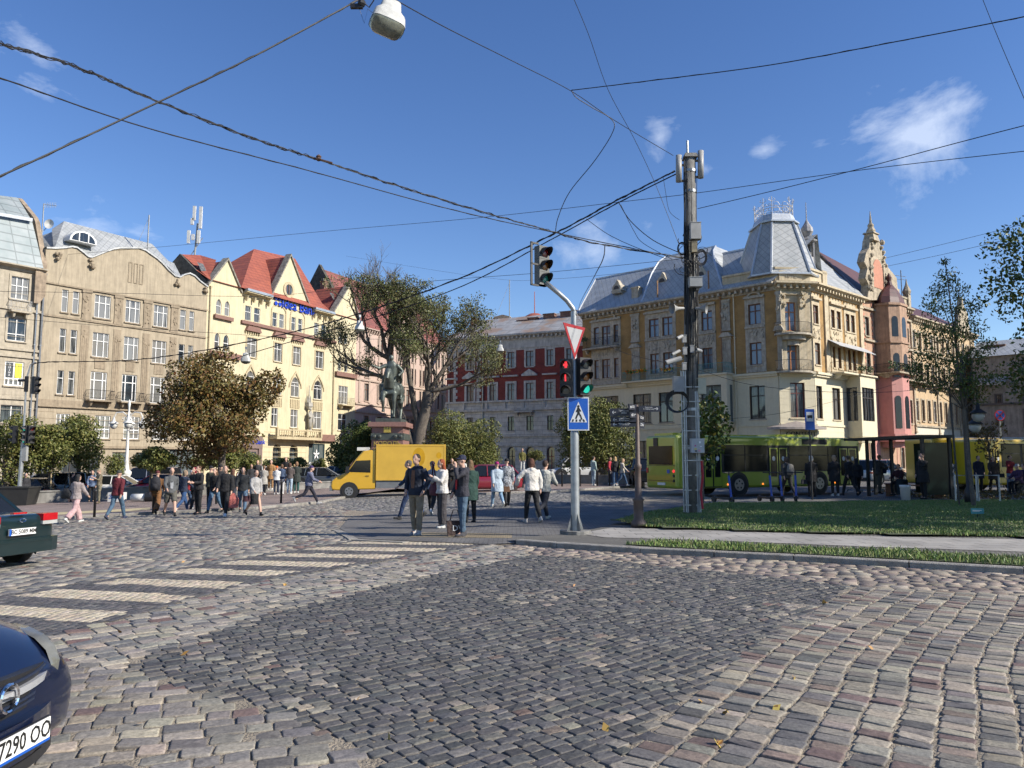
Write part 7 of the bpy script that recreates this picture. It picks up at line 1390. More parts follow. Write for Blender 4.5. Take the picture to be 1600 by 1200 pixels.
# ---------------------------------------------------------------- monument
b=at(610,60);MO=empty('monument',b,0,'bronze horseman on a rosy granite pedestal before the half bare tree','monument');s=60/1200;gr=mat('rosy_granite',(.30,.165,.135),.5,vary=.12,scale=9);BRZ=mat('dark_bronze',(.075,.085,.075),.5,metal=.5,vary=.25,scale=3,col2=(.13,.15,.13));GOLD=mat('gilded_letters',(.70,.50,.12),.35,metal=.6)
Z=lambda py:P(610,py,60).z-b.z
m=MB();m.box(-3.2,3.2,-4,4,-.2,.5);m.box(-2.4,2.4,-3.2,3.2,.5,1.0);m.box(-1.2,1.2,-1.6,1.9,1.0,Z(668));m.box(-1.45,1.45,-1.85,2.1,Z(668),Z(661));m.build('pedestal',gr,MO);m=MB();m.box(-.95,.95,-1.4,1.6,Z(661),Z(655));m.build('bronze_plinth',BRZ,MO)
m=MB();m.box(-1.25,1.25,-1.65,1.95,Z(688),Z(678));[m.ball((x,-1.68,Z(683)),.16,n=6,m=4)for x in(-1,-.6,.6,1)];m.build('relief_band',BRZ,MO);m=MB();m.box(-.27,.27,-1.72,-1.62,Z(677),Z(672));[m.taper(x,-1.67,Z(672),Z(672)+.3,.09,.04,.01,.01)for x in(-.2,0,.2)];m.build('gilded_crown',GOLD,MO);text('inscription','КОРОЛЬ\nДАНИЛО',.5,GOLD,MO,(0,-1.63,Z(699.5)),(rad(90),0,0),.03)
def remesh(mb,vox,smooth=4,name='body'):
    me=bpy.data.meshes.new(name);me.from_pydata(mb.v,[],mb.f);o=bpy.data.objects.new('tmp',me);md=o.modifiers.new('r','REMESH');md.mode='VOXEL';md.voxel_size=vox;md.use_smooth_shade=True
    if smooth:ms=o.modifiers.new('s','SMOOTH');ms.factor=.5;ms.iterations=smooth
    r_=evaluated(o);bpy.data.objects.remove(o);r_.materials.clear();r_.polygons.foreach_set('use_smooth',[True]*len(r_.polygons));return r_
z=Z(655);m=MB();q=lambda px,py,o=0:Vector(P(px,py,60+o))-Vector(b)
# horse seen from the front: chest, neck, head, four legs, tail; the rider with cloak and stretched arm
m.tube([(.15,2.6,z+2.25),(.1,1.6,z+2.35),(.05,.4,z+2.2),(.0,-.6,z+2.25),(-.02,-1.1,z+2.35)],[.5,.72,.68,.72,.5],12);m.tube([(0,-.9,z+2.5),(.0,-1.35,z+3.2),(-.02,-1.5,z+3.6)],[.48,.34,.27],10);m.tube([(-.02,-1.4,z+3.7),(-.05,-1.75,z+3.35),(-.06,-1.95,z+2.95)],[.27,.22,.13],8);[m.tube([(x,-1.4,z+3.75),(x*1.3,-1.42,z+4.02)],[.07,.02],5)for x in(-.14,.12)]
for x,pts in[(-.42,[(-1.0,2.0,.27),(-1.45,1.75,.2),(-1.5,1.35,.15),(-1.25,.75,.1),(-1.2,.5,.15)]),(.36,[(-.9,2.0,.27),(-1.0,1.35,.17),(-.95,.8,.12),(-.95,.2,.1),(-1.05,.06,.17)]),(-.35,[(2.2,2.0,.36),(2.35,1.4,.24),(2.7,.95,.14),(2.5,.3,.11),(2.4,.06,.16)]),(.45,[(2.1,2.0,.36),(1.9,1.4,.24),(2.2,.95,.14),(1.9,.3,.11),(1.8,.06,.16)])]:m.tube([(x,y,z+h)for y,h,_ in pts],[w for*_,w in pts],8)
m.tube([(.1,3.0,z+2.4),(.1,3.3,z+1.6),(.15,3.2,z+.9)],[.16,.2,.06],7)
m.rings([(0,.1,z+2.6,.34,.3),(0,.05,z+3.4,.36,.26),(-.02,0,z+4.15,.52,.28),(-.02,0,z+4.45,.34,.22),(-.02,0,z+4.6,.16,.15)],12);m.ball((-.04,-.05,z+4.82),.2,.22,.27,10,8)
m.tube([(-.42,-.05,z+4.25),(-.95,-.35,z+3.95),(-1.3,-.75,z+4.1),(-1.42,-.9,z+4.15)],[.17,.14,.1,.1],8);m.tube([(.4,-.05,z+4.25),(.85,.1,z+3.75),(.6,-.5,z+3.35)],[.17,.14,.1],8);[m.tube([(sx*.25,.1,z+2.75),(sx*.75,-.5,z+2.6),(sx*.78,-.3,z+1.75),(sx*.8,-.6,z+1.5)],[.26,.2,.14,.1],8)for sx in(-1,1)]
m.add([(-.5,.2,z+4.3),(.5,.2,z+4.3),(.75,.8,z+3.2),(.3,1.5,z+2.3),(-.9,1.5,z+1.9),(-1.15,.7,z+2.2)]+[(-.5,.4,z+4.2),(.5,.4,z+4.2),(.75,1.0,z+3.1),(.3,1.7,z+2.2),(-.9,1.7,z+1.8),(-1.15,.9,z+2.1)],[(0,1,2,3,4,5),(11,10,9,8,7,6)]+[(i,6+i,6+(i+1)%6,(i+1)%6)for i in range(6)])
me=remesh(m,.06,2);me.materials.append(BRZ);link('horseman',me,MO)
# ---------------------------------------------------------------- low things on the square
STW=mat('grey_stone_wall',(.30,.29,.265),.85,vary=.2,scale=2,streak=.2);
def lowwall(name,label,pts,h,w=.5,cat='low wall',material=None):
    m=MB()
    for i in range(len(pts)-1):
        a,b=at(*pts[i]),at(*pts[i+1]);d=(b-a);d.z=0;nn=Vector((-d.y,d.x,0)).normalized()*w;m.add([a+Vector((0,0,-.1)),b+Vector((0,0,-.1)),b+nn+Vector((0,0,-.1)),a+nn+Vector((0,0,-.1)),a+Vector((0,0,h)),b+Vector((0,0,h)),b+nn+Vector((0,0,h)),a+nn+Vector((0,0,h))],[(0,3,2,1),(4,5,6,7),(0,1,5,4),(1,2,6,5),(2,3,7,6),(3,0,4,7)])
        p=a+d*.0;m.add([a-nn*.1+Vector((0,0,h)),b-nn*.1+Vector((0,0,h)),b+nn*1.1+Vector((0,0,h)),a+nn*1.1+Vector((0,0,h)),a-nn*.1+Vector((0,0,h+.08)),b-nn*.1+Vector((0,0,h+.08)),b+nn*1.1+Vector((0,0,h+.08)),a+nn*1.1+Vector((0,0,h+.08))],[(4,5,6,7),(0,1,5,4),(3,2,1,0),(1,2,6,5),(3,0,4,7)])
    return tag(m.build(name,material or STW,None),label,cat)
lowwall('low_wall','long low grey stone wall in front of the parked cars at the left',[(58,45),(235,48),(380,51)],.72);lowwall('low_wall','low stone wall with steps behind the waiting group',[(395,52),(520,56)],.5);lowwall('low_wall','low dark stone wall behind the yellow van',[(395,58),(600,60)],.95,material=mat('dark_stone',(.16,.16,.155),.85,vary=.15));lowwall('low_wall','pale low wall before the brick house',[(735,56),(1003,50)],.62)
def bollard(lb,px,dep,h=1.0,lift=.1):
    b=at(px,dep,lift);m=MB();m.lathe([(.05,-.05),(.045,h-.12),(.06,h-.1),(.06,h-.04),(.03,h)],0,0,8);o=m.build('bollard',BLKP,None,True);o.location=b;tag(o,lb,'bollard','black bollards along the kerb')
for lb,px,dep in[('black bollard beside the woman in pink trousers',152,29.5),('black bollard left of the man with the rucksack',243,31),('black bollard before the waiting group',441,35),('black bollard beneath the magenta cap woman',817,46),('second bollard of the row right of the white jackets',878,46.5),('bollard just right of the signal post',906,46.5),('bollard left of the student in mint',933,47),('last bollard before the green bus',952,47.5)]:bollard(lb,px,dep)
# skip, litter bin, shelter, racks, scooters, leaf litter
b=at(35,43);sk=empty('waste_skip',b,.05,'dark plastic waste skip at the foot of the left signal post','skip');m=MB();m.taper(0,0,.12,1.05,.62,.5,.78,.62);m.box(-.82,.82,-.66,.66,1.05,1.12);m.build('tub',mat('dark_skip',(.03,.03,.028),.6),sk);[tag(MB().tube([(x,-.3,.1),(x+.08,-.3,.1)],.1,8).build('wheel',BLKP,sk))for x in(-.5,.45)]
b=at(1412,30.5,LZ);m=MB();m.lathe([(.17,0),(.19,.5),(.21,.52),(.21,.6)],0,0,10);o=m.build('litter_bin',IVORY,None,True);o.location=b;tag(o,'small white litter bin at the front of the shelter','litter bin')
S0,S1=at(1368,36,.1),at(1456,32,.1);dv=(S1-S0);dv.z=0;sh=empty('bus_shelter',S0,math.atan2(dv.y,dv.x),'dark glass bus shelter between the green and yellow buses','bus shelter');L=dv.length;m=MB();m.box(-1.6,L+.1,-.6,1.0,2.5,2.62);m.build('roof',BLKP,sh)
for x,y in[(0,-.4),(L,-.4),(0,.8),(L,.8),(-1.4,.8)]:m=MB();m.box(x-.06,x+.06,y-.06,y+.06,-.1,2.5);m.build('post',BLKP,sh)
SG=mat('shelter_glass',(.012,.025,.022),.15,vary=.05,spec=.2)
m=MB();m.box(L*.42,L-.08,.79,.81,.15,2.3);m.build('glass_panel',SG,sh);m=MB();m.box(L-.01,L+.01,-.3,.7,.15,2.3);m.build('glass_panel',SG,sh);m=MB();m.box(L*.5,L*.5+.75,.76,.785,.8,2.0);m.build('poster',mat('dim_poster',(.16,.17,.15),.4,vary=.2,scale=5),sh);m=MB();m.box(0.1,L-.2,.3,.65,.45,.5);m.box(.2,.26,.3,.6,-.1,.45);m.box(L-.4,L-.34,.3,.6,-.1,.45);m.build('bench',BROWN,sh)
for px,lb in[(1502,'left steel rack beside the leaning sapling'),(1535,'right steel rack beside the leaning sapling')]:
    b=at(px+6,28.5,LZ);m=MB();w=.42;m.tube([(-w,0,0),(-w,0,1.02),(w,0,1.02),(w,0,0)],.035,6);o=m.build('cycle_rack',POLEG,None);o.location=b;tag(o,lb,'cycle rack','steel racks on the lawn edge')
SBL=mat('scooter_blue',(.01,.07,.42),.4)
for px,dep,rz,lb in[(1141,28.5,.5,'blue electric scooter standing alone beside the utility pole'),(1204,29,.2,'first of three parked blue scooters before the bus'),(1220,29.2,.1,'middle one of the three parked blue scooters'),(1242,29.3,-.3,'last of the three parked scooters, beside the backpacker')]:
    b=at(px,dep,LZ);e=empty('scooter',b,rz,lb,'scooter','electric scooters on the lawn edge');m=MB();m.tube([(0,0,.2),(0,.1,1.0)],.04,8);m.build('stem',SBL,e);m=MB();m.box(-.08,.08,.0,.85,.13,.2);m.build('deck',BLKP,e);m=MB();m.tube([(-.28,.1,1.12),(0,.1,1.1),(.28,.1,1.12)],.022,6);m.tube([(0,.1,1.0),(0,.1,1.16)],.03,6);m.build('handlebar',BLKP,e)
    for y in(-.02,.9):m=MB();m.tube([(-.035,y,.12),(.035,y,.12)],.12,12);m.build('wheel',BLKP,e)
r_=np.random.default_rng(8);n=420;poly=np.array(gp([(1462,780),(1596,783),(1580,768),(1466,767)],LZ));x=r_.uniform(poly[:,0].min(),poly[:,0].max(),n);y=r_.uniform(poly[:,1].min(),poly[:,1].max(),n)
tag(leaves('leaf_litter',[(a,c,LZ+.04,.2,.2,.05)for a,c in zip(x,y)],2600,.11,LMP,None,seed=77),'dry brown leaves heaped below the sapling',kind='stuff')
fl=np.array([(G(px,py).x,G(px,py).y)for px,py in[(r.uniform(150,1600),r.uniform(850,1190))for _ in range(34)]]);tag(leaves('leaf_litter',[(a,c,gz(a,c)+.012,.02,.02,.006)for a,c in fl],44,.07,leafmat('fallen_leaves',[(.45,.30,.08),(.30,.14,.05),(.5,.4,.1)]),None,seed=78),'few fallen leaves on the setts',kind='stuff')
b=at(223,42,.1);e=empty('donation_stand',b,0,'street stall with white box, drum and blue tipped megaphone on the ground','stand');m=MB();m.box(-1.7,-.9,-.2,.25,0,.5);m.build('box',IVORY,e);text('lettering','ЗСУ',.3,SIGNB,e,(-1.35,-.21,.26),(rad(90),0,0),.004);m=MB();m.tube([(-.5,0,.22),(.35,0,.22)],.2,12);m.build('drum',IVORY,e,True);m=MB();m.tube([(.3,0,.25),(.9,0,.25)],.28,12);m.build('speaker',BLKP,e);m=MB();m.lathe([(.22,.54),(.09,.9),(.08,1.0)],.7,0,10);m.build('megaphone',IVORY,e,True);m=MB();m.lathe([(.09,1.0),(.09,1.15)],.7,0,10);m.build('megaphone_tip',SIGNB,e)
# ---------------------------------------------------------------- vehicles
TYRE=mat('tyre_rubber',(.02,.02,.02),.85,vary=.1);RIM=mat('wheel_rim',(.33,.33,.34),.35,metal=.7);CGL=mat('car_glass',(.012,.014,.016),.08,spec=.5,vary=.05);CHROME=mat('chrome',(.75,.76,.78),.08,metal=1,vary=.01);LAMPR=mat('red_tail_lamp',(.45,.01,.015),.2,spec=.8);HEADL=mat('headlamp_glass',(.42,.43,.42),.12,spec=.9);PLATEW=mat('number_plate',(.72,.72,.70),.4,vary=.02);TRIM=mat('black_trim',(.02,.02,.022),.5)
def paint(n,c):return mat(n,c,.28,vary=.03,coat=.8,spec=.6)
def wheel(parent,x,y,r,w=.2):
    m=MB();s=1 if y>0 else-1;m.tube([(x,y-w*s,r),(x,y,r)],r,20);t=m.build('wheel',TYRE,parent,False);m=MB();m.tube([(x,y-.02*s,r),(x,y+.012*s,r)],r*.62,16);rm=m.build('rim',RIM,t);m=MB()
    for k in range(5):a=2*math.pi*k/5+.3;m.tube([(x+r*.36*math.cos(a),y+.006*s,r+r*.36*math.sin(a)),(x+r*.36*math.cos(a),y+.016*s,r+r*.36*math.sin(a))],r*.11,6)
    m.build('rim_hole',TRIM,rm);return t
def car(name,label,cat,pos,rz,L,W,H,kind,col,belt=None,plate=None,group=None,lamps=True):
    """x forward; kinds: sedan, hatch, van"""
    e=empty(name,pos,rz,label,cat,group);hw=W/2;hl=L/2;belt=belt or H*.62;g=.2
    K=dict(sedan=[(-1,.64,.84),(-.95,.68,.93),(-.60,.69,1),(.1,.63,1),(.42,.62,1),(.86,.50,.93),(1,.36,.78)],hatch=[(-1,.50,.82),(-.95,.62,.93),(-.6,.65,1),(.1,.63,1),(.5,.61,1),(.88,.48,.92),(1,.34,.76)],van=[(-1,.60,.9),(-.96,.60,.97),(-.5,.60,1),(.2,.60,1),(.6,.56,1),(.92,.46,.93),(1,.34,.8)])[kind]
    m=MB();vs=[];n=12
    for f,zt,wf in K:
        x=hl*f;z=H*zt;w=hw*wf;lo=g+(.12 if abs(f)>.97 else 0)
        half=[(w*.55,z),(w*.82,z-.02),(w*.95,z-.10),(w,z*.62+lo*.38),(w*.985,lo+.12),(w*.9,lo)]
        vs+=[(x,y,zz)for y,zz in half]+[(x,-y,zz)for y,zz in reversed(half)]
    k=len(K);m.add(vs,[(i*n+j,i*n+(j+1)%n,(i+1)*n+(j+1)%n,(i+1)*n+j)for i in range(k-1)for j in range(n)]+[tuple(range(n-1,-1,-1)),tuple(range((k-1)*n,k*n))])
    bo=m.build('body',col,e,True);bo.modifiers.new('s','SUBSURF').render_levels=2;bo.modifiers['s'].levels=1
    G_=dict(sedan=[(-.66,-.36,.14,.48)],hatch=[(-.93,-.70,.12,.50)],van=[(-.94,-.86,.30,.62)])[kind][0];zb,zt=H*.60,H;wb,wt=hw*.93,hw*.76
    b=[(hl*G_[0],wb,zb),(hl*G_[3],wb,zb),(hl*G_[2],wt,zt-.05),(hl*G_[1],wt,zt-.05)];V8=b+[(x,-y,z)for x,y,z in b];m=MB();m.add(V8,[(0,1,2,3),(7,6,5,4),(1,5,6,2),(0,3,7,4)]);gl=m.build('windows',CGL,e)
    m=MB();m.add([(hl*G_[1]-.04,wt+.02,zt-.07),(hl*G_[2]+.04,wt+.02,zt-.07),(hl*G_[2]-.12,wt*.8,zt),(hl*G_[1]+.12,wt*.8,zt)]+[(hl*G_[1]-.04,-wt-.02,zt-.07),(hl*G_[2]+.04,-wt-.02,zt-.07),(hl*G_[2]-.12,-wt*.8,zt),(hl*G_[1]+.12,-wt*.8,zt)],[(0,1,2,3),(7,6,5,4),(3,2,6,7),(1,5,6,2),(0,3,7,4)]);m.build('roof',col,e,True)
    for s in(-1,1):
        m=MB();ps=[(b[0],b[3]),(b[1],b[2])]+[((hl*q,wb,zb),(hl*q*.9,wt,zt-.05))for q in((-.12,)if kind=='sedan' else(-.12,-.5))]
        for a,c in ps:MB().tube([(a[0],a[1]*s*1.005,a[2]),(c[0],c[1]*s*1.005,c[2])],.035,4).build('pillar',col,e)
        q=MB();q.box(hl*G_[3]-.32,hl*G_[3]-.14,s*(wb+.02)-.0,s*(wb+.2),zb+.02,zb+.16)if s>0 else q.box(hl*G_[3]-.32,hl*G_[3]-.14,-(wb+.2),-(wb+.02),zb+.02,zb+.16);q.build('mirror',col,e)
        for f in(-.6,.60):
            m=MB();r=H*.225+.03;m.add([(hl*f,s*(hw+.004),r)]+[(hl*f+r*1.13*math.cos(math.pi*i/12),s*(hw+.004),r+r*1.13*math.sin(math.pi*i/12))for i in range(-2,15)],[(0,1+i,2+i)if s<0 else(0,2+i,1+i)for i in range(16)]);m.build('wheel_arch',TRIM,e);wheel(e,hl*f,s*(hw+.012),H*.215)
        if lamps:
            m=MB();m.ball((hl*.90,s*hw*.70,H*.43),.16,.17,.09,8,6);m.build('headlight',HEADL,e,True);m=MB();x=-hl*(.965 if kind=='sedan' else .955);m.box(x-.06,x+.14,min(s*hw*.50,s*hw*.90),max(s*hw*.50,s*hw*.90),H*(.42 if kind=='sedan' else .45),H*(.53 if kind!='van' else .7));m.build('taillight',LAMPR,e)
    m=MB();m.box(hl*.97,hl+.02,-hw*.72,hw*.72,g+.05,g+.3);m.build('front_bumper',TRIM,e);m=MB();m.box(-hl-.03,-hl*.97,-hw*.8,hw*.8,g+.08,g+.28);m.build('rear_bumper',col if kind=='sedan' else TRIM,e)
    m=MB();m.box(hl+.021,hl+.03,-.26,.26,g+.16,g+.27);m.build('number_plate',PLATEW,e);return e
CARS='cars parked beyond the low wall'
for a in[('people_carrier','silver people carrier behind the low wall at the left','car',88,50,math.pi+.1,4.9,1.85,1.78,'van',paint('silver_paint',(.28,.32,.33))),('parked_car','white car behind the man in camouflage','car',188,52,.15,4.4,1.8,1.45,'hatch',paint('white_paint',(.62,.62,.6))),('parked_van','dark blue van behind the lamp post','van',232,58,math.pi,4.8,1.9,1.95,'van',paint('navy_paint',(.012,.025,.08))),('parked_car','bright red car behind the walking crowd','car',248,50,math.pi+.2,4.2,1.75,1.45,'hatch',paint('red_paint',(.42,.015,.02))),('parked_car','dark grey estate car between crowd and yellow van','car',503,58,.1,4.6,1.8,1.5,'hatch',paint('grey_paint',(.05,.055,.06))),('parked_car','white car mostly hidden by the yellow van','car',545,62,.1,4.4,1.8,1.5,'hatch',MATS['white_paint']),('parked_car','white minivan behind the crowd centre','car',420,60,.0,4.5,1.8,1.7,'van',MATS['white_paint']),
          ('red_hatchback','dark red hatchback driving behind the waiting pedestrians','car',752,41,math.pi+.12,4.3,1.8,1.5,'hatch',paint('dark_red_paint',(.22,.012,.025))),('parked_van','small white van right of the signal post','van',900,60,math.pi+.1,4.4,1.8,1.8,'van',MATS['white_paint']),('parked_car','black saloon behind the students','car',978,56,.1,4.6,1.8,1.42,'sedan',paint('black_paint',(.01,.01,.012))),('parked_car','dark jeep just left of the green bus','car',1008,49,1.5,4.4,1.85,1.7,'van',MATS['black_paint']),('parked_car','white car seen through the bus shelter','car',1372,50,.6,4.5,1.8,1.6,'hatch',MATS['white_paint']),('parked_car','dark car at the far left behind the skip','car',28,47,math.pi+.1,4.4,1.8,1.5,'hatch',MATS['black_paint'])]:
    car(a[0],a[1],a[2],at(a[3],a[4],.1 if a[0]!='red_hatchback' else 0),a[5],*a[6:],group=CARS if a[0].startswith('park')else None)
# green saloon leaving at the left
hd_=Vector((-.965,.26)).normalized();c0=Vector((-8.38,13.35))+hd_*2.2;DG=paint('dark_green_paint',(.006,.018,.02));SD=car('green_saloon','dark green saloon seen from behind at the left edge','car',(c0.x-.05,c0.y,gz(c0.x,c0.y)),math.atan2(hd_.y,hd_.x),4.4,1.7,1.40,'sedan',DG)
for o in[c for c in SD.children if c.name.split('.')[0]=='taillight']:bpy.data.objects.remove(o)
xb=-2.2
for s in(-1,1):m=MB();a,c=sorted((s*.42,s*.76));m.prismz([(xb+.13,a),(xb-.035,a),(xb-.02 if s>0 else xb-.035,(a+c)/2),(xb+(.0),c),(xb+.2,c)]if s>0 else[(xb+.2,a),(xb,a),(xb-.02,(a+c)/2),(xb-.035,c),(xb+.13,c)],.81,.93);m.build('taillight',LAMPR,SD);m=MB();m.box(xb-.03,xb+.15,a+.0,c-.03 if s>0 else c,.745,.805)if s>0 else m.box(xb-.03,xb+.15,a+.03,c,.745,.805);m.build('reversing_light',HEADL,SD)
m=MB();m.box(xb-.06,xb-.03,-.26,.26,.60,.71);pl_=m.build('number_plate',PLATEW,SD);text('plate_number','BC 5089 MM',.105,SIGNK,pl_,(xb-.0615,-.02,.655),(rad(90),0,rad(-90)),.001,sx=.88,bold=.002);m=MB();m.box(xb-.0615,xb-.0601,.225,.26,.6,.71);m.build('plate_band',SIGNB,pl_)
m=MB();m.prismz([(xb+.2,-.80),(xb-.02,-.76),(xb-.07,-.6),(xb-.07,.6),(xb-.02,.76),(xb+.2,.80)][::-1],.28,.52);m.box(xb-.082,xb-.071,-.6,.6,.47,.50);m.build('bumper_shell',DG,SD);m=MB();m.box(xb+.02,xb+.1,-.13,.13,.95,.975);m.build('brake_light',LAMPR,SD);m=MB();m.tube([(xb-.045,.06*math.cos(t),.845+.03*math.sin(t))for t in[2*math.pi*i/12 for i in range(13)]],.006,4,cap=False);m.build('badge',CHROME,SD);m=MB();m.tube([(xb-.04,-.5,.3),(xb+.2,-.5,.3)],.035,8);m.build('exhaust',CHROME,SD)
# the near dark blue car: real loft of the front end, facing right
NB=paint('midnight_blue_paint',(.004,.008,.028));bc=empty('blue_car',(-2.35-2.12,3.80,gz(-4,3.4)+.04),rad(-2),'midnight blue car cropped by the lower left corner with chrome grille bar','car');hl,hw=2.05,.86
ST_=[(-2.05,.9,.80,.3),(-1.9,.98,.92,.22),(-1.0,.97,1,.2),(.2,.96,1,.2),(.75,.95,1,.2),(1.25,.90,.99,.2),(1.60,.82,.95,.2),(1.82,.74,.92,.2),(1.96,.66,.86,.2),(2.07,.56,.72,.24)]
m=MB();vs=[];n=18
for x,z,wf,lo in ST_:
    w=hw*wf;half=[(w*.22,z+.015),(w*.5,z+.008),(w*.74,z-.015),(w*.90,z-.06),(w*.985,z-.14),(w,z*.55+lo*.45),(w*.99,lo+.14),(w*.96,lo+.05),(w*.88,lo)];vs+=[(x,y,zz)for y,zz in half]+[(x,-y,zz)for y,zz in reversed(half)]
k=len(ST_);m.add(vs,[(i*n+j,i*n+(j+1)%n,(i+1)*n+(j+1)%n,(i+1)*n+j)for i in range(k-1)for j in range(n)]+[tuple(range(n-1,-1,-1)),tuple(range((k-1)*n,k*n))])
bo=m.build('body',NB,bc,True);sb_=bo.modifiers.new('s','SUBSURF');sb_.render_levels=2;sb_.levels=1
m=MB();m.add([(-1.6,.76,.93),(.72,.78,.93),(.0,.62,1.40),(-1.1,.62,1.40),(-1.6,-.76,.93),(.72,-.78,.93),(.0,-.62,1.40),(-1.1,-.62,1.40)],[(0,1,2,3),(7,6,5,4),(1,5,6,2),(0,3,7,4)]);m.build('windows',CGL,bc);m=MB();m.box(-1.15,.03,-.62,.62,1.39,1.44);m.build('roof',NB,bc)
for s in(-1,1): # swept headlights reaching back into the wing
    m=MB();n=14;ring=[]
    for i in range(n):t=2*math.pi*i/n;ring.append((math.cos(t),math.sin(t)))
    C3=Vector((1.77,s*.655,.635));ax=Vector((-.27,s*.135,.09));ay=Vector((.07,s*-.03,.115));nn=Vector((.55,s*.8,.35)).normalized();lay=[]
    for f,o in((1,-.07),(.97,-.018),(.6,.012),(.2,.022)):lay+=[C3+ax*c*f+ay*q*f*(1-.28*c)+nn*o*(1)for c,q in ring]
    m.add(lay,[(l*n+i,l*n+(i+1)%n,(l+1)*n+(i+1)%n,(l+1)*n+i)for l in range(3)for i in range(n)]+[tuple(range(3*n,4*n))]);hb=m.build('headlight',mat('smoky_headlamp',(.17,.17,.15),.10,spec=.9,vary=.2,scale=5),bc,True)
    m=MB();m.ball(C3+nn*-.03+ax*.15,.05,.05,.05,8,6);m.build('bulb',CHROME,hb,True)
    for f in(1.22,-1.25):wheel(bc,f,s*.865,.31)
def plane_x(y):return 2.075-.17*(abs(y)/.6)**2.2
def strip(m,y0,y1,zf0,zf1,o0,o1,n=10):
    ys=[y0+(y1-y0)*i/n for i in range(n+1)];v=[]
    for y in ys:v+=[(plane_x(y)+o0,y,zf0(y)),(plane_x(y)+o1,y,zf0(y)),(plane_x(y)+o1,y,zf1(y)),(plane_x(y)+o0,y,zf1(y))]
    m.add(v,[(4*i+a,4*i+b_,4*i+4+b_,4*i+4+a)for i in range(n)for a,b_ in((0,1),(1,2),(2,3))]+[(0,1,2,3),(4*n+3,4*n+2,4*n+1,4*n)])
m=MB();strip(m,-.46,.46,lambda y:.455,lambda y:.64-.05*abs(y),-.05,.004);gr_=m.build('grille',TRIM,bc);m=MB();[strip(m,-.43,.43,lambda y,q=q:q,lambda y,q=q:q+.012,.004,.014)for q in(.475,.50,.60)];m.build('grille_bar',mat('dark_blue_slats',(.02,.03,.06),.35),gr_)
m=MB();strip(m,-.47,.47,lambda y:.543,lambda y:.577,.004,.028,14);m.build('chrome_bar',mat('satin_chrome',(.70,.71,.73),.22,metal=.6,vary=.02),gr_);m=MB();m.tube([(2.115,.062*math.cos(t),.558+.062*math.sin(t))for t in[2*math.pi*i/24 for i in range(25)]],.009,6,cap=False);m.add([(2.118,.075,.548),(2.118,-.01,.567),(2.118,-.0,.552),(2.118,-.075,.568),(2.118,.01,.549),(2.118,.0,.563)],[(0,1,2),(3,4,5),(1,5,4,2)]);m.build('badge',CHROME,gr_)
m=MB();strip(m,-.70,.70,lambda y:.245,lambda y:.425,-.04,.055,16);m.build('bumper',NB,bc,False);m=MB();strip(m,-.45,.45,lambda y:.19,lambda y:.24,-.02,.06);m.build('lower_grille',TRIM,bc)
for s in(-1,1):m=MB();a,c=sorted((s*.53,s*.68));strip(m,a,c,lambda y:.25,lambda y:.36,.02,.062,3);m.build('fog_light_recess',TRIM,bc);m=MB();m.tube([(plane_x(.6)+.06,s*.6,.3),(plane_x(.6)+.07,s*.6,.3)],.035,10);m.build('fog_light',HEADL,bc)
m=MB();m.box(2.135,2.15,-.27,.27,.27,.40);m.build('plate_holder',TRIM,bc);m=MB();m.box(2.15,2.156,-.26,.26,.285,.397);pl_=m.build('number_plate',PLATEW,bc);m=MB();m.box(2.1562,2.157,-.26,.26,.285,.298);m.build('plate_band',SIGNB,pl_);text('plate_number','BC 7290 OO',.112,SIGNK,pl_,(2.157,.0,.345),(rad(90),0,rad(90)),.001,sx=.86,bold=.0012)
# yellow box van
YV=paint('van_yellow_paint',(.62,.36,.025));v0=at(548,41);VN=empty('box_van',(v0.x+.45,v0.y,gz(v0.x,v0.y)),math.atan2(-.16,-1),'yellow box van with a grey sill in front of the monument','van')
# local frame: x forward (screen left), y left = nearer to the camera side is +y
m=MB();prof=[(-.9,.45),(.55,.42),(1.0,.40),(1.32,.42),(1.38,.62),(1.34,.88),(1.05,1.12),(.62,1.32),(.16,1.98),(-.22,2.42),(-.9,2.52)];m.prism([(x,z)for x,z in prof],-.97,.97);cab=m.build('cab',YV,VN);bv=cab.modifiers.new('b','BEVEL');bv.width=.07;bv.segments=3
m=MB();m.box(-4.5,-.92,-1.05,1.05,.92,2.75);m.box(-4.52,-4.42,-1.06,1.06,.9,2.78);m.box(-.98,-.9,-1.06,1.06,.9,2.78);m.box(-4.42,-.98,1.04,1.065,2.68,2.77);m.box(-4.42,-.98,1.04,1.065,.9,.98);[m.box(x,x+.012,1.05,1.0525,.98,2.68)for x in(-3.6,-2.7,-1.8)];bx_=m.build('box_body',mat('box_yellow',(.60,.37,.05),.45,vary=.06,scale=1.2),VN);m=MB();m.box(-4.5,-.92,-1.0,1.0,.5,.918);m.build('sill',mat('sill_grey',(.16,.17,.18),.5),VN);m=MB();m.box(-.55,.1,-.5,.5,2.45,2.62);m.build('cooling_unit',IVORY,VN)
for s in(-1,1):
    m=MB();m.add([(x,s*.975,z)for x,z in[(-.62,1.30),(.52,1.34),(.12,1.92),(-.62,1.95)]],[(0,1,2,3)]);m.build('side_window',CGL,VN);m=MB();m.ball((1.24,s*.78,.85),.13,.16,.12,8,6);m.build('headlight',HEADL,VN,True);m=MB();m.box(.45,.62,min(s*1.0,s*1.2),max(s*1.0,s*1.2),1.28,1.62);m.build('mirror',TRIM,VN);m=MB();m.box(-.55,-.38,min(s*.985,s*1.0),max(s*.985,s*1.0),1.12,1.15);m.build('door_handle',TRIM,VN)
    for x in(.45,-3.2):m=MB();m.tube([(x,s*.80,.36),(x,s*.978,.36)],.47,20);m.build('wheel_arch',TRIM,VN);wheel(VN,x,s*1.0,.35,.25)
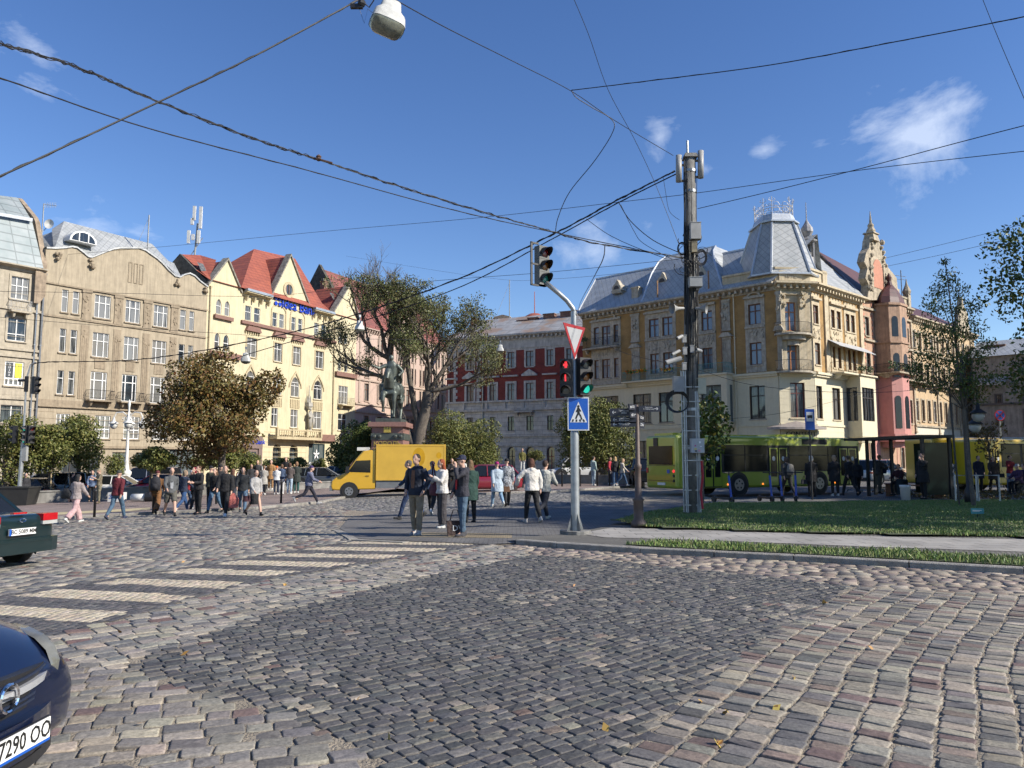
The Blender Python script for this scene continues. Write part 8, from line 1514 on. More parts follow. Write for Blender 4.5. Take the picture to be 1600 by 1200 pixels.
m=MB();m.add([(.645,-.86,1.33),(.645,.86,1.33),(.20,.80,1.94),(.20,-.80,1.94)],[(0,1,2,3)]);o=m.build('windscreen',CGL,VN);o.location=(.045,0,.03);m=MB();m.box(1.30,1.44,-.95,.95,.36,.62);m.build('bumper',MATS['sill_grey'],VN);m=MB();m.box(1.33,1.405,-.55,.55,.66,.86);m.build('grille',TRIM,VN);m=MB();m.box(1.442,1.45,-.26,.26,.42,.53);m.build('number_plate',PLATEW,VN);m=MB()
for(x,z,a,b_)in[(-3.1,2.1,.33,.5),(-4.15,2.2,.14,.16),(-3.2,1.35,.2,.22)]:m=MB();m.add([(x+a*math.cos(t),1.053,z+b_*math.sin(t))for t in[2*math.pi*i/18 for i in range(18)]],[tuple(range(18))]);m.build('printed_balloon',mat('deep_yellow_print',(.55,.30,.0),.5),bx_)
# buses
BGL=mat('bus_glass',(.01,.012,.012),.12,spec=.22,vary=.05)
def bus(name,label,p,rz,L,H,col,W=2.5,doors=(),wins=(),wheels=(),rear=True):
    """x forward from the rear corner; the doors are on -y, towards the camera"""
    e=empty(name,p,rz,label,'bus');m=MB();m.box(0,L,0,W,.32,H);b=m.build('body',col,e);bv=b.modifiers.new('b','BEVEL');bv.width=.13;bv.segments=3
    m=MB();m.box(wins[0][0]-.05,L-.15,-.012,.0,wins[0][2]-.05,wins[0][3]+.06);m.build('window_band',TRIM,e)
    for x0,x1,z0,z1 in wins:m=MB();m.box(x0,x1,-.02,.02,z0,z1);w=m.build('side_window',BGL,e);m=MB();m.box(x0+.03,x1-.03,-.03,-.021,z1-.5,z1-.46);[m.box(x-.02,x+.02,-.031,-.021,z0,z1)for x in np.arange(x0+1.3,x1-.4,1.35)];m.build('window_frame',TRIM,w)
    for x0,x1 in doors:
        for k in range(2):
            a=x0+(x1-x0)*k/2;c=a+(x1-x0)/2;m=MB();m.box(a+.02,c-.02,-.045,-.005,.38,H-.55);d=m.build('door',TRIM,e);m=MB();m.box(a+.05,c-.05,-.06,-.046,.42,.85);m.box(a+.05,c-.05,-.06,-.046,H-.62,H-.57);m.box(a+.05,a+.1,-.06,-.046,.85,H-.62);m.box(c-.1,c-.05,-.06,-.046,.85,H-.62);m.build('door_frame',col,d);m=MB();m.box(a+.12,c-.12,-.052,-.046,.88,H-.66);m.build('pane',BGL,d)
            m=MB();m.add([((a+c)/2+.1*math.cos(t),-.0535,1.75+.12*math.sin(t))for t in[2*math.pi*i/12 for i in range(12)]],[tuple(range(11,-1,-1))]);m.build('door_sticker',SIGNW,d)
    for x in wheels:
        for y,s in((-.01,-1),(W+.01,1)):m=MB();m.tube([(x,y+(.12 if s<0 else-.12),.5),(x,y,.5)],.60,20);m.build('wheel_arch',TRIM,e);wheel(e,x,y+s*.012,.48,.3)
    return e
LIME=paint('lime_paint',(.30,.36,.03));p0=at(1057,36.2);hd_=Vector((.908,.42)).normalized();BU=bus('green_bus','lime green city bus standing behind the lawn',p0,math.atan2(hd_.y,hd_.x),12.0,2.85,LIME,doors=((1.55,2.65),(5.6,6.85),(10.4,11.7)),wins=((.45,1.45,1.15,2.35),(2.8,5.5,1.15,2.4),(7.0,10.3,1.15,2.4)),wheels=(3.7,9.0))
m=MB();m.box(-.025,.01,.3,W_r:=2.2,1.45,2.35);m.build('rear_window',BGL,BU);m=MB();m.box(.2,1.6,.5,2.0,2.8,2.98);m.box(2.2,5.5,.6,1.9,2.8,2.93);m.box(6.5,9,.4,2.1,2.85,2.98);m.build('roof_unit',LIME,BU);m=MB();m.box(7.9,9.6,-.025,-.0,2.48,2.74);m.build('destination_board',TRIM,BU)
m=MB();m.box(-.03,.0,1.45,1.8,2.35,2.75);m.build('route_number_box',TRIM,BU);m=MB();m.box(-.032,.0,.9,1.5,.48,.6);m.build('number_plate',PLATEW,BU);m=MB();m.box(-.031,.0,.55,.72,1.05,1.22);m.build('access_symbol',SIGNB,BU);[(MB().tube([(-.03,.22,z),(.01,.22,z)],.07,12).build('tail_lamp',RED_ON if z>1.1 else TRIM,BU))for z in(1.15,.93,.7)];m=MB();m.box(-.03,.0,2.28,2.42,1.05,1.3);m.build('tail_lamp',LAMPR,BU);[(MB().tube([(x,-.03,.5),(x,.01,.5)],.045,8).build('side_marker',lampmat('amber_marker',(1,.25,.03),1.2),BU))for x in(.7,3.0,5.2,10.1)];m=MB();m.box(.5,1.2,-.021,0,.55,1.0);m.build('engine_grille',TRIM,BU);m=MB();m.box(-.02,.0,.12,2.38,.68,.70);m.box(-.02,0,.12,2.38,1.4,1.42);m.build('panel_seam',TRIM,BU)
BYE=paint('bus_yellow_paint',(.66,.45,.015));p0=at(1458,43.5);BY=bus('yellow_bus','dull yellow bus standing behind the shelter',p0,rad(8),6.4,2.95,paint('mustard_paint',(.45,.30,.02)),doors=(),wins=((.35,4.3,1.5,2.6),(4.6,6.2,1.5,2.6)),wheels=(1.6,));p0=at(1540,41.5);B2=bus('yellow_bus','bright yellow bus at the right edge behind the people on chairs',p0,rad(14),5.6,2.8,BYE,doors=((.25,.95),(3.9,4.7)),wins=((1.1,2.3,1.35,2.5),(2.45,3.75,1.35,2.5),(4.8,5.4,1.35,2.5)),wheels=(1.9,4.9))
m=MB();m.box(2.6,3.3,-.035,-.026,1.4,1.9);m.build('paper_notice',SIGNW,B2)
# ---------------------------------------------------------------- people
SKIN=mat('skin',(.50,.31,.23),.6,vary=.06,scale=8);MESHES={}
def cloth(c,pat=0.0):return mat('cloth_%d_%d_%d'%tuple(int(x*999)for x in c),c,.85,vary=.16+pat,scale=7 if not pat else 16,bump=.8,bscale=11)
def dirv(f,o,s):f,o=rad(f),rad(o);return Vector((s*math.sin(o),math.sin(f)*math.cos(o),-math.cos(f)*math.cos(o)))
POSE=dict( # thigh, knee flexion (left, right); upper arm forward, outward, elbow flexion (left, right); lean
    stand=((2,3),(-2,3),(4,9,14),(2,9,18),0),walk=((24,8),(-16,30),(-22,8,14),(24,8,24),3),stride=((30,6),(-26,42),(-30,10,20),(28,10,40),6),walk2=((-14,28),(24,8),(22,8,26),(-20,8,14),3),
    pocket=((3,2),(-4,4),(-12,20,42),(-10,20,40),0),phone=((3,4),(-3,3),(28,10,95),(20,12,80),1),face=((4,3),(-4,4),(58,6,128),(6,10,20),0),seat=((86,84),(84,86),(30,10,45),(30,10,45),4),reach=((14,6),(-12,20),(20,42,12),(-18,12,14),4),bag=((22,6),(-16,30),(2,10,8),(18,8,22),3),clasp=((2,3),(-2,3),(14,4,75),(14,4,80),0))
def joints(pose):
    L_,R_,AL,AR,lean=POSE[pose];J={};hz=.93;J['pel']=Vector((0,0,hz));ln=rad(lean)
    def T(v):return Vector((v[0],(v[2]-hz)*math.sin(ln)+v[1],hz+(v[2]-hz)*math.cos(ln)))
    J['neck']=T((0,-.01,1.47));J['head']=T((0,.025,1.635))
    for nm,s,leg,arm in(('l',-1,L_,AL),('r',1,R_,AR)):
        h=Vector((.092*s,0,hz-.02));k=h+dirv(leg[0],2,s)*.43;a=k+dirv(leg[0]-leg[1],0,s)*.42;J['hip'+nm],J['knee'+nm],J['ank'+nm],J['sh'+nm]=h,k,a,leg[0]-leg[1];J['shd'+nm]=T((.185*s,0,1.415));e=J['shd'+nm]+dirv(arm[0],arm[1],s)*.285;inw=min(arm[2],90)/90*.45;w=(dirv(arm[0]+arm[2],0,s)+Vector((-s*inw,0,0))).normalized();J['elb'+nm]=e;J['wri'+nm]=e+w*.25;J['hd'+nm]=w
    return J
def shape(kind,pose,fine):
    key=(kind,pose,fine)
    if key in MESHES:return MESHES[key]
    J=joints(pose);m=MB();vox=.011 if fine else .017;T8=lambda pts,r,n=10:m.tube(pts,r,n)
    def torso(g,z0,hem=0.0,wide=1.0):
        n=J['neck'];p=J['pel'];f=lambda z:p+(n-p)*((z-.93)/.54);rs=[]
        for z,rx,ry in[(z0,.165+hem,.125+hem),(.93,.17+hem*.6,.125+hem*.5),(1.08,.145,.108),(1.25,.175,.122),(1.38,.19,.115),(1.445,.13,.09),(1.49,.062,.062)]:
            c=f(z);rs.append((c.x,c.y,c.z,(rx+g)*wide,ry+g))
        m.rings(rs,14)
    def arms(g,end=1.0):
        for s in 'lr':a,e,w=J['shd'+s],J['elb'+s],J['wri'+s];T8([a+Vector((-.02 if s=='r' else .02,0,.0)),a+(e-a)*.4,e,e+(w-e)*(.55 if end<1 else .6),e+(w-e)*end],[.062+g,.055+g,.045+g,.042+g,.034+g])
    def legs(g,end=1.0,wide=0):
        for s in 'lr':h,k,a=J['hip'+s],J['knee'+s],J['ank'+s];T8([h+Vector((0,0,.03)),h+(k-h)*.35,k,k+(a-k)*.4,k+(a-k)*end],[.092+g,.085+g,.062+g+wide*.4,.058+g+wide*.8,.042+g+wide])
    if kind=='body':
        torso(-.012,.86);arms(0);legs(0);h=J['head'];T8([J['neck']+Vector((0,0,-.03)),J['neck']+(h-J['neck'])*.6],[.06,.052]);m.ball(h+Vector((0,-.005,.025)),.077,.096,.105,12,10);m.ball(h+Vector((0,.028,-.05)),.056,.062,.065,10,7);m.taper(h.x,h.y+.098,h.z-.03,h.z+.02,.016,.02,.008,.008);[m.ball(h+Vector((s*.079,-.002,.0)),.012,.022,.032,6,5)for s in(-1,1)];m.rings([(h.x,h.y+.088,h.z-.062,.024,.008),(h.x,h.y+.088,h.z-.05,.024,.008)],8)
        for s,sg in(('l',-1),('r',1)):
            w,d=J['wri'+s],J['hd'+s];x=d.cross(Vector((0,1,.01))).normalized()if abs(d.y)<.9 else Vector((1,0,0));y=Vector((0,1,0))if abs(d.y)<.9 else Vector((0,0,1));T8([w,w+d*.05,w+d*.095],[.026,.034,.034]);cu=Vector((-sg*.3,.25,0))
            for i,(off,ln)in enumerate([(-.027,.062),(-.009,.075),(.009,.07),(.026,.055)]):b=w+d*.09+y*off;T8([b,b+(d+cu*.3).normalized()*ln*.5,b+(d+cu*.3).normalized()*ln*.5+(d+cu*1.6).normalized()*ln*.5],[.0105,.0095,.008]if fine else[.0135,.012,.01],6)
            b=w+d*.035+y*.028;T8([b,b+(d*.6+y*.8).normalized()*.035,b+(d*.9+y*.5).normalized()*.068],[.013,.011,.009],6);fy=rad(J['sh'+s]);a=J['ank'+s];m.ball(a+Vector((0,.05,-.045)),.035,.08,.03)
    elif kind in('jacket','tee','puffer','coat'):
        g=dict(jacket=.018,tee=.010,puffer=.034,coat=.028)[kind];torso(g,dict(jacket=.84,tee=.86,puffer=.86,coat=.60)[kind],.02+(.045 if kind=='coat' else 0));arms(g*.8,.42 if kind=='tee' else .96)
        if kind!='tee':n=J['neck'];m.rings([(n.x,n.y,n.z-.05,.085,.085),(n.x,n.y-.005,n.z+.02,.068,.072)],10)
        if kind in('puffer','jacket'):n=J['neck'];m.ball(n+Vector((0,-.10,-.04)),.11,.06,.075)
    elif kind=='trousers':legs(.012);m.rings([(0,0,.80,.15,.115),(0,0,.90,.18,.135),(0,0,1.0,.165,.125)],12)
    elif kind=='wide':legs(.018,.99,.045);m.rings([(0,0,.80,.16,.12),(0,0,.90,.185,.135),(0,0,1.0,.165,.125)],12)
    elif kind=='shorts':
        for s in 'lr':h,k=J['hip'+s],J['knee'+s];T8([h+Vector((0,0,.03)),h+(k-h)*.5,h+(k-h)*.96],[.11,.108,.10])
        m.rings([(0,0,.80,.17,.13),(0,0,.90,.19,.14),(0,0,1.0,.165,.125)],12)
    elif kind=='skirt':c=(J['kneel']+J['kneer'])/2;m.rings([(c.x,c.y,c.z-.06,.19,.19),(0,c.y*.5,.75,.185,.155),(0,0,.93,.175,.135),(0,0,1.03,.15,.12)],14)
    elif kind in('short','long','beanie','cap','bob'):
        h=J['head']
        if kind in('short','bob','long'):m.ball(h+Vector((0,-.022,.045)),.088,.098,.092,12,9)
        if kind=='short':m.ball(h+Vector((0,-.05,-.005)),.078,.06,.07)
        if kind=='bob':m.rings([(h.x,h.y-.035,h.z-.12,.085,.07),(h.x,h.y-.04,h.z-.02,.105,.085),(h.x,h.y-.03,h.z+.06,.09,.08)],12)
        if kind=='long':m.rings([(h.x,h.y-.10,h.z-.42,.09,.04),(h.x,h.y-.10,h.z-.25,.12,.05),(h.x,h.y-.06,h.z-.08,.10,.07),(h.x,h.y-.03,h.z+.06,.09,.08)],12)
        if kind in('beanie','cap'):m.rings([(h.x,h.y-.012,h.z+.02,.088,.102),(h.x,h.y-.015,h.z+.075,.09,.10),(h.x,h.y-.02,h.z+.125,.065,.075),(h.x,h.y-.02,h.z+.145,.02,.02)],12)
        if kind=='cap':m.rings([(h.x,h.y+.10,h.z+.045,.07,.06),(h.x,h.y+.09,h.z+.06,.075,.07)],10)
    me=remesh(m,vox if kind!='body' or fine else .0125,3,kind);MESHES[key]=me;return me
def shoe_mesh(pose,s):
    key=('shoe'+s,pose)
    if key not in MESHES:
        J=joints(pose);a=J['ank'+s];t=rad(J['sh'+s]);m=MB();R=Matrix.Translation(a)@Matrix.Rotation(t*.9 if t<0 else t*.6,4,'X');m.X=R;m.rings([(0,0,.05,.043,.05),(0,0,-.02,.045,.058),(0,.045,-.06,.047,.12),(0,.055,-.10,.046,.135)],12);m.ball((0,.12,-.072),.045,.065,.035);MESHES[key]=remesh(m,.012,2,'shoe')
    return MESHES[key]
def person(label,px,dep,h,face,pose,top,tcol,bot,bcol,hair,hcol,shoe=(.03,.03,.03),skin=None,fine=False,lift=0.0,group=None,pat=0.0,pos=None,inner=None,footpy=None):
    """face: 0 towards the camera, 90 to the right, 180 away"""
    b=pos or at(px,dep,lift);J=joints(pose);zs=[J['ankl'].z+(-.11 if pose=='seat' else-.105),J['ankr'].z-.105];lo=min(zs)if pose!='seat' else min(zs);k=h/1.75
    def use(me,mt,name,parent=None):
        c=me.copy();c.materials.clear();c.materials.append(mt);o=link(name,c,parent);return o
    o=use(shape('body',pose,fine),SKIN,'person');o.location=(b.x,b.y,b.z-lo*k);o.scale=(k,k,k);o.rotation_euler=(0,0,rad(180+face));tag(o,label,'person',group)
    use(shape(top,pose,fine),cloth(tcol,pat),{'tee':'shirt','coat':'coat'}.get(top,'jacket'),o);use(shape(bot,pose,fine),cloth(bcol),{'skirt':'skirt','shorts':'shorts'}.get(bot,'trousers'),o)
    if hair:use(shape(hair,pose,fine),cloth(hcol),{'beanie':'hat','cap':'cap'}.get(hair,'hair'),o)
    for s in 'lr':use(shoe_mesh(pose,s),cloth(shoe),'shoe',o)
    if fine:hd=J['head'];[(MB().ball(hd+Vector((s*.03,.086,.008)),.010,.006,.007,6,4).build('eye',SIGNK,o))for s in(-1,1)]
    if inner:n,p=J['neck'],J['pel'];m=MB();m.add([(-.04,.155,1.0),(.04,.155,1.0),(.055,.15,1.2),(.04,.13,1.40),(-.04,.13,1.40),(-.055,.15,1.2)],[(0,1,2,3,4,5)]);m.build('shirt_front',cloth(inner),o)
    return o
def thing_at(o,kind,label,col,cat='bag',loc=(0,0,0),s=1.0):
    """a bag or the like beside a person; loc in the person's own frame, metres"""
    m=MB()
    if kind=='tote':m.taper(0,0,0,.34,.17,.06,.20,.05);m.tube([(-.12,0,.34),(-.05,0,.58),(.05,0,.58),(.12,0,.34)],.012,5)
    elif kind=='handbag':m.taper(0,0,0,.2,.13,.05,.11,.04);m.tube([(-.09,0,.2),(0,0,.36),(.09,0,.2)],.01,5)
    elif kind=='rucksack':m.rings([(0,0,0,.15,.09),(0,0,.2,.17,.12),(0,0,.4,.14,.09),(0,0,.47,.06,.04)],12);m.ball((0,-.1,.14),.1,.05,.1)
    elif kind=='carrier':m.taper(0,0,0,.28,.13,.09,.17,.07);m.taper(0,0,.28,.48,.17,.07,.02,.02)
    elif kind=='sling':m.rings([(0,0,0,.2,.07),(0,0,.15,.22,.09),(0,0,.3,.10,.05)],12);m.tube([(-.12,0,.28),(-.03,.05,.75),(.12,0,.28)],.016,5)
    ob=m.build({'rucksack':'rucksack','carrier':'shopping_bag'}.get(kind,kind if kind in('handbag',)else 'shoulder_bag'),cloth(col),None,kind in('rucksack','sling'));M_=Matrix.Translation(o.location)@Matrix.Rotation(o.rotation_euler.z,4,'Z');ob.location=M_@(Vector(loc)-Vector((0,0,0)));ob.rotation_euler=(0,0,o.rotation_euler.z);ob.scale=(s,s,s);return tag(ob,label,cat)
BK=(.012,.012,.014);JN=(.05,.10,.19);NV=(.015,.02,.04);WH=(.60,.60,.58);GY=(.30,.30,.31)
gi='pedestrians waiting at the crossing';gw='people crossing from the left';gq='people standing in a group on the plaza';gr_='people waiting at the bus stop'
a=person('man in navy jacket and beige trousers waiting, hands in pockets',650,0,1.82,-28,'pocket','jacket',(.012,.018,.035),'trousers',(.25,.21,.15),'short',(.05,.035,.02),(.45,.45,.45),fine=True,group=gi,pos=G(650,836,.01),inner=(.16,.08,.05))
a=person('person in blue jeans half hidden behind the navy jacket man',641,23.5,1.78,-80,'walk','jacket',(.02,.05,.10),'trousers',(.02,.04,.10),'short',(.10,.09,.08),group=gi)
a=person('person in pale grey hoodie and woolly hat seen from behind',675,25,1.72,170,'walk','puffer',(.30,.32,.36),'trousers',BK,'beanie',(.16,.14,.12),WH,group=gi)
b_=person('red haired woman in white fleece looking at her phone',689,20.3,1.70,-60,'phone','puffer',(.58,.56,.53),'wide',(.05,.045,.05),'long',(.30,.07,.025),WH,fine=True,group=gi,pos=G(690,825,.01));thing_at(b_,'sling','maroon shoulder bag of the red haired woman',(.09,.02,.04),loc=(.22,.12,.78),s=1.15)
b_=person('man in flat cap and dark quilted jacket raising a hand to his face',719,19,1.76,-62,'face','jacket',(.03,.03,.042),'trousers',(.07,.12,.18),'cap',(.02,.025,.06),(.06,.06,.07),fine=True,group=gi,pos=G(722,838,.01),inner=(.45,.015,.02));thing_at(b_,'handbag','tan bag hanging behind the man in the flat cap',(.48,.20,.07),loc=(.30,-.12,.85),s=1.1)
t=thing_at(b_,'tote','dark tote with white letters on the ground by the man in the cap',(.07,.045,.04),loc=(0,0,0));t.location=G(711,837,.01);t.rotation_euler=(0,0,.2);m=MB();text('lettering','DV',.18,SIGNW,t,(.05,-.062,.17),(rad(90),0,0),.002)
person('woman in dark green coat behind the man in the cap',735,21.5,1.68,-150,'stand','coat',(.015,.05,.04),'trousers',BK,'long',(.16,.10,.05),group=gi)
b_=person('woman with magenta hat and long pale blue coat walking away',777,28.3,1.64,200,'walk','coat',(.42,.50,.58),'trousers',(.20,.32,.45),'beanie',(.35,.02,.15),WH);thing_at(b_,'handbag','brown bag of the woman in the pale blue coat',(.12,.06,.03),loc=(.36,0,.55))
person('person in black and white patterned coat with black hood',792,28.8,1.75,190,'walk2','coat',(.45,.47,.5),'trousers',BK,'beanie',BK,BK,pat=.38)
person('woman in white puffer jacket striding past the signal post',831,21,1.70,205,'reach','puffer',(.66,.63,.58),'trousers',BK,'bob',(.10,.04,.025),(.5,.48,.45));person('woman in pale grey hooded jacket stepping out behind the signal post',850,21.8,1.72,150,'stride','puffer',(.46,.46,.42),'trousers',(.015,.018,.03),'short',(.06,.035,.025),(.55,.5,.42))
person('person in olive jacket standing on the wall in the distance',816,57,1.72,10,'stand','jacket',(.14,.13,.03),'trousers',WH,'short',(.25,.15,.05),lift=.75)
for lb,px,dep,h,f,po,tc_,bc_,hr,hc in[('student in pale mint hoodie and light jeans',927,48,1.75,120,'stand',(.40,.50,.46),(.30,.38,.44),'short',(.05,.04,.03)),('person in red top near the students',953,50,1.7,60,'stand',(.45,.03,.05),(.1,.1,.12),'bob',(.1,.05,.03)),('fair haired student in black top and jeans',961,47,1.72,200,'stand',BK,JN,'long',(.5,.33,.16)),('girl in cream jacket and jeans stepping right',972,47,1.66,80,'walk',(.55,.5,.42),JN,'bob',(.45,.3,.15)),('distant woman photographing behind the red car',706,40,1.7,20,'phone',BK,BK,'short',(.2,.12,.06)),('distant man in white shirt behind the red car',722,44,1.75,0,'stand',WH,NV,'short',BK)]:person(lb,px,dep,h,f,po,'jacket',tc_,'trousers',bc_,hr,hc,WH,lift=.1)
b_=person('woman in grey top and pink trousers with long black hair, back turned',122,27.2,1.69,160,'walk','puffer',(.33,.28,.27),'wide',(.55,.36,.36),'long',BK,WH);thing_at(b_,'sling','black bag carried by the woman in pink trousers',(.02,.02,.022),loc=(-.32,-.1,.85),s=1.2)
person('man in maroon hooded jacket and jeans walking away',186,28.5,1.78,172,'walk2','puffer',(.12,.012,.02),'trousers',(.07,.13,.20),'beanie',(.04,.045,.035),(.03,.04,.08));person('soldier in camouflage looking at his phone',157,41.5,1.8,-40,'phone','tee',(.24,.20,.13),'trousers',(.20,.18,.12),'cap',(.3,.26,.17),(.1,.08,.05),pat=.2,lift=.1);person('person in blue and grey shirt beside the soldier',146,44,1.72,20,'stand','jacket',(.13,.18,.28),'trousers',BK,'short',(.06,.04,.03),lift=.1);person('old man in dark coat behind the skip',42,45,1.7,60,'stand','coat',(.03,.03,.035),'trousers',BK,'short',(.55,.53,.5),lift=.1);person('person leaning at the silver car in dark clothes',115,46,1.65,120,'stand','jacket',BK,'trousers',BK,'short',BK,lift=.1)
b_=person('person in brown suit with a large black rucksack',247,31,1.72,190,'walk','jacket',(.16,.075,.025),'wide',(.20,.09,.03),'beanie',(.10,.02,.02),(.03,.03,.03),group=gw);thing_at(b_,'rucksack','black rucksack with yellow strap',(.02,.02,.025),'rucksack',loc=(0,-.22,.95),s=1.2)
person('bald man in grey shirt and camouflage shorts',269,29.3,1.82,35,'walk','jacket',(.10,.105,.11),'shorts',(.10,.095,.08),None,BK,(.02,.02,.02),group=gw,inner=(.34,.35,.37))
for lb,px,dep,h,f,po,tp,tc_,bt,bc_,hr,hc,sh_ in[('woman in dark sweater and blue jeans, back turned',289,32,1.72,150,'walk','jacket',(.02,.03,.06),'trousers',(.03,.08,.20),'bob',(.25,.18,.12),WH),('grey haired person in red jacket',300,33,1.7,60,'walk2','jacket',(.35,.03,.04),'trousers',(.03,.06,.12),'short',(.5,.5,.5),WH),('stout young man all in black walking left',312,30,1.8,-30,'clasp','puffer',BK,'trousers',BK,'short',(.10,.05,.025),BK),('dark red haired person behind the man in black',306,32.5,1.82,-20,'walk','jacket',(.02,.02,.02),'trousers',BK,'bob',(.22,.02,.03),BK),('person in olive bomber jacket behind the crowd',330,34,1.8,150,'stand','puffer',(.04,.045,.03),'trousers',BK,'cap',BK,BK),('woman with long brown hair, black top and blue jeans',338,30.5,1.74,-10,'walk2','jacket',(.012,.012,.012),'trousers',(.10,.18,.28),'long',(.12,.065,.035),BK),('long haired woman in black behind the bag carrier',364,31.5,1.7,170,'walk','jacket',BK,'wide',(.02,.025,.04),'long',(.13,.06,.035),BK),('woman in black leather jacket and jeans',381,29.8,1.74,15,'walk','jacket',(.015,.018,.022),'trousers',(.08,.14,.22),'bob',(.015,.012,.012),(.05,.05,.06)),('tall dark person behind the crowd near the maple',345,36,1.85,40,'stand','coat',BK,'trousers',BK,'cap',BK,BK)]:person(lb,px,dep,h,f,po,tp,tc_,bt,bc_,hr,hc,sh_,group=gw)
b_=person('bearded man in black with white trainers, carrying a bag',354,27.8,1.82,5,'bag','puffer',BK,'trousers',BK,'short',(.04,.025,.015),(.70,.70,.70),group=gw);thing_at(b_,'carrier','white plastic shopping bag with red print',(.55,.16,.13),loc=(-.30,.05,.32),s=1.1)
b_=person('old woman in pale cardigan and black skirt',400,27.8,1.62,50,'bag','jacket',(.40,.39,.38),'skirt',BK,'short',(.10,.07,.06),BK,group=gw);thing_at(b_,'handbag','dark red handbag of the old woman',(.05,.012,.02),loc=(.32,.0,.52));person('man in purple hat and patterned jacket walking right',484,34.5,1.76,105,'stride','puffer',(.20,.21,.30),'trousers',(.02,.02,.035),'beanie',(.05,.03,.12),(.4,.4,.4),pat=.15)
for i,(lb,px,tc_,bc_,hr,hc,f,dd,h)in enumerate([('beige coat at the left end of the plaza group',(413),(.42,.40,.36),BK,'short',(.2,.12,.07),180,46,1.68),('person in tan coat facing the camera in the plaza group',424,(.40,.22,.09),(.38,.22,.1),'short',(.5,.4,.36),0,49,1.82),('child with orange hat and white jacket',433,(.66,.68,.70),(.02,.03,.06),'beanie',(.75,.16,.03),185,46,1.62),('person in blue jacket and white trousers, back turned',441,(.07,.11,.20),(.60,.60,.60),'bob',(.16,.09,.05),180,46.5,1.72),('person in grey hoodie and pale jeans, back turned',453.5,(.11,.09,.085),(.36,.46,.55),'bob',(.12,.06,.04),175,46,1.78),('woman in white blouse at the right of the plaza group',460,(.62,.60,.55),(.05,.04,.04),'short',(.3,.2,.1),200,47.5,1.7),('person in dark green coat at the right end of the group',464,(.035,.045,.04),(.02,.09,.08),'bob',(.28,.16,.09),190,47,1.85),('fair haired man at the back left of the plaza group',403,(.05,.05,.055),BK,'short',(.6,.42,.2),0,51,1.85),('tall dark man speaking behind the plaza group',447,BK,BK,'short',(.3,.2,.15),0,52,2.0),('person in black at the rear of the plaza group',393,(.03,.03,.035),BK,'short',(.25,.14,.08),30,50,1.8)]):person(lb,px,dd,h,f,'stand' if i%2 else 'clasp','coat' if 'coat' in lb else 'puffer',tc_,'trousers',bc_,hr,hc,WH,group=gq,lift=.1 if i not in(1,7,8)else .3)
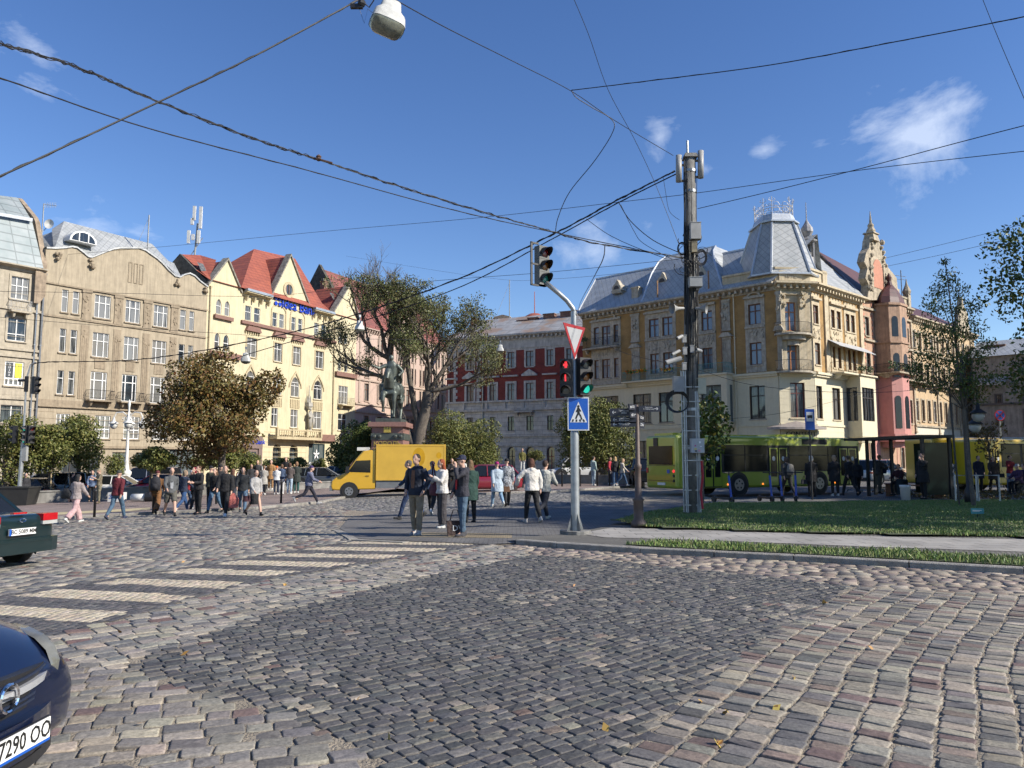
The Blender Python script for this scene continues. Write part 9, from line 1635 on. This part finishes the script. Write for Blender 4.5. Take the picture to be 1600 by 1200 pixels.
for lb,px,dep,h,f,po,tp,tc_,bt,bc_,hr,hc,sh_,bg in[('backpacker seen from behind between the scooters',1229,33,1.72,190,'walk','jacket',(.05,.05,.05),'trousers',BK,'bob',(.10,.07,.05),BK,('rucksack','pale rucksack on the backpacker',(.2,.19,.17),(.05,-.2,.95))),('white haired woman in long black coat with two bags',1267,33.5,1.72,185,'stand','coat',BK,'trousers',BK,'bob',(.62,.60,.55),BK,('handbag','dark bag of the white haired woman',(.02,.02,.03),(-.34,0,.5))),('fair haired person in black with white shoes',1303,34,1.74,180,'stand','coat',BK,'trousers',BK,'bob',(.40,.28,.18),WH,None),('man in dark jacket stepping towards the bus',1326,34.5,1.78,200,'walk','jacket',BK,'trousers',BK,'short',(.10,.07,.05),BK,None),('dark haired woman close beside the man at the bus door',1338,35,1.66,170,'walk2','jacket',BK,'trousers',BK,'long',BK,BK,None),('traveller with rucksack inside the shelter',1373,36.5,1.76,90,'phone','jacket',(.05,.045,.04),'trousers',(.08,.07,.05),'short',(.2,.12,.08),BK,('rucksack','blue rucksack of the traveller in the shelter',(.02,.035,.07),(0,.22,.9))),('tall man in long black coat with raised hand',1441,31.5,1.80,-70,'face','coat',BK,'trousers',BK,'short',(.03,.02,.015),BK,None),('person with a pale stripe across a dark jacket',1463,38,1.72,180,'stand','jacket',(.03,.04,.05),'trousers',BK,'short',BK,BK,None),('person in checked shirt and pale trousers',1484,38,1.68,165,'walk','jacket',(.30,.33,.38),'trousers',(.48,.44,.36),'short',(.14,.08,.05),WH,('carrier','large white carrier bag beside the checked shirt',(.42,.42,.43),(-.34,0,.25))),('man in navy coat before the yellow bus',1528,39,1.74,0,'stand','coat',(.01,.013,.03),'trousers',BK,'short',(.04,.03,.02),BK,None),('woman in brown coat before the yellow bus',1551,39.5,1.74,-20,'walk','coat',(.06,.04,.03),'trousers',BK,'long',(.18,.05,.03),BK,('handbag','black bag of the woman in brown',(.015,.015,.015),(-.36,0,.7))),('person in red jacket at the right edge',1577,40,1.76,20,'phone','jacket',(.28,.02,.03),'trousers',(.18,.24,.33),'short',(.04,.03,.02),WH,None)]:
    o=person(lb,px,dep,h,f,po,tp,tc_,bt,bc_,hr,hc,sh_,group=gr_,lift=.1,pat=.3 if 'checked' in lb else 0)
    if bg:thing_at(o,bg[0],bg[1],bg[2],loc=bg[3])
for lb,px,dep,f,tc_,hc in[('person in maroon sitting on the shelter bench',1404,35.2,-60,(.06,.015,.02),(.02,.02,.02)),('person in purple jacket with grey hat on a chair',1590,35.5,-80,(.09,.04,.09),(.3,.32,.34)),('seated person in dark purple at the very edge',1600,36.5,-80,(.05,.02,.05),(.1,.06,.04))]:
    o=person(lb,px,dep,1.72,f,'seat','puffer',tc_,'trousers',BK,'beanie' if 'grey' in lb else 'short',hc,lift=.1)
    if px>1500:c=empty('folding_chair',o.location,o.rotation_euler.z,'metal chair under the '+lb.split(' on ')[0].split(' at ')[0],'chair','chairs at the right edge');c.location.z=at(px,dep,.1).z;m=MB();[m.tube([(x,y,0),(x,y,.44)],.018,5)for x in(-.2,.2)for y in(-.18,.2)];m.build('legs',IRON,c);m=MB();m.box(-.23,.23,-.2,.24,.42,.46);m.build('seat',IRON,c)
b=at(1408,34,.1);m=MB();m.rings([(0,0,.08,.24,.15),(0,0,.1,.25,.16),(0,0,.7,.25,.16),(0,0,.74,.2,.12)],10);m.tube([(-.1,0,.74),(-.1,0,.95),(.1,0,.95),(.1,0,.74)],.015,5);o=m.build('suitcase',cloth((.012,.025,.03)),None,False);o.location=b;tag(o,'dark suitcase standing in the shelter','suitcase')
bpy.data.scenes.remove(TMP)
